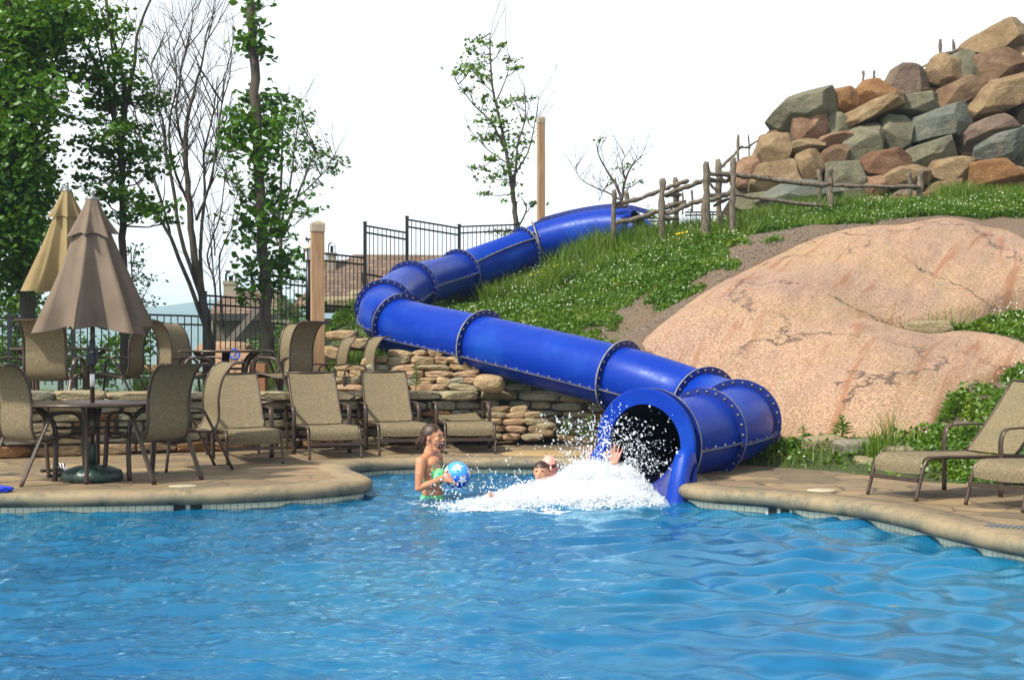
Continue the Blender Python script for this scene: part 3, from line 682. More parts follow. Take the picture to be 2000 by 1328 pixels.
# trough
u, w, d = ring_frame(0); c0 = cl[0]
def tpt(x, z, al): return c0 + w*x + u*z - d*al
prof = []
for a in np.linspace(0, math.pi, 17): prof.append((RT*1.0*math.cos(a), -RT*math.sin(a)))
sr = 1 if (tpt(1, 0, 0)-tpt(-1, 0, 0)).x > 0 else -1
right = []; 
def wing(sgn):
    """flared side wall: starts on the lip beside the opening, sweeps outward and down into the water"""
    m_ = MB(); rows = []
    for k in range(13):
        t = k/12; al = .03+.34*t                       # forward from the lip
        drop = .02+ .06*t + (.50*max(0, (t-.2)/.8)**1.5)
        rw = []
        for jj in range(9):
            s = jj/8
            a = math.pi*(.5 - .5*s)                   # from crown of the wall (s=0) down to the trough bottom (s=1)
            x = RT*(1.0+.0*t)*math.sin(a) if s > 0 else RT
            z = -RT*math.cos(a)
            z = min(z, -drop) if s == 0 else min(z, -drop-.03)
            rw.append((x, z))
        flare = [(rw[0][0]+.15+.02*t, -drop-.10), (rw[0][0]+.14, -drop-.03), (rw[0][0]+.10, -drop+.015), (rw[0][0]+.04, -drop+.02)]
        rw = flare + rw
        rows.append([tpt(sgn*x, z, al) for x, z in rw])
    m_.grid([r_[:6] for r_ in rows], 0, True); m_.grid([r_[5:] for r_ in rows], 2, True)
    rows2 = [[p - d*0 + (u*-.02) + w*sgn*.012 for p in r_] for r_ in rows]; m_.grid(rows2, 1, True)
    # front end plate down into the pool
    t = 1; last = rows[-1]; pl = [p for p in last]; x0 = RT+.165
    poly = [tpt(sgn*x0, -.60-.0, .37)] + pl + [tpt(0, -.62, .37)]
    m_.prism(poly, Vector((0, 0, 0)), d*.03, 0)
    outer = [tpt(sgn*x0, -.12, .05), tpt(sgn*x0, -.58, .37), tpt(sgn*x0, -.75, .37), tpt(sgn*x0, -.75, .05)]
    m_.prism([tpt(sgn*x0, -.14, .04), last[0], tpt(sgn*x0, -.75, .37), tpt(sgn*x0, -.75, .04)], Vector((0,0,0)), w*sgn*-.02, 0)
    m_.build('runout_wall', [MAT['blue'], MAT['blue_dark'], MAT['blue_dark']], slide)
wing(1); wing(-1)
# support saddles where the tube crosses the wall (dark steel, mostly hidden)
for k in (3, 5):
    m_ = MB(); c = cl[k*NS+NS//2]; gz = float(ground_z(np.array([c.x]), np.array([c.y]))[0])
    m_.box((c.x, c.y, (c.z-RT+gz-.3)/2), (.12, .12, max(.1, c.z-RT-gz+.3))); m_.build('support_leg', MAT['black'], slide)
# ================================================================ stones
_ico = None
def rock_mesh(mb_, c, size, rot=None, seed=0, cuts=9, rough=.05, sub=3, mi=0, box=3.2, cut0=.78):
    global _ico
    if _ico is None or _ico[2] != sub:
        bm = bmesh.new(); bmesh.ops.create_icosphere(bm, subdivisions=sub, radius=1); bm.verts.ensure_lookup_table()
        _ico = (np.array([v.co[:] for v in bm.verts]), [tuple(v.index for v in f.verts) for f in bm.faces], sub); bm.free()
    V = _ico[0].copy(); r_ = np.random.default_rng(seed+1)
    k = (np.abs(V)**box).sum(1)**(-1/box); V = V*k[:, None]            # superellipsoid: blocky
    for q in range(cuts):
        n = r_.normal(size=3); n /= np.linalg.norm(n); dmin = r_.uniform(cut0, 1.02)
        dd = V@n - dmin*(np.abs(n).sum())**.55*.92; V = V - np.clip(dd, 0, None)[:, None]*n[None]
    ph = r_.uniform(0, 50, 3)
    dsp = np.array([noise.fractal(Vector(v*1.7+ph), .8, 2.1, 4) for v in V]); V = V*(1+rough*dsp)[:, None]
    V = V*np.array(size)[None]/2
    if rot is not None:
        M3 = np.array(rot.to_3x3()); V = V@M3.T
    mb_.add((V+np.array(c)[None]).tolist(), _ico[1], mi, False)
def stone_mat(name, cols, sc=2.5, spk=.5):
    m, nt, bs, N = nm(name); a = noise_tex(nt, sc, 7, .7, dist=.4); b = noise_tex(nt, 22, 6, .8); l = noise_tex(nt, 5, 6, .75)
    c = ramp(nt, [(.32, cols[0]), (.5, cols[1]), (.68, cols[2])], a)
    c = mixc(nt, ramp(nt, [(.45, (0, 0, 0)), (.7, (spk, spk, spk))], b), c, tuple(k*.45 for k in cols[0]))
    c = mixc(nt, ramp(nt, [(.6, (0, 0, 0)), (.72, (.55, .55, .55))], l), c, tuple(min(.75, k*1.5+.05) for k in cols[2]))
    nt.links.new(c, bs.inputs['Base Color']); bs.inputs['Roughness'].default_value = .9
    x = bump(nt, bs, b, .6, .02); y = N('ShaderNodeBump'); y.inputs['Strength'].default_value = .7; y.inputs['Distance'].default_value = .08
    nt.links.new(l, y.inputs['Height']); nt.links.new(y.outputs[0], x.inputs['Normal']); return m
SM = {
 'grey': stone_mat('grey_green_stone', [(.085, .082, .048), (.13, .125, .078), (.19, .17, .105)]),
 'slate': stone_mat('blue_grey_stone', [(.075, .085, .068), (.115, .125, .10), (.165, .16, .115)]),
 'pink': stone_mat('pink_stone', [(.15, .082, .042), (.22, .125, .072), (.28, .175, .105)]),
 'tan': stone_mat('tan_stone', [(.13, .080, .036), (.20, .135, .066), (.28, .205, .11)]),
 'orange': stone_mat('rust_orange_stone', [(.13, .052, .014), (.20, .095, .030), (.24, .145, .062)]),
 'brown': stone_mat('brown_stone', [(.085, .046, .022), (.145, .085, .042), (.20, .135, .072)]),
 'mauve': stone_mat('mauve_stone', [(.095, .062, .046), (.14, .098, .068), (.20, .15, .10)]),
 'red': stone_mat('dark_red_stone', [(.075, .030, .013), (.12, .055, .025), (.15, .092, .052)]),
 'dark': stone_mat('black_stone', [(.02, .02, .016), (.045, .042, .032), (.09, .08, .06)]),
 'lime': stone_mat('cut_limestone', [(.19, .155, .080), (.27, .225, .125), (.36, .315, .20)], 3),
 'limegrey': stone_mat('grey_limestone', [(.14, .135, .09), (.215, .205, .145), (.30, .285, .21)], 3),
 'buff': stone_mat('buff_fieldstone', [(.25, .165, .075), (.34, .24, .125), (.44, .335, .20)], 3.5, .35),
 'buffpink': stone_mat('rosy_fieldstone', [(.235, .135, .068), (.32, .205, .115), (.41, .29, .18)], 3.5, .35)}
# ---- boulder retaining wall
bw = empty('boulder_retaining_wall', tuple(P(1700, 420, 27.5)), label='high retaining wall of huge stacked boulders climbing the hill to the right', cat='retaining wall')
B = [(1564,221,118,58,22,'grey'),(1643,203,60,50,10,'orange'),(1576,254,70,48,20,'pink'),(1633,247,48,44,5,'grey'),(1706,221,128,40,24,'tan'),(1566,294,72,28,12,'tan'),
(1627,277,70,30,14,'pink'),(1513,297,66,58,0,'tan'),(1523,262,42,22,15,'brown'),(1685,286,76,58,26,'grey'),(1577,327,50,56,4,'tan'),(1625,317,52,54,0,'brown'),(1458,346,56,62,20,'pink'),
(1512,354,84,62,8,'tan'),(1722,325,94,50,8,'red'),(1653,348,66,58,6,'grey'),(1557,385,144,48,10,'slate'),(1655,385,54,34,4,'grey'),(1705,367,56,36,4,'pink'),(1695,398,66,26,4,'orange'),
(1468,402,60,32,6,'grey'),(1588,414,44,26,10,'tan'),(1500,420,56,24,4,'brown'),(1712,188,66,54,6,'orange'),(1772,163,76,60,2,'mauve'),(1800,184,52,18,4,'brown'),(1845,143,70,62,6,'tan'),(1888,140,56,66,18,'grey'),
(1950,84,112,60,22,'tan'),(1942,133,88,64,24,'brown'),(1992,120,46,44,20,'buff'),(1788,208,82,46,8,'grey'),(1864,190,90,44,26,'brown'),(1945,190,134,62,22,'pink'),(1752,265,64,64,0,'grey'),
(1834,245,106,54,14,'slate'),(1918,262,120,50,24,'mauve'),(1998,228,44,46,18,'pink'),(1812,302,84,52,16,'grey'),(1953,289,124,62,24,'slate'),(1852,333,90,54,10,'tan'),(1988,317,50,38,14,'dark'),
(1930,354,100,54,6,'orange'),(1767,352,84,44,8,'tan'),(1840,380,80,42,8,'brown'),(1992,362,48,66,0,'tan'),(1773,388,54,26,4,'pink'),(1755,400,60,24,0,'tan'),(1893,300,30,24,10,'brown'),(1600,300,20,24,0,'brown'),
(2050,64,80,66,20,'tan'),(2055,130,80,60,20,'pink'),(2050,185,70,60,20,'brown'),(2060,240,80,50,16,'grey'),(2060,300,80,60,14,'slate'),(2065,360,90,60,8,'tan'),(1905,388,60,34,0,'grey'),(1960,392,70,34,0,'brown'),
(1480,318,30,36,10,'pink'),(1540,330,26,30,0,'brown'),(1895,228,40,30,20,'tan'),(1740,300,36,20,10,'brown'),(1664,310,30,26,8,'brown'),(1790,330,40,22,10,'slate'),(1800,262,30,34,4,'brown'),(1443,380,34,40,10,'grey'),(1800,392,60,30,0,'pink'),(1870,270,36,30,18,'grey')]
def wallY(px, py): return 27.2 + (425-py)*.0072 + (.25 if px < 1470 else 0)
for k, (cx, cy, w_, h_, an, col) in enumerate(B):
    Y = wallY(cx, cy); s = Y/FPX; m_ = MB(); small = w_ < 45
    rot = Matrix.Rotation(R(-an), 4, 'Y') @ Matrix.Rotation(R(random.uniform(-14, 14)), 4, 'Z') @ Matrix.Rotation(R(random.uniform(-12, 6)), 4, 'X')
    c = P(cx, cy, Y + (.25 if small else 0))
    rock_mesh(m_, c, (w_*s*1.26, (max(w_, h_))*s*.95, h_*s*1.26), rot, seed=k*3+5, cuts=26, rough=.03, sub=5 if w_ > 70 else 4, box=10, cut0=.66)
    m_.build('boulder', SM[{'orange': random.choice(['orange', 'tan']), 'pink': random.choice(['pink', 'tan', 'mauve'])}.get(col, col)], bw)
# earth packed behind the boulders
m_ = MB(); rows = []
for (px, pyt) in ((1410,400),(1440,350),(1470,300),(1520,250),(1570,205),(1640,195),(1700,165),(1760,145),(1830,115),(1900,90),(1960,70),(2040,45),(2120,30)):
    rows.append([P(px, pyt+14+(440-pyt)*t, wallY(px, pyt+14+(440-pyt)*t)+.42) for t in np.linspace(0, 1, 10)]+[P(px, 470, 27.6)])
m_.grid(rows, 0, True)
m_.grid([[r_[0], r_[0]+Vector((.4, 2.5, -.1)), r_[0]+Vector((2.5, 9, -2.5)), r_[0]+Vector((6, 24, -14))] for r_ in rows], 0, True)
MAT['earth'] = simple('packed_earth', (.014, .010, .006), .95, 0, (.035, .024, .015), 5); m_.build('earth_fill', MAT['earth'], bw)
# ---- coursed garden wall with cap stones
def gwY(px): return 15.35 + (px/1000.0)*2.95 if px < 1000 else 18.3
def gwz(px): return .745 - .092*min(px, 1150)/1000
gw = empty('garden_wall', (-3.5, 16.4, 0), label='low coursed limestone garden wall with flat cap stones behind the loungers', cat='wall')
W0 = Vector(xyz(-80, gwY(-80), 0)); W1 = Vector(xyz(1000, gwY(1000), 0)); W2 = Vector(xyz(1190, 17.6, 0))
def wall_pt(s):
    L1 = (W1-W0).length; L2 = (W2-W1).length
    if s < L1: t = s/L1; return W0.lerp(W1, t), (W1-W0).normalized()
    return W1.lerp(W2, min(1, (s-L1)/L2)), (W2-W1).normalized()
LT = (W1-W0).length+(W2-W1).length
core = MB()
for a, b in ((W0, W1), (W1, W2)):
    d = (b-a).normalized(); n = Vector((d.y, -d.x, 0))
    core.prism([a - n*.06, b - n*.06, b - n*.42, a - n*.42], Vector((0, 0, -.3)), Vector((0, 0, .55)))
core.build('wall_core', simple('dark_mortar', (.03, .024, .016), .95), gw)
hts = [0, .13, .235, .37, .455, .585]
rs = random.Random(5)
def wall_stone(s0, s1, z0, z1, proud, col, seed, depth=.26, name='stone', rough=.035):
    p, d = wall_pt((s0+s1)/2); n = Vector((d.y, -d.x, 0)); ang = math.atan2(d.y, d.x); m_ = MB()
    rock_mesh(m_, p + n*(proud-depth/2) + Vector((0, 0, (z0+z1)/2)), ((s1-s0)*1.0, depth, (z1-z0)*1.0), Matrix.Rotation(ang, 4, 'Z'), seed, 4, rough, 3, box=9)
    m_.build(name, SM[col], gw)
sd_ = 100
for ci in range(len(hts)-1):
    s = -rs.uniform(0, .3)
    while s < LT:
        ln = rs.uniform(.26, .62); z0, z1 = hts[ci], hts[ci+1]; sd_ += 1
        col = rs.choice(['limegrey', 'limegrey', 'limegrey', 'lime', 'lime', 'lime', 'tan'] if ci else ['tan', 'orange', 'brown', 'buff', 'lime'])
        if ci == 3 and rs.random() < .3: col = 'orange'
        f = (.745 if s < 0 else gwz(min(1150, (s/LT)*1230-80)))-.115
        k = f/.585
        wall_stone(s+.006, s+ln-.006, z0*k+.004, z1*k-.004, rs.uniform(-.03, .02), col, sd_)
        s += ln
s = 0
while s < LT:
    ln = rs.uniform(.42, .72); z1 = gwz(max(0, (s/LT)*1230-80)); sd_ += 1
    wall_stone(s+.004, s+ln-.004, z1-.118, z1+rs.uniform(-.006, .01), .055, rs.choice(['lime', 'limegrey', 'lime']), sd_, .44, 'cap_stone', .025); s += ln
# ---- dry stacked stone wall under the slide bend
dw = empty('dry_stone_wall', tuple(P(850, 762, 18.6)), label='dry stacked fieldstone wall under the upper slide bend, above the garden wall', cat='wall')
rs = random.Random(11); cols = ['buff', 'buffpink', 'buff', 'limegrey', 'lime', 'buffpink', 'tan']
def top_y(px): return float(np.interp(px, [590, 650, 700, 720, 790, 850, 900, 930, 960, 1010, 1060], [768, 742, 712, 697, 689, 690, 697, 712, 728, 745, 762]))
y = 764.0; k = 0
while y > 686:
    hh = rs.uniform(11, 16); px = 640 + rs.uniform(0, 20)
    while px < 1065:
        ww = rs.uniform(24, 62)
        if y-hh*.6 > top_y(px+ww/2) - 3 and not (925 < px+ww/2 < 992 and y > 725):
            Y = 18.2 + (764-y)*.010 + (.25 if px > 940 else 0); s_ = Y/FPX; m_ = MB()
            rock_mesh(m_, P(px+ww/2, y-hh/2, Y+rs.uniform(-.05, .05)), (ww*s_*1.04, .34, hh*s_*1.12), Matrix.Rotation(R(rs.uniform(-10, 10)), 4, 'Y') @ Matrix.Rotation(R(rs.uniform(-14, 14)), 4, 'Z'), 300+k, 12, .07, 3, box=8)
            m_.build('stone', SM[rs.choice(cols)], dw); k += 1
        px += ww
    y -= hh
m_ = MB(); rock_mesh(m_, P(957, 749, 17.95), (.42, .40, .24), Matrix.Rotation(R(6), 4, 'Y'), 77, 8, .05, 3, box=2.6); m_.build('stone', SM['buff'], dw)
m_ = MB(); m_.grid([[P(px, top_y(px)+6+(770-top_y(px))*t, 18.75+.3*(1-t)) for t in (0, .5, 1)] for px in range(640, 1070, 20)], 0, True); m_.build('earth_fill', MAT['earth'], dw)
# ---- small heap of stones against the wall, right of the loungers
dp = empty('stone_pile', tuple(P(1010, 860, 17.6)), label='small pile of rounded tan stones against the wall behind the flat lounger', cat='stone pile')
k = 0
for (yy, xs_) in ((853, (962, 1000, 1040)), (838, (968, 1010, 1048)), (824, (965, 1003, 1045)), (811, (972, 1008, 1038)), (800, (978, 1015)), (846,(1062,)), (832,(1060,))):
    for x_ in xs_:
        m_ = MB(); s_ = 17.7/FPX
        rock_mesh(m_, P(x_+rs.uniform(-4, 4), yy, 17.62+(853-yy)*.006), (rs.uniform(36, 48)*s_, .26, 15*s_), Matrix.Rotation(R(rs.uniform(-8, 8)), 4, 'Y'), 500+k, 8, .06, 3, box=3.2)
        m_.build('stone', SM[rs.choice(['buff', 'buffpink', 'tan', 'lime'])], dp); k += 1
# ---- edging stones at the foot of the granite
for k, (cx, cy, w_, h_, Y, col, lab) in enumerate([
    (1612, 868, 88, 34, 14.7, 'lime', 'cream flat-topped edging stone nearest the slide, under the leafy weed'),
    (1670, 878, 86, 38, 14.3, 'limegrey', 'cracked grey edging stone between two cream ones'),
    (1768, 884, 110, 26, 13.9, 'lime', 'long thin cream edging stone behind the far lounger foot'),
    (1884, 884, 90, 24, 13.7, 'buff', 'pale edging stone seen through the arm of the right-hand lounger'),
    (1640, 903, 96, 30, 14.45, 'red', 'dark red-brown stone lying under the cream edging stones'),
    (1694, 908, 50, 32, 13.9, 'lime', 'small cream stone half hidden by tall grass beside the lounger'),
    (1546, 888, 44, 56, 15.0, 'dark', 'dark stone in the shade beside the last slide bend'),
    (1815, 640, 108, 26, 18.7, 'lime', 'yellowish squared stone block on the ledge of the granite')]):
    m_ = MB(); s_ = Y/FPX; rock_mesh(m_, P(cx, cy, Y), (w_*s_, .36, h_*s_*1.05), Matrix.Rotation(R((k % 3-1)*3), 4, 'Y'), 700+k, 8, .05, 4, box=5)
    o = m_.build('edging_stone', SM[col]); tag(o, lab, 'stone', 'edging stones')
# ---- stone steps by the timber post
for k, (cx, cy, w_, h_, Y, lab) in enumerate([(668, 655, 60, 20, 20.2, 'upper rough stone step beside the slide bend'), (610, 705, 60, 26, 19.6, 'tan stone step just left of the pale timber post'),
     (600, 735, 80, 26, 19.0, 'lowest tan stone step behind the patio chairs'), (655, 690, 50, 30, 20.2, 'tan stone block right of the pale timber post'), (700, 672, 44, 26, 19.8, 'small stone block under the slide bend by the grass')]):
    m_ = MB(); s_ = Y/FPX; rock_mesh(m_, P(cx, cy, Y), (w_*s_, .5, h_*s_), None, 800+k, 5, .03, 3, box=6)
    o = m_.build('stone_step', SM['buff']); tag(o, lab, 'stone step', 'stone steps')
# terrace floor
m, nt, bs, N = nm('terrace_paving'); MAT['terr'] = MAT['deck']
t_ = MB(); q = [W0, W1, W1+Vector((0, .3, 0)), Vector((-1.9, 19.0, 0)), Vector((-2.6, 20.4, 0)), Vector((-4, 21.2, 0)), Vector((-9, 20.6, 0)), Vector((-9, 15.5, 0))]
nrm = Vector(((W1-W0).y, -(W1-W0).x, 0)).normalized()
q = [p - nrm*.2 if i < 2 else p for i, p in enumerate(q)]
t_.prism([Vector((p.x, p.y, 0)) for p in q], Vector((0, 0, .30)), Vector((0, 0, .48))); o = t_.build('terrace_floor', MAT['deck']); tag(o, kind='structure')
# ================================================================ patio furniture
def arcpts(pts, n=5):
    return [Vector(p) for p in spline(pts, n)]
def make_chair(label, hi=True):
    t = empty('patio_chair', (0, 0, 0), 0, label, 'chair', 'sling patio chairs', False)
    prof = [(.28,.425),(.26,.445),(.14,.43),(0,.40),(-.12,.385),(-.19,.40),(-.235,.47),(-.25,.58),(-.245,.70),(-.26,.82),(-.295,.93),(-.35,1.02),(-.43,1.075),(-.51,1.075)]
    pr = spline(prof, 3); W = .235
    m_ = MB(); sag = lambda u: -.012*(1-(u/W)**2)
    us = np.linspace(-W, W, 9)
    for dz, in ((.0,), (-.008,)): m_.grid([[Vector((p[0]+(.014 if i > 15 else 0)*(1-(u/W)**2)*-1, u, p[1]+(sag(u) if i < 16 else 0)+dz)) for u in us] for i, p in enumerate(pr)], 0, True)
    m_.build('sling', MAT['sling'], t)
    for s in (-1, 1):
        m_ = MB(); m_.tube([(p[0], s*(W+.012), p[1]) for p in pr], .017, 8, flat=.75); m_.build('side_rail', MAT['bronze'], t)
        m_ = MB(); y = s*(W+.05)
        q = arcpts([(.30, y, 0), (.275, y, .25), (.255, y, .50), (.235, y, .585), (.16, y, .628), (.04, y, .635), (-.06, y, .615), (-.115, y, .54), (-.22, y, .33), (-.38, y, 0)], 4)
        m_.tube(q, .014, 8, flat=1.9, up=Vector((0, 1, 0))); m_.build('arm_and_legs', MAT['bronze'], t)
        m_ = MB(); m_.tube([(.262, s*W, .42), (.262, y, .40)], .012, 6); m_.tube([(-.20, s*W, .40), (-.19, y, .40)], .012, 6); m_.build('bracket', MAT['bronze'], t)
    m_ = MB(); m_.tube([(.262, -W-.05, .395), (.262, W+.05, .395)], .013, 8); m_.build('crossbar', MAT['bronze'], t)
    m_ = MB(); m_.tube([(-.19, -W-.05, .385), (-.19, W+.05, .385)], .013, 8); m_.build('crossbar', MAT['bronze'], t)
    m_ = MB(); m_.box((-.515, 0, 1.072), (.022, 2*W+.05, .022), bev=.004); m_.build('head_bar', MAT['bronze'], t)
    return t
chair0 = make_chair('x')
first = [True]
def put(src, loc, f, label, group=None, sc=1, usef=None):
    """f: facing vector in the ground plane"""
    o = src if usef and usef[0] else copy_tree(src)
    if usef: usef[0] = False
    o.location = loc; o.rotation_euler = (0, 0, math.atan2(f[1], f[0])); o['label'] = label
    if sc != 1: o.scale = (sc, sc, sc)
    if group: o['group'] = group
    return o
TZ = .48
CH = [((-4.33,12.66,0),(.60,.80),'high-back sling chair at the left frame edge, pulled up to the near umbrella table',1),
 ((-3.36,12.84,0),(-.83,.56),'high-back sling chair on the right of the near umbrella table, back towards us',1),
 ((-3.30,14.05,0),(-.86,-.50),'sling chair standing behind the right-hand chair of the near table, its pale front showing',1),
 ((xyz(103,16.2,TZ)),(.03,1),'terrace chair seen square from behind in front of the rear umbrella',1),
 ((xyz(228,17.3,TZ)),(-1,.08),'terrace chair in side view right of the rear umbrella table, thin curved arm in view',1),
 ((xyz(8,17.4,TZ)),(.9,.3),'terrace chair at the far left edge of which mainly the arms show',1),
 ((xyz(362,16.9,TZ)),(.84,.52),'terrace chair on the left of the bare table, top rolled towards the left',1),
 ((xyz(385,18.3,TZ)),(.85,-.25),'terrace chair half hidden behind the left-hand chair of the bare table',1),
 ((xyz(547,18.4,TZ)),(-.55,-.83),'pale-fronted terrace chair behind the bare table, facing the pool',1),
 ((xyz(556,17.2,TZ)),(-.90,.42),'terrace chair between the bare table and the timber post, its dark back outward',1),
 ((xyz(640,19.0,TZ)),(-.88,-.45),'lower sling chair right of the timber post, left one of the spare pair',.84),
 ((xyz(692,18.4,TZ)),(-.88,-.42),'lower sling chair next to the dry stone wall, right one of the spare pair',.84)]
for loc, f, lab, sc in CH: put(chair0, loc, f, lab, 'sling patio chairs', sc, first)
# chaise: +x is the foot end
def make_chaise(flat=False):
    t = empty('sun_lounger', (0, 0, 0), 0, 'x', 'sun lounger', 'sling sun loungers', False)
    W = .27; m_ = MB(); us = np.linspace(-W, W, 9)
    seat = spline([(1.0,.225),(.995,.29),(.955,.34),(.86,.355),(.5,.345),(.15,.335),(.0,.335)], 4)
    a = R(4 if flat else 48); bl = .80
    back = [(-.015-bl*k/8*math.cos(a), .34+bl*k/8*math.sin(a)-(.02*math.sin(k/8*math.pi))) for k in range(9)]
    for dz in (0, -.008): m_.grid([[Vector((p[0], u, p[1]-.012*(1-(u/W)**2)+dz)) for u in us] for p in seat], 0, True)
    m_.build('seat_sling', MAT['sling'], t)
    m_ = MB()
    for dx in (0, -.008): m_.grid([[Vector((p[0]+dx*math.sin(a)-.012*(1-(u/W)**2)*math.sin(a), u, p[1]+dx*math.cos(a)-.012*(1-(u/W)**2)*math.cos(a)+.004)) for u in us] for p in back], 0, True)
    m_.build('back_sling', MAT['sling'], t)
    m_ = MB()
    for s in (-1, 1): m_.tube([(p[0], s*(W+.012), p[1]) for p in back], .013, 8)
    m_.tube([(back[-1][0], -W-.012, back[-1][1]), (back[-1][0], W+.012, back[-1][1])], .011, 6); m_.build('back_frame', MAT['bronze'], t)
    for s in (-1, 1):
        m_ = MB(); y = s*(W+.02)
        m_.tube([Vector(p) for p in arcpts([(-.62, y, .325), (-.1, y, .325), (.5, y, .335), (.84, y, .342), (.94, y, .325), (.985, y, .26), (1.03, y, .12), (1.065, y, .005)], 4)], .016, 8)
        fr = m_.build('side_rail', MAT['bronze'], t)
        m_ = MB(); y = s*(W+.055)
        q = arcpts([(.20, y, 0), (.20, y, .3), (.195, y, .47), (.15, y, .545), (.04, y, .56), (-.22, y, .56), (-.32, y, .545), (-.375, y, .48), (-.39, y, .35)], 4)
        m_.tube(q, .010, 8, flat=2.7, up=Vector((0, 1, 0))); m_.build('armrest', MAT['bronze'], t)
        m_ = MB(); m_.box((-.50, s*(W+.03), .16), (.05, .022, .33)); m_.build('rear_leg', MAT['bronze'], t)
    m_ = MB(); m_.box((1.035, 0, .165), (.018, 2*W+.03, .036)); m_.build('crossbar', MAT['bronze'], t)
    m_ = MB(); m_.tube([(-.50, -W-.02, .12), (-.50, W+.02, .12)], .012, 6); m_.build('crossbar', MAT['bronze'], t)
    return t
ch0 = make_chaise(); chf = make_chaise(True); uf = [True]; uf2 = [True]
def put_chaise(src, foot, f, lab, us_):
    L = math.hypot(*f); f = (f[0]/L, f[1]/L); put(src, (foot[0]-1.06*f[0], foot[1]-1.06*f[1], 0), f, lab, 'sling sun loungers', 1, us_)
def dirr(deg): return (math.sin(R(deg)), -math.cos(R(deg)))
put_chaise(ch0, (-2.71,14.6), dirr(20), 'leftmost raised sun lounger of the row by the garden wall, beside the dining chairs', uf)
put_chaise(ch0, (-1.95,15.3), dirr(18), 'middle raised sun lounger of the row by the garden wall', uf)
put_chaise(ch0, (-1.24,15.95), dirr(14), 'raised sun lounger directly behind the woman in the green bikini', uf)
put_chaise(chf, (-.48,16.1), dirr(8), 'sun lounger laid flat at the right end of the row by the garden wall', uf2)
put_chaise(ch0, (3.095,11.27), (-.90,-.43), 'sun lounger on the right-hand deck, the further of two, below the granite', uf)
put_chaise(ch0, (3.66,10.5), (-.90,-.43), 'nearest sun lounger at the right edge, cut off by the frame', uf)
# tables
def make_table():
    t = empty('patio_table', (0, 0, 0), 0, 'x', 'table', 'round patio tables', False)
    m_ = MB(); m_.lathe([(.0, .695), (.585, .695), (.60, .70), (.605, .71), (.60, .722), (.585, .727), (.0, .724)], 48); m_.build('table_top', MAT['bronze'], t)
    for k in range(4):
        a = R(90*k+8); c, s = math.cos(a), math.sin(a); m_ = MB()
        q = arcpts([(.52, .69), (.42, .63), (.345, .53), (.325, .40), (.325, .2), (.335, 0)], 4)
        m_.tube([(x[0]*c, x[0]*s, x[1]) for x in q], .02, 8, flat=1.2); m_.build('leg', MAT['bronze'], t)
        m_ = MB(); m_.tube([(.325*c, .325*s, .49), (.03*c, .03*s, .49)], .014, 6); m_.build('brace', MAT['bronze'], t)
    m_ = MB(); m_.lathe([(.045, .44), (.05, .45), (.05, .70), (.035, .70)], 16); m_.build('collar', MAT['bronze'], t)
    return t
tb = make_table(); ut = [True]
T1 = (xyz(168,12.56,0)[0], 12.75, 0)
put(tb, T1, (1, 0), 'round umbrella table on the pool deck between the two near chairs', 'round patio tables', 1, ut)
put(tb, xyz(120,17.15,TZ+.03), (1, .2), 'round table on the terrace under the rear folded umbrella', 'round patio tables', 1, ut)
put(tb, xyz(441,17.6,TZ), (.6, .8), 'round table without umbrella on the terrace by the black fence', 'round patio tables', 1, ut)
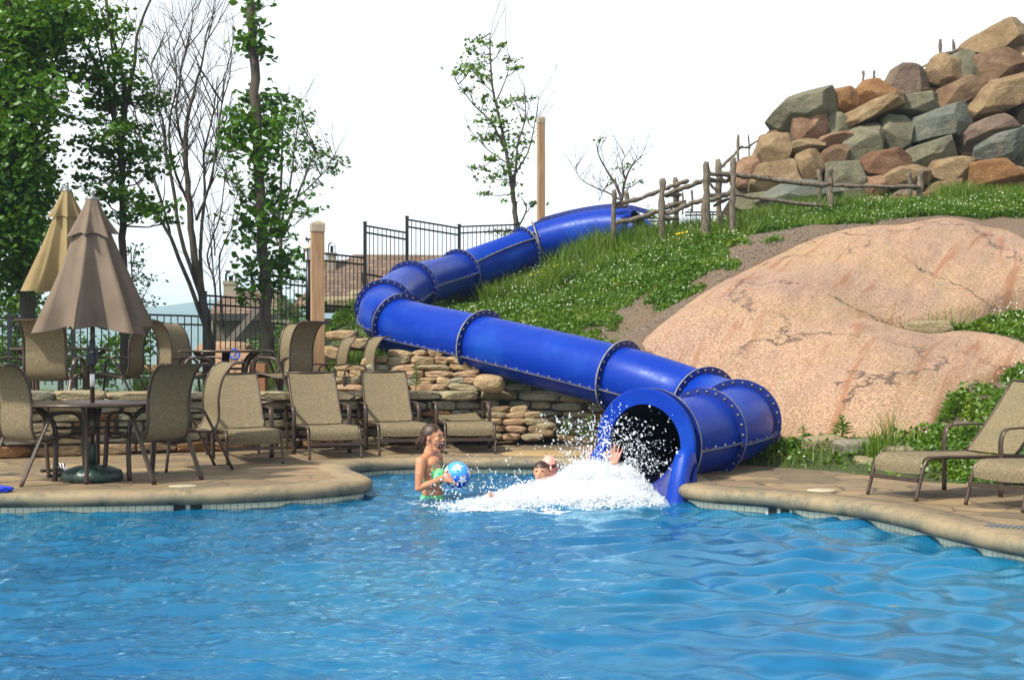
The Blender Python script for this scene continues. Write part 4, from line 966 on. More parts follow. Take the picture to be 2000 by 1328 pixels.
# folded umbrellas
def umbrella(loc, H, zb, mat, label, rad, seed, crank=True, lean=0):
    t = empty('folded_umbrella', loc, 0, label, 'umbrella', 'folded patio umbrellas', False); rs_ = random.Random(seed); n = 8
    m_ = MB(); m_.tube([(0, 0, .1), (0, 0, H-.04)], .021, 12); m_.build('pole', MAT['bronze'], t)
    m_ = MB(); m_.lathe([(.0, H+.05), (.018, H+.045), (.026, H+.02), (.015, H), (.02, H-.012), (.06, H-.018), (.066, H-.035), (.06, H-.055), (.02, H-.06)], 20); m_.build('finial', MAT['cap_metal'], t)
    amp = [rs_.uniform(.88, 1.1) for _ in range(n)]; fold = [rs_.uniform(.42, .78) for _ in range(n)]; tw = [rs_.uniform(-.10, .10) for _ in range(n)]; hem = [rs_.uniform(-.05, .04) for _ in range(n)]
    NA = 12
    def ringp(r0, z, k, capf=1.0, hz=0):
        out = []
        for i in range(n):
            for j in range(NA):
                u = j/NA; a = 2*math.pi*(i+u)/n + tw[i]*(1-u)+tw[(i+1) % n]*u
                A = amp[i]*(1-u)+amp[(i+1) % n]*u; v = math.sin(math.pi*u)
                v2 = v**.7; r_ = r0*A*(1-(fold[i]*capf)*v2) + .014*math.sin(9*u+i*2+z*4)*k
                hh = (hem[i]*(1-u)+hem[(i+1) % n]*u)
                out.append(Vector((r_*math.cos(a), r_*math.sin(a), z + hz*(hh+.05*v))))
        return out
    L = H-.1-zb; rows = []
    for q in range(25):
        s = q/24; r0 = .075 + (rad-.075)*(s**1.08)*(.92+.08*s)
        rows.append(ringp(r0, H-.07-L*s, s*.8+.1, .25+.75*s, s**5))
    m_ = MB(); m_.grid(rows, 0, True, True); m_.grid([[p*1.0 - Vector((p.x*.02, p.y*.02, 0)) for p in r_] for r_ in rows[2:]], 0, True, True)
    m_.build('canopy', mat, t)
    rows = []
    for q in range(9):
        s = q/8; rows.append(ringp(.068+(.265-.068)*s**1.25, H-.045-.33*s, .5*s, .15+.6*s, .7*s**3))
    m_ = MB(); m_.grid(rows, 0, True, True); m_.grid([[p*1.0 - Vector((p.x*.03, p.y*.03, .004)) for p in r_] for r_ in rows[1:]], 0, True, True); m_.build('vent_cap', mat, t)
    for i in range(n):
        a = 2*math.pi*i/n; m_ = MB(); m_.tube([(.05*math.cos(a), .05*math.sin(a), H-.15), (rad*.42*math.cos(a), rad*.42*math.sin(a), zb+.05)], .007, 6); m_.build('rib', MAT['black'], t)
    if crank:
        m_ = MB(); m_.box((0, 0, 1.155), (.085, .10, .16), bev=.012); m_.lathe([(.03, 1.06), (.032, 1.08), (.03, 1.28), (.024, 1.30)], 12); b = m_.build('crank_housing', MAT['black'], t)
        m_ = MB(); m_.tube([(.01, -.055, 1.185), (-.075, -.075, 1.15)], .007, 8); m_.ball((.015, -.062, 1.187), .017, 8); m_.tube([(-.075, -.075, 1.15), (-.075, -.11, 1.148)], .010, 8); m_.build('crank_handle', MAT['cap_metal'], b)
        m_ = MB(); m_.lathe([(.0225, .87), (.0225, .985)], 12); m_.build('label_sticker', MAT['white'], t)
    return t
u1 = umbrella(T1, 2.63, 1.36, MAT['taupe'], 'nearer folded taupe umbrella through the table on the pool deck', .62, 4)
u2 = umbrella(xyz(118, 17.2, TZ), 3.2-TZ+.03, 1.90-TZ, MAT['khaki'], 'further folded khaki umbrella on the terrace behind the taupe one', .57, 9, False)
u2.rotation_euler = (0, R(1.6), .4)
# umbrella bases
def base(loc, label):
    t = empty('umbrella_base', loc, .3, label, 'umbrella base', 'umbrella bases', False)
    m_ = MB(); rows = []
    for (r_, z) in ((.02, 0), (.25, 0), (.262, .015), (.262, .06), (.24, .10), (.15, .135), (.06, .15), (.055, .16)):
        rows.append([Vector((r_*(1+.05*abs(math.cos(2*a))**3 + (.03*math.cos(24*a) if .1 < r_ < .25 else 0))*math.cos(a), r_*(1+.05*abs(math.cos(2*a))**3+(.03*math.cos(24*a) if .1 < r_ < .25 else 0))*math.sin(a), z)) for a in np.linspace(0, 2*math.pi, 97)[:-1]])
    m_.grid(rows, 0, True, True); m_.build('weighted_base', MAT['green_plastic'], t)
    m_ = MB(); m_.lathe([(.034, .14), (.034, .34), (.028, .345)], 16); m_.build('stem', MAT['green_plastic'], t)
base(T1, 'dark green moulded umbrella base on the deck under the near table'); base((*xyz(118, 17.2, 0)[:2], TZ), 'dark green umbrella base showing above the garden wall cap')
# sandals
m_ = None
sc_ = empty('slide_sandal', tuple(G(117, 930, 0)), R(70), 'navy slide sandal with three white stripes beside the green umbrella base', 'sandal', 'pair of sandals', False)
def sandal(t):
    m_ = MB(); sole = [(-.13,-.03),(-.13,.03),(-.06,.038),(.02,.042),(.09,.052),(.14,.035),(.15,0),(.13,-.04),(.07,-.048),(0,-.036),(-.08,-.034)]
    m_.prism([Vector((x, y, 0)) for x, y in sole], Vector((0, 0, 0)), Vector((0, 0, .028))); m_.build('sole', MAT['dark'], t)
    m_ = MB(); navy = simple('navy_rubber', (.008, .012, .03), .5)
    for k in range(7):
        x0 = .0+k*.014; m_.grid([[Vector((x, .05*math.cos(a), .028+.055*math.sin(a))) for x in (x0, x0+.014)] for a in np.linspace(0, math.pi, 9)], k % 2, True)
    m_.build('strap', [navy, MAT['white']], t)
sandal(sc_)
s2 = copy_tree(sc_); s2.location = G(106, 921, 0); s2['label'] = 'second navy slide sandal, lying further back beside a chair leg'; s2.rotation_euler = (0, 0, R(35))
m_ = MB(); rock_mesh(m_, G(2, 955, .03), (.20, .12, .055), None, 31, 2, .25, 3, box=2.2)
o = m_.build('swim_towel', simple('blue_cloth', (.003, .03, .45), .8)); tag(o, 'small bright blue cloth lying on the deck at the left edge', 'cloth')
# deck lids
def lid(c, r_, mat, lab, name='skimmer_lid'):
    m_ = MB(); m_.lathe([(0, .009), (r_*.93, .009), (r_*.97, .006), (r_, .0015)], 40, c); m_.lathe([(r_*.1, .0095), (r_*.1, .012), (0, .012)], 12, c); o = m_.build(name, mat); tag(o, lab, 'lid', 'round deck lids')
lidw = simple('white_plastic_lid', (.42, .38, .27), .6, 0, (.33, .29, .2), 8)
lid(G(357, 950), .125, lidw, 'white round skimmer lid in the deck near the left skimmer')
lid(G(1604, 958), .125, lidw, 'white round skimmer lid on the right-hand deck edge')
lid(G(1062, 886), .50, simple('tan_lid', (.34, .23, .10), .8, 0, (.28, .19, .08), 6), 'large round tan cover in the deck beyond the swimmers', 'deck_cover')
m_ = MB(); m_.box(G(1992, 1030, .004), (.45, .16, .008)); 
for k in range(12): m_.box(G(1992, 1030, .009)+Vector((-.2+k*.036, 0, 0)), (.012, .13, .006))
o = m_.build('deck_drain', simple('drain_grey', (.10, .11, .12), .6)); tag(o, 'flat grey drain grate at the right edge of the deck', 'drain'); o.rotation_euler = (0, 0, R(-35))
# pool skimmers (dark plates on the tile band, the openings' shade painted in)
def skim(px0, px1, py, lab):
    # nearest points on the pool wall loop
    a = G(px0, py, -.16); b = G(px1, py if px0 < 1000 else py+7, -.16)
    q = offset_loop(loop, .028); ia = int(np.argmin(np.hypot(q[:, 0]-a.x, q[:, 1]-a.y))); ib = int(np.argmin(np.hypot(q[:, 0]-b.x, q[:, 1]-b.y)))
    A = Vector((*q[ia], 0)); Bv = Vector((*q[ib], 0)); c = (A+Bv)/2; d = (Bv-A).normalized(); n = Vector((-d.y, d.x, 0))
    if n.dot(Vector((0, -1, 0))) < 0: n = -n
    w_ = (Bv-A).length; t = empty('pool_skimmer', tuple(c+Vector((0, 0, -.2))), math.atan2(d.y, d.x), lab, 'skimmer', 'pool skimmers', False)
    sy = -1 if Vector((-math.sin(t.rotation_euler.z), math.cos(t.rotation_euler.z), 0)).dot(n) < 0 else 1
    m_ = MB()
    for x, z, sx, sz in ((-w_/2+.012, .03, .024, .14), (w_/2-.012, .03, .024, .14), (0, .092, w_, .016), (0, .03, .03, .14)): m_.box((x, sy*.012, z), (sx, .02, sz))
    m_.build('frame', simple('skimmer_frame', (.30, .33, .30), .5), t)
    for s in (-1, 1):
        m_ = MB(); m_.box((s*w_/4, sy*.006, .03), (w_/2-.045, .006, .13)); m_.build('opening', MAT['dark'], t)  # thin plate without depth; its near-black colour stands for shade inside
skim(332, 400, 994, 'grey skimmer opening in the tile band below the left deck')
skim(1545, 1577, 992, 'dark skimmer opening in the tile band on the right')
# painted depth mark on the coping
# ================================================================ black metal fences
def metal_fence(label, posts, panels):
    p0 = posts[0]; t = empty('metal_fence', tuple(P(p0[0], p0[2], p0[3])), label=label, cat='fence')
    for px, y0, y1, Y in posts:
        a = P(px, y0, Y); b = P(px, y1, Y); m_ = MB(); w_ = .066
        m_.box(((a.x), Y, (a.z+b.z)/2), (w_, w_, a.z-b.z)); m_.box((a.x, Y, a.z+.008), (w_+.016, w_+.016, .025)); m_.build('post', MAT['black'], t)
    for (x0, x1, t0, t1, b0, b1, Y0, Y1) in panels:
        m_ = MB(); A = P(x0, t0, Y0); Bq = P(x1, t1, Y1); A2 = P(x0, b0, Y0); B2 = P(x1, b1, Y1); r = .019
        for f in (0, .125, .90):
            m_.tube([A.lerp(A2, f), Bq.lerp(B2, f)], r*1.25, 4)
        n = max(2, int((Bq-A).length/.11))
        for k in range(1, n):
            s = k/n; m_.tube([A.lerp(Bq, s), A2.lerp(B2, s)], r*.62, 4, up=Vector((0, 1, 0)))
        m_.build('panel', MAT['black'], t)
metal_fence('black picket fence along the left terrace edge before the hill view',
  [(-110,616,765,23.5),(19,615,760,23.8),(143,612,758,24),(267,608,757,24.2),(400,571,765,24.5)],
  [(-110,19,621,621,752,752,23.5,23.8),(19,143,621,618,752,752,23.8,24),(143,267,618,614,752,751,24,24.2),(267,400,614,618,751,752,24.2,24.5)])
metal_fence('black picket fence stepping up the bank behind the timber post',
  [(518,533,720,25.6),(613,487,690,26.8),(713,435,655,28)],
  [(400,518,577,586,712,716,24.5,25.6),(518,613,537,549,641,648,25.6,26.8),(613,713,493,504,607,612,26.8,28)])
metal_fence('highest black picket fence on the crest above the first slide bends',
  [(795,424,570,28.8),(897,440,560,29.6),(1012,436,520,30.5)],
  [(713,795,441,455,546,560,28,28.8),(795,897,429,446,540,553,28.8,29.6),(897,1012,443,439,545,528,29.6,30.5)])
metal_fence('short black picket fence behind the split rail fence at the slide entrance',
  [(1254,424,475,29.5),(1306,424,470,29.4),(1425,412,460,29),(1482,412,450,28.8)],
  [(1254,1306,427,426,476,470,29.5,29.4),(1338,1425,415,414,462,452,29.2,29),(1425,1482,414,415,452,446,29,28.8)])
# ---- timber posts
def timber(px0, px1, y0, y1, Y, label):
    a = P(px0, y0, Y); b = P(px1, y1, Y); w_ = b.x-a.x; cx = (a.x+b.x)/2; t = empty('timber_post', (cx, Y, b.z), label=label, cat='post')
    m_ = MB(); m_.box((cx, Y, (a.z+b.z)/2-.06), (w_, w_, a.z-b.z-.12), Matrix.Rotation(R(18), 4, 'Z'), bev=.012); m_.build('shaft', MAT['timber'], t)
    m_ = MB(); m_.box((cx+w_*.42, Y-w_*.32, (a.z+b.z)/2-.35), (w_*.34, w_*.3, a.z-b.z-.7), Matrix.Rotation(R(18), 4, 'Z')); m_.build('batten', MAT['timber'], t)
    m_ = MB(); M4 = Matrix.Rotation(R(18+45), 4, 'Z'); q = w_*.78
    m_.lathe([(q, a.z-.15), (q, a.z-.05), (q*.93, a.z-.03), (q*.45, a.z+.0), (.0, a.z+.01)], 4, (cx, Y, 0), M4, 0, False); m_.build('cap', simple('weathered_cap_wood', (.25, .21, .15), .8, 0, (.38, .32, .24), 8), t)
timber(608, 632, 432, 768, 19.4, 'tall pale timber post with a chamfered cap standing on the terrace')
timber(1050, 1063, 228, 470, 31, 'tall timber post against the sky behind the top of the slide')
# ================================================================ split rail fence
def rough_log(m_, pts, r, seed=0, n=7):
    q = spline([tuple(p) for p in pts], 5); r_ = random.Random(seed)
    rs2 = [r*(1+r_.uniform(-.24, .24)) for _ in q]; rs2[0] *= .7; rs2[-1] *= .6
    ctr = [Vector(p)+Vector((r_.uniform(-.25, .25)*r, r_.uniform(-.25, .25)*r, r_.uniform(-.3, .3)*r)) for p in q]; m_.tube(ctr, rs2, n, flat=.8)
rf = empty('split_rail_fence', tuple(P(1430, 455, 25)), label='weathered split rail cedar fence around the slide entrance below the boulders', cat='fence')
posts = [(1198,372,496,26.2,9),(1225,371,486,26.9,8.5),(1293,349,478,25.6,10),(1320,347,468,26.3,9.5),(1379,315,466,24.9,12),(1405,310,455,25.7,11),(1431,308,462,24.8,11),(1601,333,420,26.4,9),(1621,327,418,25.8,11),(1778,335,400,26.9,8),(1797,330,404,26.3,9)]
for k, (px, y0, y1, Y, w_) in enumerate(posts):
    m_ = MB(); r_ = w_*.5*Y/FPX*1.35; rough_log(m_, [P(px+(-1)**k*1.5, y0, Y), P(px, (y0+y1)/2, Y), P(px+(k % 3-1)*1.5, y1+8, Y)], r_, k); m_.build('post', MAT['rail_wood'], rf)
rails = [([(1196,401),(1240,390),(1294,371)],26.3,6),([(1288,372),(1318,362),(1346,354)],25.9,5.5),([(1300,379),(1335,368),(1374,352)],25.6,6),([(1203,436),(1250,425),(1292,410),(1340,392)],26.2,6),([(1300,420),(1345,400),(1378,389)],25.6,6.5),
 ([(1296,383),(1330,381)],26.0,5),([(1293,426),(1326,427)],26,5.5),([(1374,338),(1440,343),(1520,352),(1622,362)],25.3,6.5),([(1616,361),(1700,364),(1796,365)],26.2,5),([(1374,384),(1430,380),(1500,390),(1606,402)],25.4,5),([(1578,395),(1680,403),(1790,404)],26.4,4.5),
 ([(1382,350),(1412,354),(1430,350)],25.4,6),([(1385,392),(1410,384),(1428,376)],25.2,6.5),([(1395,402),(1425,388)],25.3,5),([(1196,440),(1226,441)],26.5,4.5),([(1196,404),(1226,402)],26.5,4.5),([(1380,352),(1400,374)],25.4,4)]
for k, (pl, Y, w_) in enumerate(rails):
    m_ = MB(); rough_log(m_, [P(x, y, Y+.02*i) for i, (x, y) in enumerate(pl)], w_*Y/FPX*.95, 50+k, 7); m_.build('rail', MAT['rail_wood'], rf)
rf2 = empty('split_rail_fence', tuple(P(1445, 330, 28)), label='upper split rail fence running along the top of the boulder wall', cat='fence')
for k, (px, y0, y1, Y, w_) in enumerate([(1441,262,345,28,6.5),(1462,263,330,28.8,4),(1540,193,250,30,6),(1562,194,240,30.6,5),(1686,138,200,30.6,6.5),(1707,138,200,31.2,6),(1836,78,150,31,7),(1862,78,140,31.6,6.5),(1333,374,420,30,4),(1351,370,415,30.4,5)]):
    m_ = MB(); rough_log(m_, [P(px, y0, Y), P(px+1, (y0+y1)/2, Y), P(px, y1, Y)], w_*.55*Y/FPX, 80+k); m_.build('post', MAT['rail_wood'], rf2)
for k, (pl, Y, w_) in enumerate([([(1405,330),(1428,308),(1450,284)],28.1,3.5),([(1442,288),(1466,288)],28.2,2.6),([(1832,109),(1870,100),(1910,86)],31,4.5),([(1455,290),(1500,262),(1545,232)],29.5,2.6),([(1560,225),(1620,200),(1690,166)],30.6,2.6),([(1700,166),(1760,150),(1838,112)],31,2.6)]):
    m_ = MB(); rough_log(m_, [P(x, y, Y) for x, y in pl], w_*Y/FPX, 95+k, 6); m_.build('rail', MAT['rail_wood'], rf2)
m_ = MB(); m_.tube([P(1190, 628, 20.9), P(1190, 692, 20.8)], .018, 6); o = m_.build('rusty_stake', simple('rusty_steel', (.10, .035, .02), .9)); tag(o, 'thin rusty steel stake standing in the clover behind the slide', 'stake')
# ================================================================ houses
m, nt, bs, N = nm('asphalt_shingles'); tc = N('ShaderNodeTexCoord'); br = N('ShaderNodeTexBrick'); br.inputs['Scale'].default_value = 1; br.inputs['Brick Width'].default_value = .32; br.inputs['Row Height'].default_value = .15; br.inputs['Mortar Size'].default_value = .012
mp = N('ShaderNodeMapping'); mp.inputs['Rotation'].default_value = (R(90), 0, 0); nt.links.new(tc.outputs['Object'], mp.inputs[0]); nt.links.new(mp.outputs[0], br.inputs[0])
br.inputs['Color1'].default_value = (.10, .062, .038, 1); br.inputs['Color2'].default_value = (.18, .12, .08, 1); br.inputs['Mortar'].default_value = (.06, .04, .03, 1)
nt.links.new(br.outputs[0], bs.inputs['Base Color']); bs.inputs['Roughness'].default_value = .9; MAT['shingle'] = m
m, nt, bs, N = nm('lap_siding'); tc = N('ShaderNodeTexCoord'); wv = N('ShaderNodeTexWave'); wv.bands_direction = 'Z'; wv.wave_profile = 'SAW'; wv.inputs['Scale'].default_value = 1.1
nt.links.new(tc.outputs['Object'], wv.inputs[0]); nt.links.new(ramp(nt, [(0, (.05, .045, .035)), (.15, (.10, .082, .05)), (1, (.12, .10, .065))], wv.outputs[0]), bs.inputs['Base Color']); bs.inputs['Roughness'].default_value = .8; MAT['siding'] = m
MAT['trim'] = simple('painted_trim', (.22, .20, .14), .6)
def chimney(house, px0, px1, y0, y1, ya, Y):
    a = P(px0, y0, Y); b = P(px1, y1, Y); w_ = b.x-a.x; cx = (a.x+b.x)/2; m_ = MB()
    m_.box((cx, Y, (a.z+b.z)/2-.3), (w_, w_, a.z-b.z+.6)); m_.box((cx, Y, a.z), (w_*1.12, w_*1.12, .12)); ch = m_.build('chimney', MAT['trim'], house)
    r = w_*.42; top = P(0, ya, Y).z; m_ = MB(); q = []
    h = top-a.z-r
    pl = [(-r, 0), (-r, h)] + [(-r*math.cos(t), h+r*math.sin(t)) for t in np.linspace(0, math.pi, 12)] + [(r, h), (r, 0)]
    for dy in (0,):
        m_.grid([[Vector((cx+x, Y-w_*.36, a.z+z)) for x, z in pl], [Vector((cx+x, Y+w_*.36, a.z+z)) for x, z in pl]], 0, True)
        m_.grid([[Vector((cx+x*.9, Y-w_*.36, a.z+z*.94)) for x, z in pl], [Vector((cx+x*.9, Y+w_*.36, a.z+z*.94)) for x, z in pl]], 0, True)
    m_.build('cowl', MAT['cap_metal'], ch)
    m_ = MB(); m_.lathe([(r*.42, a.z), (r*.42, a.z+h*.9), (r*.55, a.z+h*.92), (r*.55, a.z+h*1.0)], 12, (cx, Y, 0)); m_.build('flue', MAT['black'], ch)
Y = 44; h1 = empty('lodge_house', tuple(P(455, 700, Y)), label='small brown lodge with tan lap siding behind the fence on the left', cat='house')
a = P(413, 612, Y); b = P(535, 720, Y)
m_ = MB(); m_.box(((a.x+b.x)/2, Y+2.5, (a.z+b.z)/2), (b.x-a.x, 5, a.z-b.z)); m_.build('wall', MAT['siding'], h1)
m_ = MB(); m_.box((a.x, Y-.02, (a.z+b.z)/2), (.12, .12, a.z-b.z)); m_.build('corner_trim', MAT['trim'], h1)
m_ = MB(); e = [P(402, 612, Y-.5), P(545, 612, Y-.5), P(545, 612, Y-.5)+Vector((0, 6, 0)), P(402, 612, Y-.5)+Vector((0, 6, 0))]; rz = P(0, 560, Y).z
r1 = Vector((P(426, 0, Y).x, Y+2, rz)); r2 = Vector((P(520, 0, Y).x, Y+2, rz))
for f in ((e[0], e[1], r2, r1), (e[1], e[2], r2), (e[2], e[3], r1, r2), (e[3], e[0], r1)): m_.add(f, [tuple(range(len(f)))])
m_.add([e[0], e[1], e[1]-Vector((0, 0, .2)), e[0]-Vector((0, 0, .2))], [(0, 1, 2, 3)]); rfh = m_.build('roof', MAT['shingle'], h1)
m_ = MB(); m_.box(((e[0].x+e[1].x)/2, e[0].y-.03, e[0].z-.12), (e[1].x-e[0].x, .05, .22)); m_.build('fascia', simple('dark_fascia', (.02, .017, .013), .7), h1)
chimney(h1, 439, 463, 553, 566, 529, Y+1.6)
m_ = MB(); A = P(428, 690, Y-1.2); Bq = P(502, 606, Y-1.2); m_.tube([A, Bq], .14, 4); m_.build('stair_rail', simple('grey_timber', (.13, .11, .085), .8), h1)
wn = MB(); c = P(529, 622, Y-.06); wn.box(c, (.34, .08, .55)); w1 = wn.build('window', MAT['trim'], h1)
wn = MB()
for i in (-1, 1):
    for j in (-1, 1): wn.box(c+Vector((i*.075, -.045, j*.125)), (.12, .02, .20))
MAT['glass'] = simple('window_glass', (.10, .12, .12), .1); wn.build('pane', MAT['glass'], w1)
Y = 50; h2 = empty('long_lodge', tuple(P(800, 620, Y)), label='long lodge whose wide brown shingle roof shows through the crest fence', cat='house')
a = P(575, 600, Y); b = P(1020, 640, Y); m_ = MB(); m_.box(((a.x+b.x)/2, Y+4, (a.z+b.z)/2-.6), (b.x-a.x-.8, 7, a.z-b.z+.4)); m_.build('wall', MAT['siding'], h2)
m_ = MB(); e = [P(563, 598, Y-.6), P(1035, 600, Y-.6)]; e += [e[1]+Vector((0, 9, 0)), e[0]+Vector((0, 9, 0))]; r1 = Vector((P(690, 0, Y+3).x, Y+3, P(0, 497, Y+3).z)); r2 = Vector((P(990, 0, Y+3).x, Y+3, P(0, 499, Y+3).z))
lo = Vector((P(585, 0, Y+3).x, Y+3, P(0, 512, Y+3).z)); lo2 = Vector((P(640, 0, Y+3).x, Y+3, P(0, 512, Y+3).z))
for f in ((e[0], e[1], r2, r1), (e[1], e[2], r2), (e[2], e[3], r1, r2), (e[3], e[0], r1)): m_.add(f, [tuple(range(len(f)))])
f0 = P(600, 600, Y-1.5); f1 = P(715, 600, Y-1.5); rr1 = P(640, 506, Y+1.5); m_.add([f0, f1, P(700, 508, Y+1.5), P(628, 508, Y+1.5)], [(0, 1, 2, 3)]); m_.add([f0, P(628, 508, Y+1.5), f0+Vector((0, 6, 0))], [(0, 1, 2)])
m_.build('roof', MAT['shingle'], h2)
chimney(h2, 640, 656, 497, 512, 474, Y+1.0)
# ---- flat rock slabs bedded in the bank behind the fence
for k, (cx, cy, w_, h_, Y, lab) in enumerate([(672, 592, 90, 26, 30, 'pale flat rock slab behind the stepped fence, above the mulch'), (705, 578, 50, 22, 30.5, 'pale rock slab behind the fence next to the slide bend'), (560, 634, 60, 18, 28.5, 'grey rock slab in the grass behind the middle fence panel'), (440, 690, 110, 46, 27, 'rounded pink rock behind the fence at the far end of the terrace'), (300, 722, 80, 20, 26, 'low pink rock behind the left fence')]):
    m_ = MB(); s_ = Y/FPX; rock_mesh(m_, P(cx, cy, Y), (w_*s_, .9, h_*s_), None, 900+k, 7, .06, 3, box=4)
    o = m_.build('rock_slab', SM['buffpink' if k > 2 else 'lime' if k < 2 else 'grey']); tag(o, lab, 'rock', 'rocks in the bank')
# ---- lantern
t = empty('street_lantern', tuple(P(602, 600, 22.2)), label='old-style lantern on a post just left of the timber post', cat='lamp')
c = P(602, 508, 22.2); m_ = MB(); m_.tube([P(602, 640, 22.2), c], .035, 8); m_.build('post', MAT['black'], t)
M4 = Matrix.Rotation(R(30), 4, 'Z'); s_ = 22.2/FPX
m_ = MB(); m_.lathe([(7*s_, 0), (8.5*s_, 22*s_)], 6, c, M4, 0, False); m_.build('glass', simple('lantern_glass', (.55, .58, .56), .15), t)
m_ = MB()
for k in range(6):
    a = R(60*k+30); m_.tube([c+Vector((7.2*s_*math.cos(a), 7.2*s_*math.sin(a), 0)), c+Vector((8.8*s_*math.cos(a), 8.8*s_*math.sin(a), 22*s_))], .012, 4)
m_.lathe([(2*s_, -4*s_), (7.5*s_, 0)], 6, c, M4); m_.build('frame', MAT['black'], t)
m_ = MB(); m_.lathe([(12*s_, 21*s_), (11*s_, 24*s_), (7*s_, 28*s_), (2*s_, 30*s_), (1*s_, 33*s_), (0, 34*s_)], 16, c); m_.build('hood', simple('pale_hood', (.42, .40, .33), .5), t)
m_ = MB(); m_.tube([c+Vector((0, 0, 34*s_)), c+Vector((0, 0, 40*s_))], .012, 5); m_.add([c+Vector((x*s_, 0, z*s_)) for x, z in ((-6,39),(-3,37),(1,39),(5,38),(7,44),(3,42),(-2,43),(-5,46))], [tuple(range(8))]); m_.add([c+Vector((x*s_, .02, z*s_)) for x, z in ((-6,39),(-3,37),(1,39),(5,38),(7,44),(3,42),(-2,43),(-5,46))], [tuple(range(7, -1, -1))]); m_.build('finial', MAT['black'], t)
# ---- notice board on the terrace
Y = 20.2; a = P(421, 683, Y); b = P(492, 752, Y); w_ = b.x-a.x; hgt = a.z-b.z; t = empty('notice_board', ((a.x+b.x)/2, Y, b.z), label='cream notice board with a blue ring emblem standing behind the bare table', cat='sign')
MAT['board'] = simple('cream_board', (.40, .25, .14), .7, 0, (.44, .28, .16), 4); m_ = MB(); m_.box(((a.x+b.x)/2, Y, (a.z+b.z)/2), (w_, .03, hgt), bev=.006); m_.build('panel', MAT['board'], t)
m_ = MB(); m_.box((b.x+.10, Y+.12, (a.z+b.z)/2-.15), (.20, .28, hgt-.1), bev=.008); m_.build('box_stand', simple('brown_box', (.22, .10, .045), .8), t)
MAT['emblem'] = simple('emblem_blue', (.005, .09, .55), .5); c = P(458, 692, Y-.02); m_ = MB(); q = []
for r_ in (.058, .085): q.append([Vector((c.x+r_*math.cos(x), Y-.0175, c.z+r_*math.sin(x))) for x in np.linspace(0, 2*math.pi, 33)[:-1]])
m_.grid(q, 0, False, True)
m_.box((c.x, Y-.0175, c.z), (.012, .002, .09), Matrix.Rotation(R(35), 4, 'Y')); m_.box((c.x+.02, Y-.0175, c.z-.01), (.010, .002, .07), Matrix.Rotation(R(35), 4, 'Y')); m_.build('emblem', MAT['emblem'], t)
def text(s, c, size, mat, parent, name='lettering'):
    cu = bpy.data.curves.new('t', 'FONT'); cu.body = s; cu.size = size; cu.extrude = .001; cu.align_x = 'CENTER'
    to = bpy.data.objects.new('t', cu); scene.collection.objects.link(to); dg = bpy.context.evaluated_depsgraph_get()
    me = bpy.data.meshes.new_from_object(to.evaluated_get(dg)); bpy.data.objects.remove(to)
    M4 = Matrix.Translation(c) @ Matrix.Rotation(R(90), 4, 'X'); me.transform(M4); me.materials.clear(); me.materials.append(mat); return mesh_obj(name, me, parent)
MAT['ink'] = simple('dark_ink', (.03, .025, .02), .7)
text('R     P PS  AST', P(459, 706, Y-.021), .062, MAT['ink'], t); text('C\nM', P(459, 721, Y-.021), .045, MAT['ink'], t)
# ================================================================ foliage
def leaf_quads(C, size, flat=.5, r_=None, aspect=.62):
    """C (n,3) centres -> leaf-shaped hexagons"""
    n = len(C); r_ = r_ or rng
    nz = r_.normal(size=(n, 3)); nz[:, 2] = np.abs(nz[:, 2])+flat; nz /= np.linalg.norm(nz, axis=1)[:, None]
    a = r_.normal(size=(n, 3)); a -= nz*(a*nz).sum(1)[:, None]; a /= np.linalg.norm(a, axis=1)[:, None]; b = np.cross(nz, a)
    s = size*r_.uniform(.65, 1.3, n)[:, None]; a = a*s*.5; b = b*s*.5*aspect; k = nz*s*.12
    V = np.stack([C-a, C-a*.3-b-k, C+a*.35-b*.85-k, C+a, C+a*.35+b*.85-k, C-a*.3+b-k], 1).reshape(-1, 3)
    I = np.arange(n)[:, None]*6
    F = np.concatenate([I+np.array([[0, 1, 2, 3]]), I+np.array([[0, 3, 4, 5]])])
    return V, F
def clump_points(px, py, rx, ry, Y, dens, r_, fl=.5, depth=.85):
    s = Y/FPX; c = np.array(P(px, py, Y)); ns = max(3, int(rx*ry/70)); out = []
    for k in range(ns):
        th = r_.uniform(0, 2*math.pi); rad = math.sqrt(r_.uniform(0, 1)); sub = c + np.array([math.cos(th)*rad*rx*s, r_.normal()*rx*s*depth*.6, math.sin(th)*rad*ry*s])
        n = max(4, int(dens*r_.uniform(.5, 1.4))); sp = min(rx, ry*1.6)*s*.34+.05
        out.append(sub + r_.normal(size=(n, 3))*np.array([sp, sp, sp*fl]))
    return np.concatenate(out)
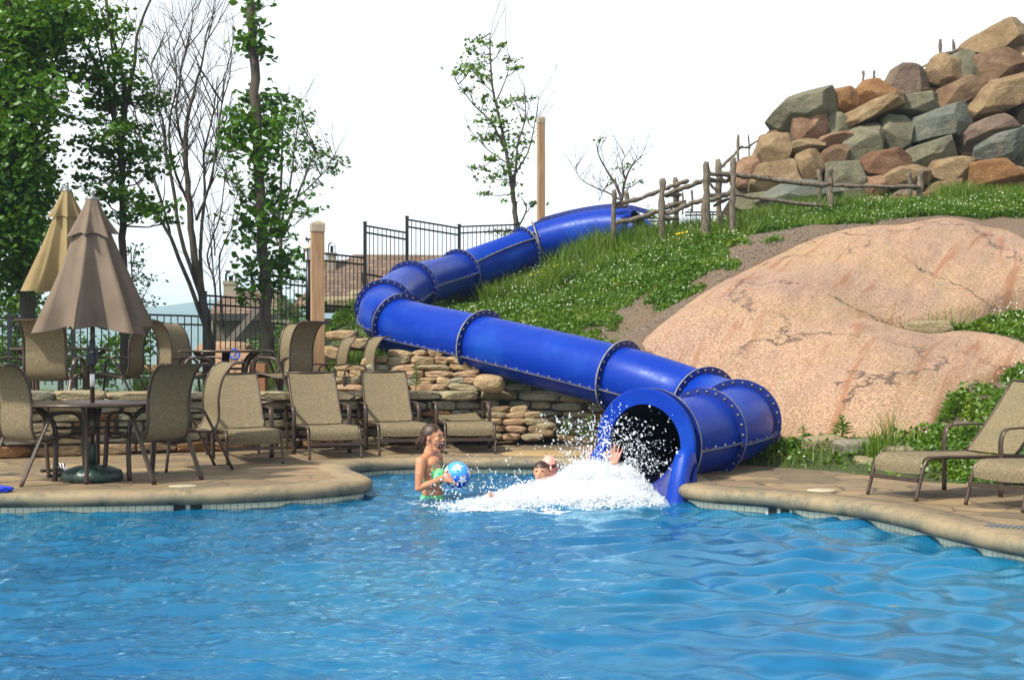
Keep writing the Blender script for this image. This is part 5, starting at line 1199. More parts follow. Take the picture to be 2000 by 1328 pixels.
def tree(name, label, stems, clumps, Y, leaf, dens, lmat, bmat, seed=1, twig_r=.012, fl=.5, group=None, cat='tree', jit=1.2, base=None, fine=None, trunk=True):
    r_ = np.random.default_rng(seed); b = base or stems[0][0][0]
    t = empty(name, tuple(P(b[0], b[1], Y)), label=label, cat=cat, group=group); tr = MB(); allp = []
    for pts, w0, w1 in stems:
        y0 = Y + (0 if pts is stems[0][0] else r_.normal()*.25)
        q = spline([tuple(P(x, y, Y + (y0-Y)*min(1, i*.6))) + (w0+(w1-w0)*i/(len(pts)-1),) for i, (x, y) in enumerate(pts)], 5)
        q = [np.array([p[0]+(r_.normal()*.0008*p[3] if i else 0), p[1]+r_.normal()*.01, p[2], p[3]]) for i, p in enumerate(q)]
        tr.tube([p[:3] for p in q], [max(.006, p[3]*.5*Y/FPX) for p in q], 9); allp += [p[:3] for p in q]
    if trunk: tr.build('trunk', bmat, t)
    A = np.array(allp)
    br = MB(); L = []
    for (px, py, rx, ry) in clumps:
        Yc = Y + r_.normal()*jit*.5; pts = clump_points(px, py, rx, ry, Yc, dens, r_, fl); L.append(pts)
        c = np.array(P(px, py, Yc)); d = np.linalg.norm(A-c-np.array([0, 0, -.25]), axis=1); i = int(np.argmin(d)); a = A[i]
        m1 = (a+c)/2+np.array([0, 0, -.06]); br.tube([a, m1, c], [twig_r*1.6, twig_r*1.1, twig_r*.6], 5)
        for k in range(4):
            e = pts[r_.integers(len(pts))]; br.tube([m1 if k % 2 else c, (c+e)/2+r_.normal(size=3)*.03, e], [twig_r*.8, twig_r*.55, twig_r*.3], 4, False)
    if fine:
        def grow(p, d, ln, rr, lev):
            k = 5; pts = [p]; dd = np.array(d)
            for i in range(k):
                dd = dd + r_.normal(size=3)*.09 + np.array([0, 0, .045]); dd /= np.linalg.norm(dd); pts.append(pts[-1]+dd*ln/k)
            br.tube(pts, [rr*(1-.6*i/k) for i in range(k+1)], 4 if lev else 5, False)
            if lev < fine[2]:
                for q in range(r_.integers(2, 4)):
                    i = r_.integers(1, k+1); d2 = dd + r_.normal(size=3)*.42; d2 /= np.linalg.norm(d2); grow(pts[i], d2, ln*.62, rr*.5, lev+1)
        for k in range(fine[0]):
            i = r_.integers(0, len(A)); p = A[i]
            if p[2] < P(0, fine[1], Y).z: continue
            s = 1 if r_.random() < .5 else -1
            grow(p, np.array([s*r_.uniform(.2, .8), r_.normal()*.35, r_.uniform(.7, 1.3)]), fine[3]*r_.uniform(.6, 1.2), fine[4], 0)
    if br.v: br.build('branches', bmat, t)
    if L:
        V, F = leaf_quads(np.concatenate(L), leaf, .55, r_); npmesh('crown', V, F, lmat, t)
    return t
# T1: big maple at the left edge
cl1 = [(20,30,60,50),(85,25,55,45),(20,110,60,60),(85,95,50,50),(25,200,60,60),(88,190,34,40),(10,290,60,60),(62,270,36,34),(92,296,22,14),(20,380,60,55),(75,395,36,30),(25,460,50,50),(62,455,30,30),(20,540,44,45),(55,520,24,30),(95,350,16,10),(98,226,16,16),(108,15,30,26),(60,160,40,50),(-50,80,60,80),(-50,240,60,90),(-50,420,60,90),(40,340,40,40)]
cl1 += [(30,330,45,45),(70,330,30,30),(5,240,40,50),(50,430,40,40),(10,430,40,50),(40,60,50,50),(100,60,30,36),(30,500,40,40)]
tree('maple_tree', 'dense dark green maple filling the left edge of the picture', [([(58,760),(52,600),(44,450),(40,300),(34,150),(14,0),(0,-60)],24,10),([(60,640),(70,480),(64,300),(72,150),(80,0)],14,6),([(44,450),(10,330),(-20,200)],10,4)], cl1, 21.5, .115, 19, MAT['leaf_dark'], MAT['bark_dark'], 11, .012, .5, 'trees behind the terrace fence')
tree('leafy_shrub', 'light green young foliage low behind the left fence, under the big maple', [([(30,770),(30,700),(28,620)],6,3),([(30,700),(60,640)],4,2)], [(20,600,30,20),(60,590,26,18),(30,640,36,26),(75,640,24,26),(10,690,30,26),(50,560,20,16),(95,560,16,14)], 25.5, .12, 26, MAT['leaf_lite'], MAT['bark'], 12, .010, .6, 'trees behind the terrace fence', 'shrub')
# T2: tall maple with layered boughs
cl2 = [(150,20,36,20),(205,32,32,22),(150,78,40,24),(172,128,42,20),(225,108,36,18),(245,66,26,14),(172,160,40,14),(245,160,44,20),(198,182,40,16),(288,186,34,16),(220,206,52,18),(300,206,30,18),(150,232,26,12),(210,236,46,14),(180,282,40,18),(258,288,52,16),(300,308,34,16),(180,318,32,12),(212,345,36,12),(288,342,40,12),(160,352,24,9),(195,378,58,18),(258,388,60,16),(308,402,44,14),(272,418,40,10),(338,432,22,9),(225,422,40,12),(130,40,30,16),(180,60,30,14),(262,250,40,14),(225,262,40,14),(250,330,40,14),(230,300,40,12)]
tree('maple_tree', 'tall layered maple with several forking stems, right of the edge maple', [([(240,740),(240,520),(238,400),(236,300),(215,200),(180,110),(118,30),(95,-30)],17,4),([(237,300),(244,180),(218,60),(205,-20)],10,4),([(240,240),(262,130),(270,60),(300,-10)],8,4),([(222,240),(222,120),(205,0)],7,3),([(238,380),(232,260),(168,0)],8,3)], cl2, 22.5, .105, 16, MAT['leaf_dark'], MAT['bark_dark'], 21, .011, .32, 'trees behind the terrace fence')
tree('leafy_shrub', 'loose small-leaved shrub beside the taupe umbrella against the hills', [([(262,760),(262,650),(258,540),(255,480)],5,2),([(262,620),(290,560)],3,1)], [(262,490,14,22),(270,540,16,18),(290,545,18,10),(278,580,20,16),(300,590,10,7),(266,620,16,16),(290,635,12,10),(282,518,16,8)], 23.5, .07, 11, MAT['leaf_mid'], MAT['bark'], 23, .008, .5, 'trees behind the terrace fence', 'shrub')
low = [(x, y, 26, 26) for x, y in ((90,700),(130,680),(170,700),(215,690),(250,700),(140,725),(200,730),(240,660),(40,710),(290,670))]
tree('hedge_shrub', 'dark green shrubs growing low behind the left fence pickets', [([(150,770),(150,720),(150,690)],5,3)], low, 26, .10, 22, MAT['leaf_mid'], MAT['bark'], 24, .008, .5, 'trees behind the terrace fence', 'shrub')
# T3: bare tree
tree('bare_tree', 'leafless grey tree fanning out from a forked trunk beside the fence post', [([(412,740),(405,640),(393,565),(375,464),(369,380),(362,295),(366,236),(379,177),(396,118),(402,70)],19,2),([(396,590),(354,464),(337,358),(324,295),(318,236),(303,190),(295,126)],9,2),([(398,630),(375,570),(333,464),(295,400),(270,363),(240,320)],10,2),
  ([(383,430),(409,363),(421,295),(432,215),(437,150)],6,2),([(370,400),(340,330),(330,250),(345,160),(338,90)],6,2),([(395,580),(392,470),(400,380),(398,300),(415,230),(425,150)],8,2),([(333,464),(318,400),(280,290),(262,210)],6,2),([(362,300),(345,230),(352,150),(365,90)],5,2)], [], 24.8, .1, 1, MAT['leaf_mid'], MAT['bark'], 31, .010, .5, 'trees behind the terrace fence', fine=(120, 430, 2, 1.05, .013))
tree('bare_sapling', 'thin leafless sapling to the right of the bare tree', [([(418,700),(420,560),(405,500),(430,420),(440,330)],5,2),([(420,500),(418,430),(432,400)],3,1.5),([(436,640),(428,520),(436,480),(470,400),(455,300)],4,1.5),([(418,560),(412,470),(404,400)],3,1.5)], [], 25.5, .1, 1, MAT['leaf_mid'], MAT['bark'], 33, .008, .5, 'trees behind the terrace fence', fine=(26, 560, 1, .9, .008))
# T4: vine-clad trunk
cl4 = [(484,8,22,9),(500,6,22,9),(492,84,28,20),(508,102,16,14),(475,86,14,10),(474,190,24,14),(500,210,46,24),(530,196,22,14),(520,240,40,26),(478,242,32,22),(452,268,30,16),(500,275,44,22),(535,262,26,26),(446,292,22,12),(488,305,34,14),(530,300,26,14),(478,392,24,14),(525,372,28,22),(545,400,24,30),(462,428,26,12),(520,420,34,26),(490,452,30,18),(540,450,22,20),(505,465,30,12),(555,508,40,18),(520,530,40,20),(495,545,28,18),(575,498,26,16),(540,548,34,16),(500,575,26,12),(480,520,14,12),(510,330,14,14),(505,40,14,10)]
tree('vine_clad_tree', 'straight trunk wrapped in clumps of large vine leaves, reaching out of frame', [([(524,740),(520,600),(512,480),(505,330),(498,180),(492,60),(489,-40)],25,16)], cl4, 23.6, .15, 9, MAT['leaf_mid'], MAT['bark'], 41, .010, .8, 'trees behind the terrace fence', jit=.5)
# T5: tree behind
cl5 = [(560,212,22,18),(585,228,22,16),(572,250,30,18),(596,268,30,16),(570,285,30,16),(610,300,30,14),(590,318,34,14),(628,322,26,12),(652,330,18,10),(664,316,12,8),(640,300,16,10),(560,320,26,16),(618,362,18,9),(600,384,14,9),(612,410,22,7),(596,420,16,8),(556,438,14,12),(570,455,14,10),(420,310,18,8),(455,330,22,10),(440,350,10,7),(470,345,14,9),(405,300,8,8),(545,240,20,18),(580,195,12,8)]
tree('round_crowned_tree', 'smaller leafy tree behind the vine-clad trunk', [([(545,640),(548,500),(545,420),(550,330),(552,250),(560,200)],9,2),([(548,470),(575,400),(598,340),(620,300),(660,315)],6,2),([(548,440),(565,370),(575,290),(585,220)],5,2),([(545,480),(520,430),(480,400),(430,320)],4,1.5),([(560,400),(600,370),(640,330)],4,1.5)], cl5, 30, .11, 9, MAT['leaf_mid'], MAT['bark'], 51, .010, .4, 'trees behind the terrace fence', fine=(46, 480, 1, 1.1, .008))
# T6: slender tree centre
z3 = [(929,77,12,7),(958,84,17,12),(980,92,8,6),(914,95,12,7),(905,125,20,11),(887,143,16,7),(926,125,24,14),(935,145,20,10),(947,120,20,14),(992,113,12,7),(920,177,14,7),(947,186,14,12),(971,210,28,14),(1005,197,18,7),(985,235,35,12),(1020,192,10,6),(1028,230,10,6),(953,250,18,11),(940,270,20,9),(975,268,30,14),(1010,268,25,12),(1030,282,14,8),(992,292,30,12),(958,310,16,7),(1015,308,14,10),(985,322,18,8),(930,330,14,8),(950,345,28,11),(980,340,28,12),(995,352,18,10),(940,378,8,7),(997,385,26,9),(1038,397,12,10),(955,150,12,14),(1010,130,8,8)]
tree('slender_tree', 'slender airy young tree against the white sky above the slide', [([(1012,470),(1004,400),(998,350),(990,300),(975,230),(962,170),(957,95),(957,65)],11,1.5),([(1002,380),(1008,320),(1012,280),(1026,230),(1024,170)],6,1.5),([(985,290),(960,240),(925,205),(895,165)],5,1.2),([(1012,445),(1028,410),(1018,385)],4,1.5),([(998,350),(1030,300),(1045,240),(1052,190)],4,1),([(992,320),(950,290),(905,240)],3,1),([(968,200),(990,150),(996,110)],3,1)], z3, 34, .115, 11, MAT['leaf_lite'], MAT['bark'], 61, .010, .35, 'trees on the skyline', fine=(34, 330, 1, 1.0, .008))
tree('bare_bush_tree', 'small wide mostly bare tree on the skyline right of the second timber post', [([(1217,430),(1214,392),(1204,362),(1188,338),(1170,305),(1165,280)],8,1.5),([(1214,392),(1222,350),(1236,322),(1252,308)],6,1.5),([(1210,390),(1190,378),(1161,366),(1135,350),(1122,330)],4,1),([(1200,355),(1180,370),(1170,395)],3,1),([(1222,352),(1215,320),(1226,300)],3,1)], [(1216,330,14,7),(1190,352,10,7),(1232,358,18,6),(1252,350,8,9),(1226,322,10,6),(1168,275,6,3)], 33, .08, 6, MAT['leaf_lite'], MAT['bark'], 71, .009, .4, 'trees on the skyline', fine=(46, 400, 1, .62, .008))
tree('young_bush', 'small light green bush behind the rail fence at the slide entrance', [([(1262,450),(1262,420)],3,1.5)], [(1262,412,14,8),(1280,418,12,8),(1250,425,10,8),(1275,440,16,10),(1330,400,14,16)], 30, .08, 12, MAT['leaf_lite'], MAT['bark'], 73, .008, .5, 'trees on the skyline', 'bush')
tree('young_bush', 'sparse sapling leaves showing through the crest fence', [([(990,500),(988,460),(975,447)],2,1)], [(968,450,14,6),(985,458,12,5),(1000,448,8,5)], 32, .08, 7, MAT['leaf_lite'], MAT['bark'], 74, .008, .5, 'trees on the skyline', 'bush')
tree('young_bush', 'green bush in the bank behind the middle fence panels', [([(600,640),(600,560),(600,530)],4,2)], [(585,535,24,12),(560,600,24,22),(600,600,20,26),(580,640,26,18),(540,660,26,20),(480,690,20,24),(530,690,24,20)], 28.2, .09, 17, MAT['leaf_mid'], MAT['bark'], 75, .008, .5, 'trees behind the terrace fence', 'bush')
# ================================================================ ground cover
r_ = np.random.default_rng(99)
def scatter(n, x0, x1, y0, y1, thr=None, pk=1.0):
    x = r_.uniform(x0, x1, n); y = r_.uniform(y0, y1, n)
    g = grassy(x, y); s = sdist(x, y, rl)
    ok = (r_.random(n) < g*pk) & (s < -.05)
    x, y = x[ok], y[ok]; z = ground_z(x, y); ok = z > .0; return x[ok], y[ok], z[ok]
def in_view(x, y, z, m=40):
    px = 1000+x*FPX/y; py = HOR-(z-CAMH)*FPX/y; return (px > -m) & (px < 2000+m) & (py > -m) & (py < 1370)
X, Y_, Z = scatter(640000, -3.6, 12.5, 12.3, 28.5)
k = in_view(X, Y_, Z, 120) & ~((X < 0) & (Y_ < 19.4) & (Y_ < 17.6+X*-.0)); X, Y_, Z = X[k], Y_[k], Z[k]
# thin out what the mulch bed covers
k = ~((np.hypot((X+3.1)/1.1, (Y_-23.0)/3.0) < 1.0)) & ~((X < -1.4) & (Y_ < 21.0)); X, Y_, Z = X[k], Y_[k], Z[k]
hgt = .34*np.clip(fbm(X*2.4, Y_*2.4, 3, 60)-.25, 0, 1)**1.3
kk = ~((Y_ < 14.75) & (X < 4.0)) | (r_.random(len(X)) < .12); X, Y_, Z, hgt = X[kk], Y_[kk], Z[kk], hgt[kk]
C = np.stack([X+r_.normal(size=len(X))*.02, Y_+r_.normal(size=len(X))*.02, Z + hgt*r_.uniform(.1, 1, len(X))], 1)
V, F = leaf_quads(C, .05, .6, r_, .8); o = npmesh('clover_cover', V, F, MAT['clover']); tag(o, 'low carpet of clover and weeds on the bank', 'ground cover', kind='stuff')
print('clover', len(C))
def blades(x, y, z, h, w, lean=.35):
    n = len(x); a = r_.uniform(0, 2*math.pi, n); dx = np.cos(a); dy = np.sin(a); l = r_.normal(size=n)*lean; l2 = r_.normal(size=n)*lean
    b = np.stack([x, y, z-.02], 1); d = np.stack([dx, dy, np.zeros(n)], 1)*w[:, None] if hasattr(w, '__len__') else np.stack([dx, dy, np.zeros(n)], 1)*w
    m1 = b + np.stack([l*h*.35, l2*h*.35, h*.6], 1); tp = b + np.stack([l*h, l2*h, h], 1)
    V = np.stack([b-d*.5, b+d*.5, m1+d*.35, tp, m1-d*.35], 1).reshape(-1, 3); I = np.arange(n)[:, None]*5
    return V, np.concatenate([I+np.array([[0, 1, 2, 4]]), I+np.array([[4, 2, 3, 3]])])
def tri_fix(V, F):
    q = F[F[:, 2] != F[:, 3]]; t3 = F[F[:, 2] == F[:, 3]][:, :3]
    a = np.concatenate([q[:, [0, 1, 2]], q[:, [0, 2, 3]], t3]); return V, a
GX = []; 
def patch(px, py, Y, rx, ry, n, h, w=.012, lean=.3):
    s = Y/FPX; x = P(px, py, Y).x + r_.normal(size=n)*rx*s*.5; y = Y + r_.normal(size=n)*ry*.5; z = ground_z(x, y); GX.append((x, y, z, h*r_.uniform(.45, 1.2, n), np.full(n, w)))
# blades all over the cover
X2, Y2, Z2 = scatter(90000, -3.0, 12.5, 14, 28.5, pk=.8); k = in_view(X2, Y2, Z2, 120) & ~((X2 < -1.4) & (Y2 < 21.0)); GX.append((X2[k], Y2[k], Z2[k], r_.uniform(.06, .20, k.sum()), np.full(k.sum(), .011)))
X2 = r_.uniform(1.2, 13, 26000); Y2 = 24.8 + r_.uniform(0, 2.0, 26000); Z2 = ground_z(X2, Y2); GX.append((X2, Y2, Z2, r_.uniform(.05, .17, 26000)*np.where(X2 < 5, 1.7, 1)*(.5+fbm(X2*1.4, Y2*1.4, 3, 5)), np.full(26000, .013)))
for a_ in [(1165,500,26.4,60,.5,900,.55),(1130,515,26.6,60,.4,700,.42),(1250,478,26.2,60,.5,900,.45),(1320,470,25.9,80,.6,1200,.35),(1070,575,24.6,22,.3,420,.5),(1090,560,24.8,16,.3,260,.55),(1000,540,26.0,40,.3,300,.35),(955,560,25.6,16,.3,250,.45),
  (1480,300,28.3,24,.4,500,.6),(1470,345,27.6,22,.3,500,.6),(1720,150,30.2,26,.3,300,.5),(1870,395,26.5,50,.4,900,.38),(1960,395,26.5,80,.4,1000,.26),(1640,420,26.3,120,.5,1200,.3),(1560,425,26.6,60,.3,600,.35),
  (740,690,19.8,30,.4,900,.45),(660,690,20.8,50,.4,900,.40),(640,715,19.4,30,.3,500,.35),(760,760,17.9,14,.1,120,.25),(800,590,26,26,.2,160,.3),(1715,905,13.8,20,.15,110,.34),(1700,880,14.0,30,.15,60,.25),(1820,930,13.3,80,.3,700,.08),(1840,640,18.7,80,.1,130,.42,.008,.15),(1740,875,13.9,10,.1,60,.5,.008,.1),
  (1450,455,25.0,60,.4,700,.25),(1380,470,25.0,60,.4,700,.22),(290,750,22.5,26,.3,500,.5),(60,745,22.5,60,.3,500,.35),(200,750,22.6,120,.3,900,.28),(500,720,23,70,.6,900,.4),(120,740,22.8,80,.3,500,.4),(430,745,22.5,60,.4,500,.35)]:
    if len(a_) == 7: patch(*a_)
    else: patch(*a_[:7], w=a_[7], lean=a_[8])
gx = [np.concatenate([g[i] for g in GX]) for i in range(5)]
V, F = tri_fix(*blades(*gx)); o = npmesh('tall_grass', V, F, MAT['grass']); tag(o, 'tufts of long grass on the bank and along the walls', 'grass', kind='stuff')
print('blades', len(gx[0]))
# clover flowers
X, Y_, Z = scatter(9000, -3.0, 12.5, 14, 27.5, pk=.75); cl_ = fbm(X*1.1, Y_*1.1, 3, 71); k = (r_.random(len(X)) < np.clip((cl_-.42)*5, .03, 1)) & in_view(X, Y_, Z) & ~((X < -1.4) & (Y_ < 21.0)); X, Y_, Z = X[k], Y_[k], Z[k]
n = len(X); s = r_.uniform(.008, .014, n)[:, None]; c = np.stack([X, Y_, Z+r_.uniform(.09, .2, n)], 1)
off = np.array([[1,0,0],[0,1,0],[-1,0,0],[0,-1,0],[0,0,1],[0,0,-1]], float); V = (c[:, None]+off[None]*s[:, None]).reshape(-1, 3); I = np.arange(n)[:, None]*6
F = np.concatenate([I+np.array([f]) for f in ((0,1,4),(1,2,4),(2,3,4),(3,0,4),(1,0,5),(2,1,5),(3,2,5),(0,3,5))]); o = npmesh('clover_flowers', V, F, MAT['petal'], smooth=True); tag(o, 'tiny white clover flowers dotted over the bank', 'flowers', kind='stuff')
n = 26; xx = np.concatenate([np.array([P(x, 560, 24.6).x for x in (1038,1060,1085,1052,1090)]), np.array([P(x, 500, 23.8).x for x in (1330,1336,1325,1345)])]); yy = np.concatenate([np.full(5, 25.0), np.full(4, 24.0)])
m_ = MB()
for x, y in zip(xx, yy): m_.ball((x, y, float(ground_z(np.array([x]), np.array([y]))[0])+.38), .022, 6)
o = m_.build('yellow_flowers', MAT['petal_y']); tag(o, 'a few yellow hawkweed flowers above the clover', 'flowers', kind='stuff')
# loose gravel and chips on the bare soil
n = 26000; X = r_.uniform(.8, 7, n); Y_ = r_.uniform(17, 25, n); s = sdist(X, Y_, rl); k = (s < -.03) & (grassy(X, Y_) < .6) & (s > -3) & (r_.random(n) < .2+1.4*np.clip(fbm(X*1.7, Y_*1.7, 3, 33)-.35, 0, 1)); X, Y_ = X[k], Y_[k]
X2 = r_.uniform(4.4, 7.2, 5000); Y2 = r_.uniform(14, 18, 5000); k2 = sdist(X2, Y2, rl) < -.03; X = np.concatenate([X, X2[k2]]); Y_ = np.concatenate([Y_, Y2[k2]])
Z = ground_z(X, Y_); n = len(X); s = r_.uniform(.008, .024, (n, 1, 1))*r_.uniform(.5, 1.3, (n, 1, 3)); V = (np.stack([X, Y_, Z+.006], 1)[:, None]+(off[None]+r_.normal(size=(n, 6, 3))*.3)*s).reshape(-1, 3); I = np.arange(n)[:, None]*6
F = np.concatenate([I+np.array([f]) for f in ((0,1,4),(1,2,4),(2,3,4),(3,0,4))]); o = npmesh('gravel', V, F, simple('gravel_stone', (.07, .05, .034), .9, 0, (.23, .195, .15), 40)); tag(o, 'loose gravel on the bare patches of the bank', 'gravel', kind='stuff')
# leafy weeds
def weed(px, py, Y, h, n, label, lw=.05, spread=.14):
    c = P(px, py, Y); t = empty('leafy_weed', tuple(c), label=label, cat='plant', group='broad-leaved weeds'); m_ = MB(); r2 = random.Random(px)
    m_.tube([c, c+Vector((.01, 0, h*.5)), c+Vector((0, 0, h*.9))], .006, 5); m_.build('stem', MAT['leaf_mid'], t); m_ = MB()
    for k in range(n):
        z = h*(.1+.85*k/n); a = k*2.4+r2.uniform(-.3, .3); L = spread*(1.15-.6*k/n); up = .35+.6*k/n; d = Vector((math.cos(a), math.sin(a), 0)); s = Vector((-d.y, d.x, 0)); b = c+Vector((0, 0, z)); w2 = lw*.5*L/spread
        m_.add([b, b+d*L*.4+s*w2+Vector((0,0,up*L*.5)), b+d*L+Vector((0,0,up*L*.55)), b+d*L*.4-s*w2+Vector((0,0,up*L*.5))], [(0,1,2,3)])
    m_.build('leaves', MAT['leaf_lite'], t)
weed(1645, 853, 14.7, .22, 26, 'rosette weed growing on top of the cream edging stone'); weed(1857, 812, 15.0, .26, 26, 'tall leafy weed at the right foot of the granite')
weed(1845, 830, 14.9, .14, 14, 'small reddish-green weed just below the tall one'); weed(1568, 850, 15.1, .12, 12, 'low weed between the slide bend and the stones', .03, .08)
weed(812, 762, 17.7, .36, 40, 'tall narrow-leaved weed in front of the dry stone wall', .03, .10); weed(1150, 860, 17.2, .30, 30, 'weeds at the foot of the wall left of the slide mouth', .04, .16); weed(1105, 856, 17.4, .22, 26, 'smaller weeds between the stone pile and slide mouth', .04, .14)
weed(655, 640, 23, .3, 14, 'lone bright weed in the dark mulch bed'); weed(1540, 905, 14.6, .22, 24, 'shaded weed in front of the dark stone by the slide')
# ================================================================ people
def fuse(name, m_, mats, parent, voxel=.005, smooth=6, fac=.5):
    me = m_.mesh('tmp', mats); to = bpy.data.objects.new('tmp', me); scene.collection.objects.link(to)
    a = to.modifiers.new('r', 'REMESH'); a.mode = 'VOXEL'; a.voxel_size = voxel
    b = to.modifiers.new('s', 'SMOOTH'); b.factor = fac; b.iterations = smooth
    dg = bpy.context.evaluated_depsgraph_get(); dg.update(); out = bpy.data.meshes.new_from_object(to.evaluated_get(dg)); bpy.data.objects.remove(to)
    out.name = name; out.materials.clear()
    for q in (mats if isinstance(mats, (list, tuple)) else [mats]): out.materials.append(q)
    n = len(out.polygons); out.polygons.foreach_set('use_smooth', [True]*n); out.polygons.foreach_set('material_index', [0]*n)
    return mesh_obj(name, out, parent)
def skin(name, c, c2):
    m, nt, bs, N = nm(name); nt.links.new(ramp(nt, [(.35, c), (.65, c2)], noise_tex(nt, 14, 4)), bs.inputs['Base Color'])
    bs.inputs['Roughness'].default_value = .42; bs.inputs['Subsurface Weight'].default_value = .12; bs.inputs['Subsurface Radius'].default_value = (.02, .008, .004); bs.inputs['Subsurface Scale'].default_value = .5
    return m
MAT['skin_w'] = skin('tanned_skin', (.44, .185, .09), (.50, .22, .115)); MAT['skin_m'] = skin('flushed_skin', (.62, .26, .20), (.68, .32, .25)); MAT['skin_c'] = skin('child_skin', (.50, .24, .14), (.56, .28, .17))
MAT['hair'] = simple('brown_hair', (.016, .006, .003), .45, 0, (.055, .020, .008), 30, (60, .6, .004), stretch=(1, 1, 4)); MAT['lips'] = simple('lip_red', (.26, .07, .05), .45); MAT['mouth'] = simple('open_mouth', (.03, .006, .006), .6)
MAT['eye'] = simple('eye_dark', (.02, .012, .01), .2); MAT['teeth'] = simple('teeth', (.7, .68, .6), .3); MAT['gold'] = simple('gold', (.7, .45, .12), .25, 1)
def blobline(m_, pts, n=12):
    """pts: list of (Vector, radius) -> chained tapered capsules"""
    for (a, ra), (b, rb) in zip(pts[:-1], pts[1:]): m_.capsule(a, b, ra, rb, n)
def hand(m_, wrist, dirv, palm_n, side, size=1.0, curl=.35, spread=.16):
    """palm + four fingers + thumb; dirv towards the fingertips, palm_n out of the palm, side towards the thumb"""
    d = dirv.normalized(); pn = (palm_n - d*palm_n.dot(d)).normalized(); s = (side - d*side.dot(d) - pn*side.dot(pn)).normalized(); k = size
    for i in range(4):
        o = (-.030+.020*i)*k; m_.capsule(wrist + s*o*.5, wrist + d*.075*k + s*o*1.15, .014*k, .0125*k, 8)
    for i, ln in enumerate((.058, .072, .078, .070)):        # little .. index
        o = (-.030+.0205*i)*k; b = wrist + d*.078*k + s*o*1.15; dd = (d + s*spread*(i-1.5)).normalized()
        p1 = b + dd*ln*.42*k; d2 = (dd + pn*curl).normalized(); p2 = p1 + d2*ln*.32*k; d3 = (d2 + pn*curl*1.2).normalized(); p3 = p2 + d3*ln*.26*k
        blobline(m_, [(b, .0095*k), (p1, .0088*k), (p2, .008*k), (p3, .0066*k)], 8)
    b = wrist + d*.018*k + s*.024*k; p1 = b + (d*.55+s*.85+pn*.15).normalized()*.038*k; p2 = p1 + (d*.8+s*.5+pn*.3).normalized()*.03*k; p3 = p2+(d*.9+s*.2+pn*.4).normalized()*.022*k
    blobline(m_, [(b, .014*k), (p1, .0105*k), (p2, .0095*k), (p3, .0078*k)], 8)
def shell(src, name, mat, parent, test, off=.004):
    """garment: the body faces that pass the test, pushed outwards"""
    bm = bmesh.new(); bm.from_mesh(src.data); bm.normal_update(); o3 = OFF[src.name]
    rm = [f for f in bm.faces if not test(f.calc_center_median()+o3)]; bmesh.ops.delete(bm, geom=rm, context='FACES')
    for v in bm.verts: v.co += v.normal*off
    r_ = bmesh.ops.solidify(bm, geom=bm.faces[:], thickness=-off*.8) if False else None
    me = bpy.data.meshes.new(name); bm.to_mesh(me); bm.free(); me.materials.clear(); me.materials.append(mat)
    o = bpy.data.objects.new(name, me); link(o, parent); OFF[o.name] = o3; return o
# ---------------- woman, standing waist-deep, seen from her right front, holding the ball
YW = 12.9
def W(px, py, dy=0):
    Y = YW+dy; return Vector(((px-1000)*YW/FPX, Y, CAMH-(py-HOR)*YW/FPX))
wm = empty('person', (W(843, 971).x, YW, -1.2), label='woman in a green bikini standing in the pool, mouth wide open, holding a ball', cat='person')
m_ = MB(); nsh = W(824, 899, -.15); fsh = W(854, 895, .15)
# legs under water, hips, waist, chest
hipN = W(838, 986, -.075); hipF = W(852, 986, .075)
for h in (hipN, hipF):
    s = -1 if h is hipN else 1; blobline(m_, [(h, .088), (h+Vector((.01, .02*s, -.38)), .062), (h+Vector((-.02, .03*s, -.44)), .058), (h+Vector((-.03, .03*s, -.80)), .036), (h+Vector((.02, .03*s, -.86)), .034)], 12)
    m_.capsule(h+Vector((.0, .03*s, -.86)), h+Vector((.15, .03*s, -.89)), .03, .022, 8)
m_.ball(W(845, 978), (.118, .155, .10), 20); m_.ball(W(845, 962), (.102, .135, .09), 20); m_.ball(W(845, 948), (.095, .122, .10), 20); m_.ball(W(843, 934), (.098, .126, .10), 20)
m_.ball(W(841, 918), (.103, .140, .105), 20); m_.ball(W(839, 905), (.092, .145, .07), 20)
m_.capsule(nsh+Vector((.01, .02, 0)), fsh+Vector((-.01, -.02, 0)), .048, .048, 12)
m_.ball(W(856, 925, -.075), (.062, .062, .058), 14); m_.ball(W(860, 925, .06), (.058, .060, .056), 14)
m_.capsule(W(838, 888, -.02), nsh+Vector((.008, .03, .012)), .046, .036, 12); m_.capsule(W(841, 888, .02), fsh+Vector((-.008, -.03, .010)), .046, .036, 12); m_.ball(W(842, 901), (.085, .125, .06), 18)
blobline(m_, [(W(836, 898, 0), .060), (W(838, 888, 0), .056), (W(842, 873, 0), .056)], 14)
# near arm
el = W(820.5, 949, -.19); wr = W(865, 931, -.15)
blobline(m_, [(nsh, .050), (W(822, 922, -.185), .042), (el, .036)], 14); blobline(m_, [(el, .037), (W(840, 942, -.185), .036), (wr, .023)], 14)
hand(m_, wr, Vector((.98, .15, .02)), Vector((.12, .9, -.25)), Vector((.05, -.25, 1)), 1.12, .28, .24)
# far arm, mostly hidden behind the ball
ef = W(858, 936, .20); wf = W(884, 938, .13); blobline(m_, [(fsh, .046), (W(857, 918, .19), .040), (ef, .034)], 12); blobline(m_, [(ef, .035), (wf, .022)], 12)
hand(m_, wf, Vector((.9, -.1, -.1)), Vector((.2, -.9, .2)), Vector((0, .2, 1)), 1.05, .3, .2)
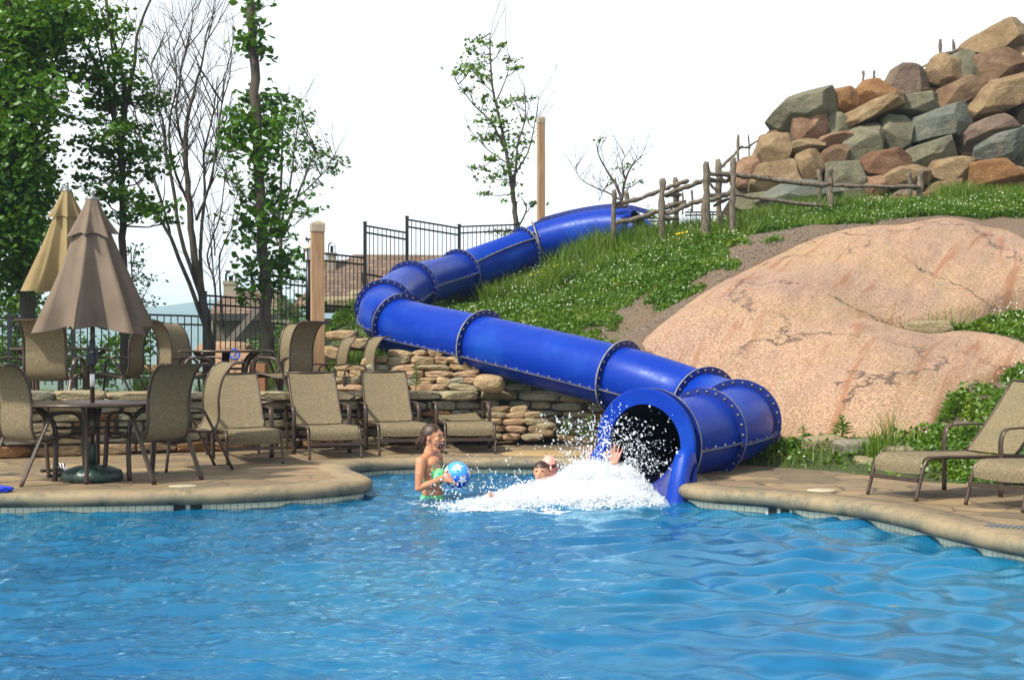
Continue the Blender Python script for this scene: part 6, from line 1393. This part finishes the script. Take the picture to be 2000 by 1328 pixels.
# head: turned to her left (screen right), chin dropped
hc = W(846, 855, 0); fx = Vector((.93, -.37, 0)).normalized(); fs = Vector((.37, .93, 0)).normalized(); up = Vector((0, 0, 1)); HM = Matrix((fx, fs, up)).transposed()
def H(x, y, z): return hc + HM @ Vector((x, y, z))
m_.ball(H(-.012, 0, .028), (.098, .076, .094), 22, M=HM); m_.ball(H(.022, 0, -.02), (.070, .063, .085), 20, M=HM); m_.ball(H(.040, 0, .022), (.052, .058, .062), 18, M=HM)
m_.capsule(H(.028, 0, -.098), H(.052, 0, -.118), .036, .024, 14); m_.capsule(H(-.03, -.05, -.04), H(.035, -.028, -.108), .022, .022, 10); m_.capsule(H(-.03, .05, -.04), H(.035, .028, -.108), .022, .022, 10)
m_.capsule(H(.088, 0, .02), H(.107, 0, -.018), .011, .015, 10); m_.ball(H(.097, -.010, -.022), .010, 8); m_.ball(H(.097, .010, -.022), .010, 8)
m_.capsule(H(.080, -.04, .044), H(.088, -.012, .040), .010, .010, 8); m_.capsule(H(.080, .04, .044), H(.088, .012, .040), .010, .010, 8)
m_.ball(H(.058, -.042, -.012), (.026, .022, .024), 10, M=HM); m_.ball(H(.058, .042, -.012), (.026, .022, .024), 10, M=HM)
for s in (-1, 1): m_.ball(H(-.012, s*.080, .0), (.018, .009, .030), 12, M=HM)
m_.capsule(H(.078, -.018, -.040), H(.078, .018, -.040), .010, .010, 8)
bw_ = fuse('body', m_, MAT['skin_w'], wm, .0048, 5)
e = MB(); e.ball(H(.072, 0, -.070), (.030, .026, .034), 16, M=HM); e.build('mouth', MAT['mouth'], wm)
e = MB(); pl = [H(.093+.006*math.cos(a), .026*math.cos(a), -.070+.036*math.sin(a)) for a in np.linspace(0, 2*math.pi, 25)[:-1]]; e.tube(pl+[pl[0]], .0036, 6, False); e.build('lips', MAT['lips'], wm)
e = MB(); e.tube([H(.094, -.017, -.047), H(.101, 0, -.046), H(.094, .017, -.047)], .0055, 6); e.build('teeth', MAT['teeth'], wm)
for s in (-1, 1):
    e = MB(); e.ball(H(.079, s*.031, .021), (.009, .014, .0065), 10, M=HM); e.build('eye', MAT['eye'], wm)
    e = MB(); e.tube([H(.083, s*.014, .043), H(.087, s*.034, .050), H(.074, s*.052, .044)], .0042, 5); e.build('eyebrow', MAT['hair'], wm)
e = MB(); e.ball(H(-.020, 0, .036), (.108, .088, .099), 24, M=HM); e.ball(H(-.055, 0, .0), (.072, .080, .088), 20, M=HM); e.capsule(H(-.10, 0, -.005), H(-.135, 0, -.03), .040, .036, 14); e.ball(H(-.150, 0, -.048), (.034, .034, .042), 12, M=HM)
e.capsule(H(-.14, 0, -.07), H(-.125, 0, -.115), .020, .008, 10); e.capsule(H(-.03, -.070, .03), H(-.08, -.062, -.045), .022, .020, 10)
hair = fuse('hair', e, MAT['hair'], None, .0045, 4)
o3 = OFF[hair.name]; bm = bmesh.new(); bm.from_mesh(hair.data); rm = []
for v in bm.verts:
    q = HM.transposed() @ (v.co+o3-hc)
    # hairline: clear the face and the ears
    lim = .070 if q.z > .088 else .052 if q.z > .062 else .022 if q.z > .035 else -.004 if q.z > .018 else -.030
    if q.x > lim + .02*abs(q.y)/.08*(q.z > .06) and q.z < .112: rm.append(v)
bmesh.ops.delete(bm, geom=rm, context='VERTS'); bm.to_mesh(hair.data); bm.free()
hair.parent = wm; d_ = o3-OFF[wm.name]
for v in hair.data.vertices: v.co += d_
hair.location = (0, 0, 0); OFF[hair.name] = OFF[wm.name]
e = MB(); e.ball(H(-.008, -.091, -.034), .0085, 8); e.build('earring', MAT['chrome'], wm)
def bik():
    m, nt, bs, N = nm('green_bikini'); nt.links.new(ramp(nt, [(.3, (.03, .32, .16)), (.48, (.09, .55, .28)), (.6, (.28, .62, .10)), (.72, (.05, .40, .42))], noise_tex(nt, 26, 3)), bs.inputs['Base Color']); bs.inputs['Roughness'].default_value = .55; return m
MAT['bikini'] = bik(); cN = W(856, 925, -.075); cF = W(860, 925, .06)
def in_top(p):
    for c in (cN, cF):
        q = p-c
        if q.x > -.056 and q.length < .088 and q.z < .046 - abs(q.y)*.25 + (.012 if q.x < .03 else 0): return True
    return -.071 < p.z-W(0, 925).z < -.048 and p.y > YW-.150 and p.x < cF.x+.05 and p.y < YW+.15
shell(bw_, 'bikini_top', MAT['bikini'], wm, in_top)
wl = W(0, 966).z; shell(bw_, 'bikini_bottom', MAT['bikini'], wm, lambda p: wl-.17-.35*abs(p.x-W(845, 0).x) < p.z < wl+.004 and abs(p.x-W(845, 0).x) < .2, .006)
e = MB()
q = [W(853, 917, -.120), W(845, 905, -.130), W(838, 896, -.115), W(829, 889, -.085), W(822, 893, -.045), W(817, 905, -.015)]; e.tube(q, .0055, 6); e.build('strap', MAT['bikini'], wm)
e = MB(); e.tube([W(863, 917, .06), W(859, 903, .075), W(853, 892, .09), W(845, 889, .09)], .0055, 6); e.build('strap', MAT['bikini'], wm)
# ---------------- beach ball
bc = W(893, 926.5, -.03); rb = .125
def ball_mat():
    m, nt, bs, N = nm('beach_ball_vinyl'); tc = N('ShaderNodeTexCoord'); sx = N('ShaderNodeSeparateXYZ'); nt.links.new(tc.outputs['Object'], sx.inputs[0])
    mr = N('ShaderNodeMapRange'); mr.inputs[1].default_value = .06; mr.inputs[2].default_value = .16; nt.links.new(sx.outputs[2], mr.inputs[0])
    nt.links.new(ramp(nt, [(0, (.004, .035, .42)), (.45, (.012, .13, .60)), (1, (.04, .30, .78))], mr.outputs[0]), bs.inputs['Base Color']); bs.inputs['Roughness'].default_value = .18; bs.inputs['Coat Weight'].default_value = .5; return m
bb = empty('beach_ball', tuple(bc-Vector((0, 0, rb))), label='blue inflatable beach ball with white stars in the woman\'s hands', cat='ball')
m_ = MB(); m_.ball(bc, rb, 48); m_.build('vinyl', ball_mat(), bb)
def star_on(nv, size, ang):
    nv = nv.normalized(); u, v = frame_of(nv); m_ = MB(); ring = []
    for k in range(10):
        a = ang+math.pi*k/5; r_ = size if k % 2 == 0 else size*.42; ring.append((r_*math.cos(a), r_*math.sin(a)))
    def prj(x, y): d = (nv*rb + u*x + v*y).normalized(); return bc + d*(rb+.0012)
    vs = []; fs = []; R_ = 5
    for i in range(R_+1): 
        for k in range(10):
            for t in (0, .5):
                x0, y0 = ring[k]; x1, y1 = ring[(k+1) % 10]; vs.append(prj((x0+(x1-x0)*t)*i/R_, (y0+(y1-y0)*t)*i/R_))
    for i in range(R_):
        for k in range(20): fs.append((i*20+k, i*20+(k+1) % 20, (i+1)*20+(k+1) % 20, (i+1)*20+k))
    m_.add(vs, fs, 0, True); m_.build('star', MAT['ballwhite'], bb)
MAT['ballwhite'] = simple('star_white', (.74, .78, .8), .25)
for nv, ang in (((.08,-.75,.66),.3),((.42,-.80,-.30),.9),((-.95,-.35,.45),.2),((.95,-.25,.25),.5),((-.35,-.8,-.62),.1),((.3,.3,-.9),0),((0,.9,.3),.4),((.75,.4,.6),.8)): star_on(Vector(nv), .058, ang)
# ---------------- bald man sliding in on his back, arms thrown up behind him
def Q(px, py, Y): return P(px, py, Y)
mm = empty('person', tuple(P(1100, 985, 12.9)), label='bald man in dark glasses shooting feet first out of the slide, both hands raised', cat='person')
m_ = MB(); hc2 = Q(1073, 911, 13.05); f2 = Vector((.10, -.99, .02)).normalized(); s2_ = Vector((.99, .10, 0)).normalized(); u2_ = f2.cross(s2_)*-1
if u2_.z < 0: u2_ = -u2_
HM2 = Matrix((f2, s2_, u2_)).transposed()
def H2(x, y, z): return hc2 + HM2 @ Vector((x, y, z))
m_.ball(H2(-.01, 0, .020), (.094, .076, .088), 22, M=HM2); m_.ball(H2(.024, 0, -.035), (.066, .060, .078), 18, M=HM2); m_.capsule(H2(.03, 0, -.10), H2(.058, 0, -.112), .036, .026, 12)
m_.capsule(H2(.085, 0, .012), H2(.104, 0, -.025), .011, .016, 8); m_.capsule(H2(.078, -.02, -.062), H2(.078, .02, -.062), .011, .011, 8)
m_.capsule(H2(.082, -.035, .032), H2(.082, .035, .032), .010, .010, 8)
for s in (-1, 1): m_.ball(H2(-.012, s*.078, -.008), (.017, .010, .030), 10, M=HM2)
nk = Q(1090, 955, 13.1); ch = Q(1115, 972, 13.1); blobline(m_, [(H2(-.02, 0, -.07), .058), (nk, .062)], 12)
m_.ball(ch, (.20, .19, .12), 20); m_.capsule(ch, Q(1060, 988, 12.95), .14, .13, 16)
shA = Q(1118, 950, 12.95); shB = Q(1122, 948, 13.3); eA = Q(1165, 938, 12.9); wA = Q(1200, 904, 12.85); eB = Q(1142, 930, 13.4); wB = Q(1150, 903, 13.35)
for sh, el_, wr_ in ((shA, eA, wA), (shB, eB, wB)): blobline(m_, [(sh, .062), (el_, .045)], 12); blobline(m_, [(el_, .044), (wr_, .027)], 12)
hand(m_, wA, Vector((.16, 0, 1)), Vector((-.3, -1, 0)), Vector((-1, .2, .1)), 1.12, .06, .20)
hand(m_, wB, Vector((.35, 0, .95)), Vector((-.2, -1, 0)), Vector((1, 0, .1)), 1.0, .1, .16)
hp_ = Q(1050, 992, 12.9)
for kx, ky, ax, ay, Yk, Ya, tx in ((1020,976,975,984,12.5,12.35,958), (1000,992,985,998,12.3,12.1,968)):
    k_ = Q(kx, ky, Yk); an = Q(ax, ay, Ya); blobline(m_, [(hp_, .085), (k_, .058)], 12); blobline(m_, [(k_, .056), (an, .034)], 12)
    toe = Q(tx, ay-18 if tx < 960 else ay-3, Ya-.05); blobline(m_, [(an, .034), (an.lerp(toe, .6), .032), (toe, .022)], 10)
    for i in range(5): m_.capsule(toe+Vector((0, (-.03+.015*i), 0)), toe+Vector((-.004, (-.032+.016*i), .026)), .010, .0085, 6)
bm_ = fuse('body', m_, MAT['skin_m'], mm, .0055, 4)
e = MB()
for s in (-1, 1): e.ball(H2(.088, s*.030, .012), (.008, .026, .016), 12, M=HM2)
e.tube([H2(.094, -.01, .015), H2(.094, .01, .015)], .003, 5)
for s in (-1, 1): e.tube([H2(.082, s*.055, .018), H2(.0, s*.086, .014)], .003, 5)
e.build('sunglasses', MAT['eye'], mm)
None and shell(bm_, 'beard', simple('stubble', (.10, .055, .04), .7), mm, lambda p: (HM2.transposed() @ (p-hc2)).x > .03 and -.135 < (HM2.transposed() @ (p-hc2)).z < -.070, .002)
shell(bm_, 'swim_shorts', simple('grey_shorts', (.05, .06, .08), .8), mm, lambda p: (p-hp_).length < .17, .008)
# ---------------- child riding in front of him
cc = empty('person', tuple(P(1057, 985, 12.7)), label='dark-haired child riding down on the bald man\'s lap, face half hidden by spray', cat='person')
m_ = MB(); hc3 = Q(1057, 922, 12.78); f3 = Vector((-.25, -.95, .1)).normalized(); s3 = Vector((.95, -.25, 0)).normalized(); u3 = Vector((0, .1, 1)); u3 = (u3-f3*u3.dot(f3)).normalized(); s3 = u3.cross(f3).normalized(); HM3 = Matrix((f3, s3, u3)).transposed()
def H3(x, y, z): return hc3 + HM3 @ Vector((x, y, z))
m_.ball(H3(-.01, 0, .018), (.084, .070, .080), 20, M=HM3); m_.ball(H3(.024, 0, -.025), (.060, .056, .064), 16, M=HM3); m_.capsule(H3(.03, 0, -.075), H3(.048, 0, -.085), .030, .022, 10); m_.capsule(H3(.080, 0, .0), H3(.092, 0, -.018), .009, .012, 8)
for s in (-1, 1): m_.ball(H3(-.01, s*.071, -.006), (.014, .008, .024), 8, M=HM3)
cN2 = Q(1056, 952, 12.78); cc2 = Q(1052, 975, 12.78); blobline(m_, [(H3(0, 0, -.06), .045), (cN2, .048), (cc2, .085)], 12); m_.capsule(Q(1032, 962, 12.75), Q(1082, 962, 12.8), .04, .04, 10)
for sx_ in (1030, 1084):
    blobline(m_, [(Q(sx_, 962, 12.75), .034), (Q(sx_-6, 985, 12.65), .026)], 8); blobline(m_, [(Q(sx_-6, 985, 12.65), .026), (Q(sx_-26, 984, 12.55), .018)], 8)
    hand(m_, Q(sx_-26, 984, 12.55), Vector((-1, 0, .1)), Vector((0, 0, -1)), Vector((0, 1, 0)), .7, .3, .1)
    blobline(m_, [(cc2+Vector((0, 0, -.1)), .06), (Q(sx_-30, 990, 12.5), .042), (Q(sx_-60, 992, 12.4), .026), (Q(sx_-70, 988, 12.38), .02)], 8)
bc_ = fuse('body', m_, MAT['skin_c'], cc, .005, 4)
shell(bc_, 'hair', MAT['hair'], cc, lambda p: (lambda q: q.z > .040-max(0, -q.x)*.9 and (q.x < .068 or q.z > .058) and q.z > -.05)(HM3.transposed() @ (p-hc3)), .009)
for s in (-1, 1):
    e = MB(); e.ball(H3(.074, s*.027, .010), (.007, .012, .006), 8, M=HM3); e.build('eye', MAT['eye'], cc)
e = MB(); e.ball(H3(.074, 0, -.050), (.008, .020, .008), 8, M=HM3); e.build('mouth', MAT['lips'], cc)
# ================================================================ splash
r_ = np.random.default_rng(5)
m, nt, bs, N = nm('white_water'); nt.nodes.remove(bs)
d = N('ShaderNodeBsdfDiffuse'); tl = N('ShaderNodeBsdfTranslucent'); g = N('ShaderNodeBsdfGlossy'); tp = N('ShaderNodeBsdfTransparent'); g.inputs['Roughness'].default_value = .2
nt.links.new(ramp(nt, [(.35, (.78, .88, .92)), (.55, (.95, .97, .98))], noise_tex(nt, 6, 5)), d.inputs[0]); tl.inputs[0].default_value = (.93, .97, 1, 1)
x = N('ShaderNodeMixShader'); x.inputs[0].default_value = .45; nt.links.new(d.outputs[0], x.inputs[1]); nt.links.new(tl.outputs[0], x.inputs[2])
y = N('ShaderNodeMixShader'); y.inputs[0].default_value = .08; nt.links.new(x.outputs[0], y.inputs[1]); nt.links.new(g.outputs[0], y.inputs[2])
nt.links.new(y.outputs[0], nt.nodes['Material Output'].inputs[0]); MAT['spray'] = m
m, nt, bs, N = nm('foam_sheet'); nt.nodes.remove(bs)
d = N('ShaderNodeBsdfDiffuse'); tp = N('ShaderNodeBsdfTransparent'); d.inputs[0].default_value = (.93, .96, .97, 1); at = N('ShaderNodeAttribute'); at.attribute_name = 'foam'
nz = noise_tex(nt, 13, 7, .72, stretch=(.6, 1, 1), dist=.8); sm = N('ShaderNodeMath'); sm.operation = 'ADD'; nt.links.new(nz, sm.inputs[0]); nt.links.new(at.outputs['Fac'], sm.inputs[1])
x = N('ShaderNodeMixShader'); nt.links.new(ramp(nt, [(.86, (0, 0, 0)), (1.0, (1, 1, 1))], sm.outputs[0]), x.inputs[0]); nt.links.new(tp.outputs[0], x.inputs[1]); nt.links.new(d.outputs[0], x.inputs[2]); nt.links.new(x.outputs[0], nt.nodes['Material Output'].inputs[0]); MAT['foam'] = m
def crest(x):   # height of the white water above the pool, along the slide's run-out
    return np.interp(x, [-.55, -.3, -.1, .12, .30, .45, .60, .85, 1.05, 1.22, 1.38], [0, .045, .10, .14, .18, .24, .29, .31, .26, .14, .02])
def yc(x): return np.interp(x, [-.8, -.2, .3, .9, 1.4], [12.2, 12.4, 12.56, 12.58, 12.6])
xs = np.arange(-1.15, 1.5, .014); ys_ = np.arange(11.2, 13.6, .014); X, Y2 = np.meshgrid(xs, ys_)
prof_ = np.exp(-((Y2-yc(X))/np.where(Y2 < yc(X), .26, .30))**2)
base_ = WZ + wave(X, Y2)*.9 + .006
rough = (fbm(X*7, Y2*9, 5, 81)-.35)*1.5; Zf = base_ + crest(X)*.78*prof_*(.45+1.0*fbm(X*5, Y2*6, 3, 81)) + .10*crest(X)*prof_*np.clip(rough, -.5, 1.2) + .03*prof_*(crest(X) > .05)*(fbm(X*26, Y2*30, 3, 88)-.5)
hd = np.exp(-(((X-.27)/.20)**2+((Y2-12.75)/.3)**2)); Zf -= hd*.05*(Zf-base_ > .05)
foam = np.clip(crest(X)*prof_*4.2, 0, .62)
tongue = np.exp(-(((Y2-(11.6+.35*(X+.9)))/.22)**2))*np.clip(1-(np.abs(X+.35)/.75)**2, 0, 1)*(.40)
ring = np.exp(-((np.hypot((X-.2)*.8, Y2-12.7)-.95)/.16)**2)*.30*(Y2 < 12.6)
foam = np.maximum(foam, np.maximum(tongue, ring)); foam += .16*np.exp(-(((X-.3)/1.0)**2+((Y2-12.2)/.7)**2))
V = np.stack([X.ravel(), Y2.ravel(), Zf.ravel()], 1); nx = len(xs); ny = len(ys_); I = np.arange(nx*ny).reshape(ny, nx); F = np.stack([I[:-1, :-1].ravel(), I[:-1, 1:].ravel(), I[1:, 1:].ravel(), I[1:, :-1].ravel()], 1)
fk = foam.ravel()[F].max(1) > .12; F = F[fk]
o = npmesh('splash_foam', V, F, MAT['foam'], smooth=True); at_ = o.data.attributes.new('foam', 'FLOAT', 'POINT'); at_.data.foreach_set('value', foam.ravel().astype('f')); tag(o, 'sheet of white foam spreading over the water below the slide mouth', 'foam', kind='stuff')
# spray: thousands of separate drops and torn lumps of water
ico = bmesh.new(); bmesh.ops.create_icosphere(ico, subdivisions=1, radius=1); IV = np.array([v.co[:] for v in ico.verts]); IF = np.array([[v.index for v in f.verts] for f in ico.faces]); ico.free()
def drops(C, rad, stretch=None):
    n = len(C); ax = r_.normal(size=(n, 3)); ax /= np.linalg.norm(ax, axis=1)[:, None]; ax[:, 2] = np.abs(ax[:, 2])+.4
    st = (1+r_.exponential(.7, n)) if stretch is None else stretch; V = IV[None]*rad[:, None, None]; dt = (V*ax[:, None]).sum(2, keepdims=True)/(ax**2).sum(1)[:, None, None]
    V = V + ax[:, None]*dt*(st[:, None, None]-1) + C[:, None] + r_.normal(size=(n, len(IV), 3))*rad[:, None, None]*.28; I = np.arange(n)[:, None]*len(IV)
    return V.reshape(-1, 3), np.concatenate([I+f[None] for f in IF])
def cloud(n, x, y, z, med, sg, lo, hi, keep=None):
    C = np.stack([x, y, z], 1); hx = np.hypot((x-.29)/.135, (z-.115)/.115); k = ~((hx < 1) & (y < 13.2)) & ~((np.hypot((x-.97)/.07, (z-.22)/.09) < 1) & (y < 12.95))
    if keep is not None: k &= keep
    C = C[k]; return C, r_.lognormal(math.log(med), sg, len(C)).clip(lo, hi)
n = 30000; x = r_.uniform(-.5, 1.36, n); y = yc(x)+r_.normal(size=n)*.16; h = crest(x)*np.exp(-((y-yc(x))/.3)**2)*(.45+1.0*fbm(x*5, y*6, 3, 81)); z = WZ+h*(.60+.45*r_.random(n)) + r_.exponential(.028, n)*(crest(x)*4)
C1, R1 = cloud(n, x, y, z, .0030, .62, .0012, .014, r_.random(n) < .04+h*4)
n = 7000; x = r_.normal(.35, .5, n); y = yc(x)-.18-np.abs(r_.normal(size=n))*.22; z = WZ+.01+np.abs(r_.normal(size=n))*.035; C5, R5 = cloud(n, x, y, z, .0034, .5, .0015, .010, (x < 1.3) & (x > -.7) & (fbm(x*6, y*8, 3, 91) > .45))
n = 1500; x = 1.0+r_.normal(size=n)*.22; y = 12.75+r_.normal(size=n)*.16; z = .06+np.abs(r_.normal(size=n))*.24
C2, R2 = cloud(n, x, y, z, .0033, .5, .0018, .010, (z < .72) & (x > .35) & (x < 1.5))
n = 900; x = r_.uniform(-.75, 1.2, n); y = 12.6+r_.normal(size=n)*.3; z = -.12+np.abs(r_.normal(size=n))*.14; C3, R3 = cloud(n, x, y, z, .0036, .45, .0016, .008)
n = 420; x = r_.normal(.70, .22, n); y = r_.normal(12.8, .2, n); z = r_.uniform(.12, .60, n); C4, R4 = cloud(n, x, y, z, .0042, .4, .002, .009)
V, F = drops(np.concatenate([C1, C2, C3, C4, C5]), np.concatenate([R1, R2, R3, R4, R5])); o = npmesh('splash_spray', V, F, MAT['spray'], smooth=True); tag(o, 'burst of white spray thrown up at the slide mouth', 'water spray', kind='stuff')
# mist: the finest spray hanging over the white water
xs = np.linspace(-.62, 1.40, 50); ty = np.linspace(-1, 1, 22); top = []; bot = []
for x_ in xs:
    c_ = float(crest(x_)); rt = []; rb_ = []
    for t_ in ty:
        y_ = float(yc(x_))+t_*.42; e_ = max(0, 1-t_*t_)**.7; hh = (c_*1.15+.02)*e_*(.6+.8*float(fbm(x_*4, y_*4, 3, 12)))
        rt.append(Vector((x_, y_, WZ-.01+max(.004, hh)))); rb_.append(Vector((x_, y_, WZ-.03)))
    top.append(rt); bot.append(rb_)
m_ = MB(); m_.grid(top, 0, True); m_.grid([r2[::-1] for r2 in bot], 0, True)
for a_, b_ in ((0, 1), (-1, 0)): pass
m_.grid([[top[0][k], bot[0][k]] for k in range(22)], 0); m_.grid([[bot[-1][k], top[-1][k]] for k in range(22)], 0); m_.grid([[bot[i][0], top[i][0]] for i in range(50)], 0); m_.grid([[top[i][-1], bot[i][-1]] for i in range(50)], 0)
m = bpy.data.materials.new('spray_mist'); m.use_nodes = True; nt = m.node_tree; nt.nodes.clear(); out = nt.nodes.new('ShaderNodeOutputMaterial'); pv = nt.nodes.new('ShaderNodeVolumePrincipled')
pv.inputs['Color'].default_value = (.97, .99, 1, 1); pv.inputs['Anisotropy'].default_value = .2
nz = noise_tex(nt, 9, 4, .65); mr = nt.nodes.new('ShaderNodeMapRange'); mr.inputs[1].default_value = .42; mr.inputs[2].default_value = .62; mr.inputs[3].default_value = .5; mr.inputs[4].default_value = 13; nt.links.new(nz, mr.inputs[0]); nt.links.new(mr.outputs[0], pv.inputs['Density'])
nt.links.new(pv.outputs[0], out.inputs['Volume'])
o = m_.build('spray_mist', m); bmx = bmesh.new(); bmx.from_mesh(o.data); bmesh.ops.remove_doubles(bmx, verts=bmx.verts, dist=1e-5); bmesh.ops.recalc_face_normals(bmx, faces=bmx.faces); bmx.to_mesh(o.data); bmx.free(); tag(o, 'fine white mist hanging in the splash', 'water mist', kind='stuff')
# leaf afloat and thin ripples of litter
m_ = MB(); c = G(1744, 1186, WZ+.02); c.z = WZ+.025; m_.add([c+Vector((-.035,0,0)), c+Vector((0,-.014,.004)), c+Vector((.04,0,0)), c+Vector((0,.014,.004))], [(0,1,2,3)]); o = m_.build('floating_leaf', simple('yellow_leaf', (.20, .17, .02), .6)); tag(o, 'small yellow leaf floating in the right foreground of the pool', 'leaf')
# ---------------------------------------------------------------- haze: a closed box of thin air round the whole scene
m = bpy.data.materials.new('haze_air'); m.use_nodes = True; nt = m.node_tree; nt.nodes.clear()
out = nt.nodes.new('ShaderNodeOutputMaterial'); pv = nt.nodes.new('ShaderNodeVolumePrincipled'); pv.inputs['Density'].default_value = .00045; pv.inputs['Color'].default_value = (.62, .82, 1.0, 1); pv.inputs['Anisotropy'].default_value = .1
nt.links.new(pv.outputs[0], out.inputs['Volume'])
m_ = MB(); m_.box((0, 1400, 45), (12400, 16000, 112)); o = m_.build('haze', m); tag(o, kind='stuff')
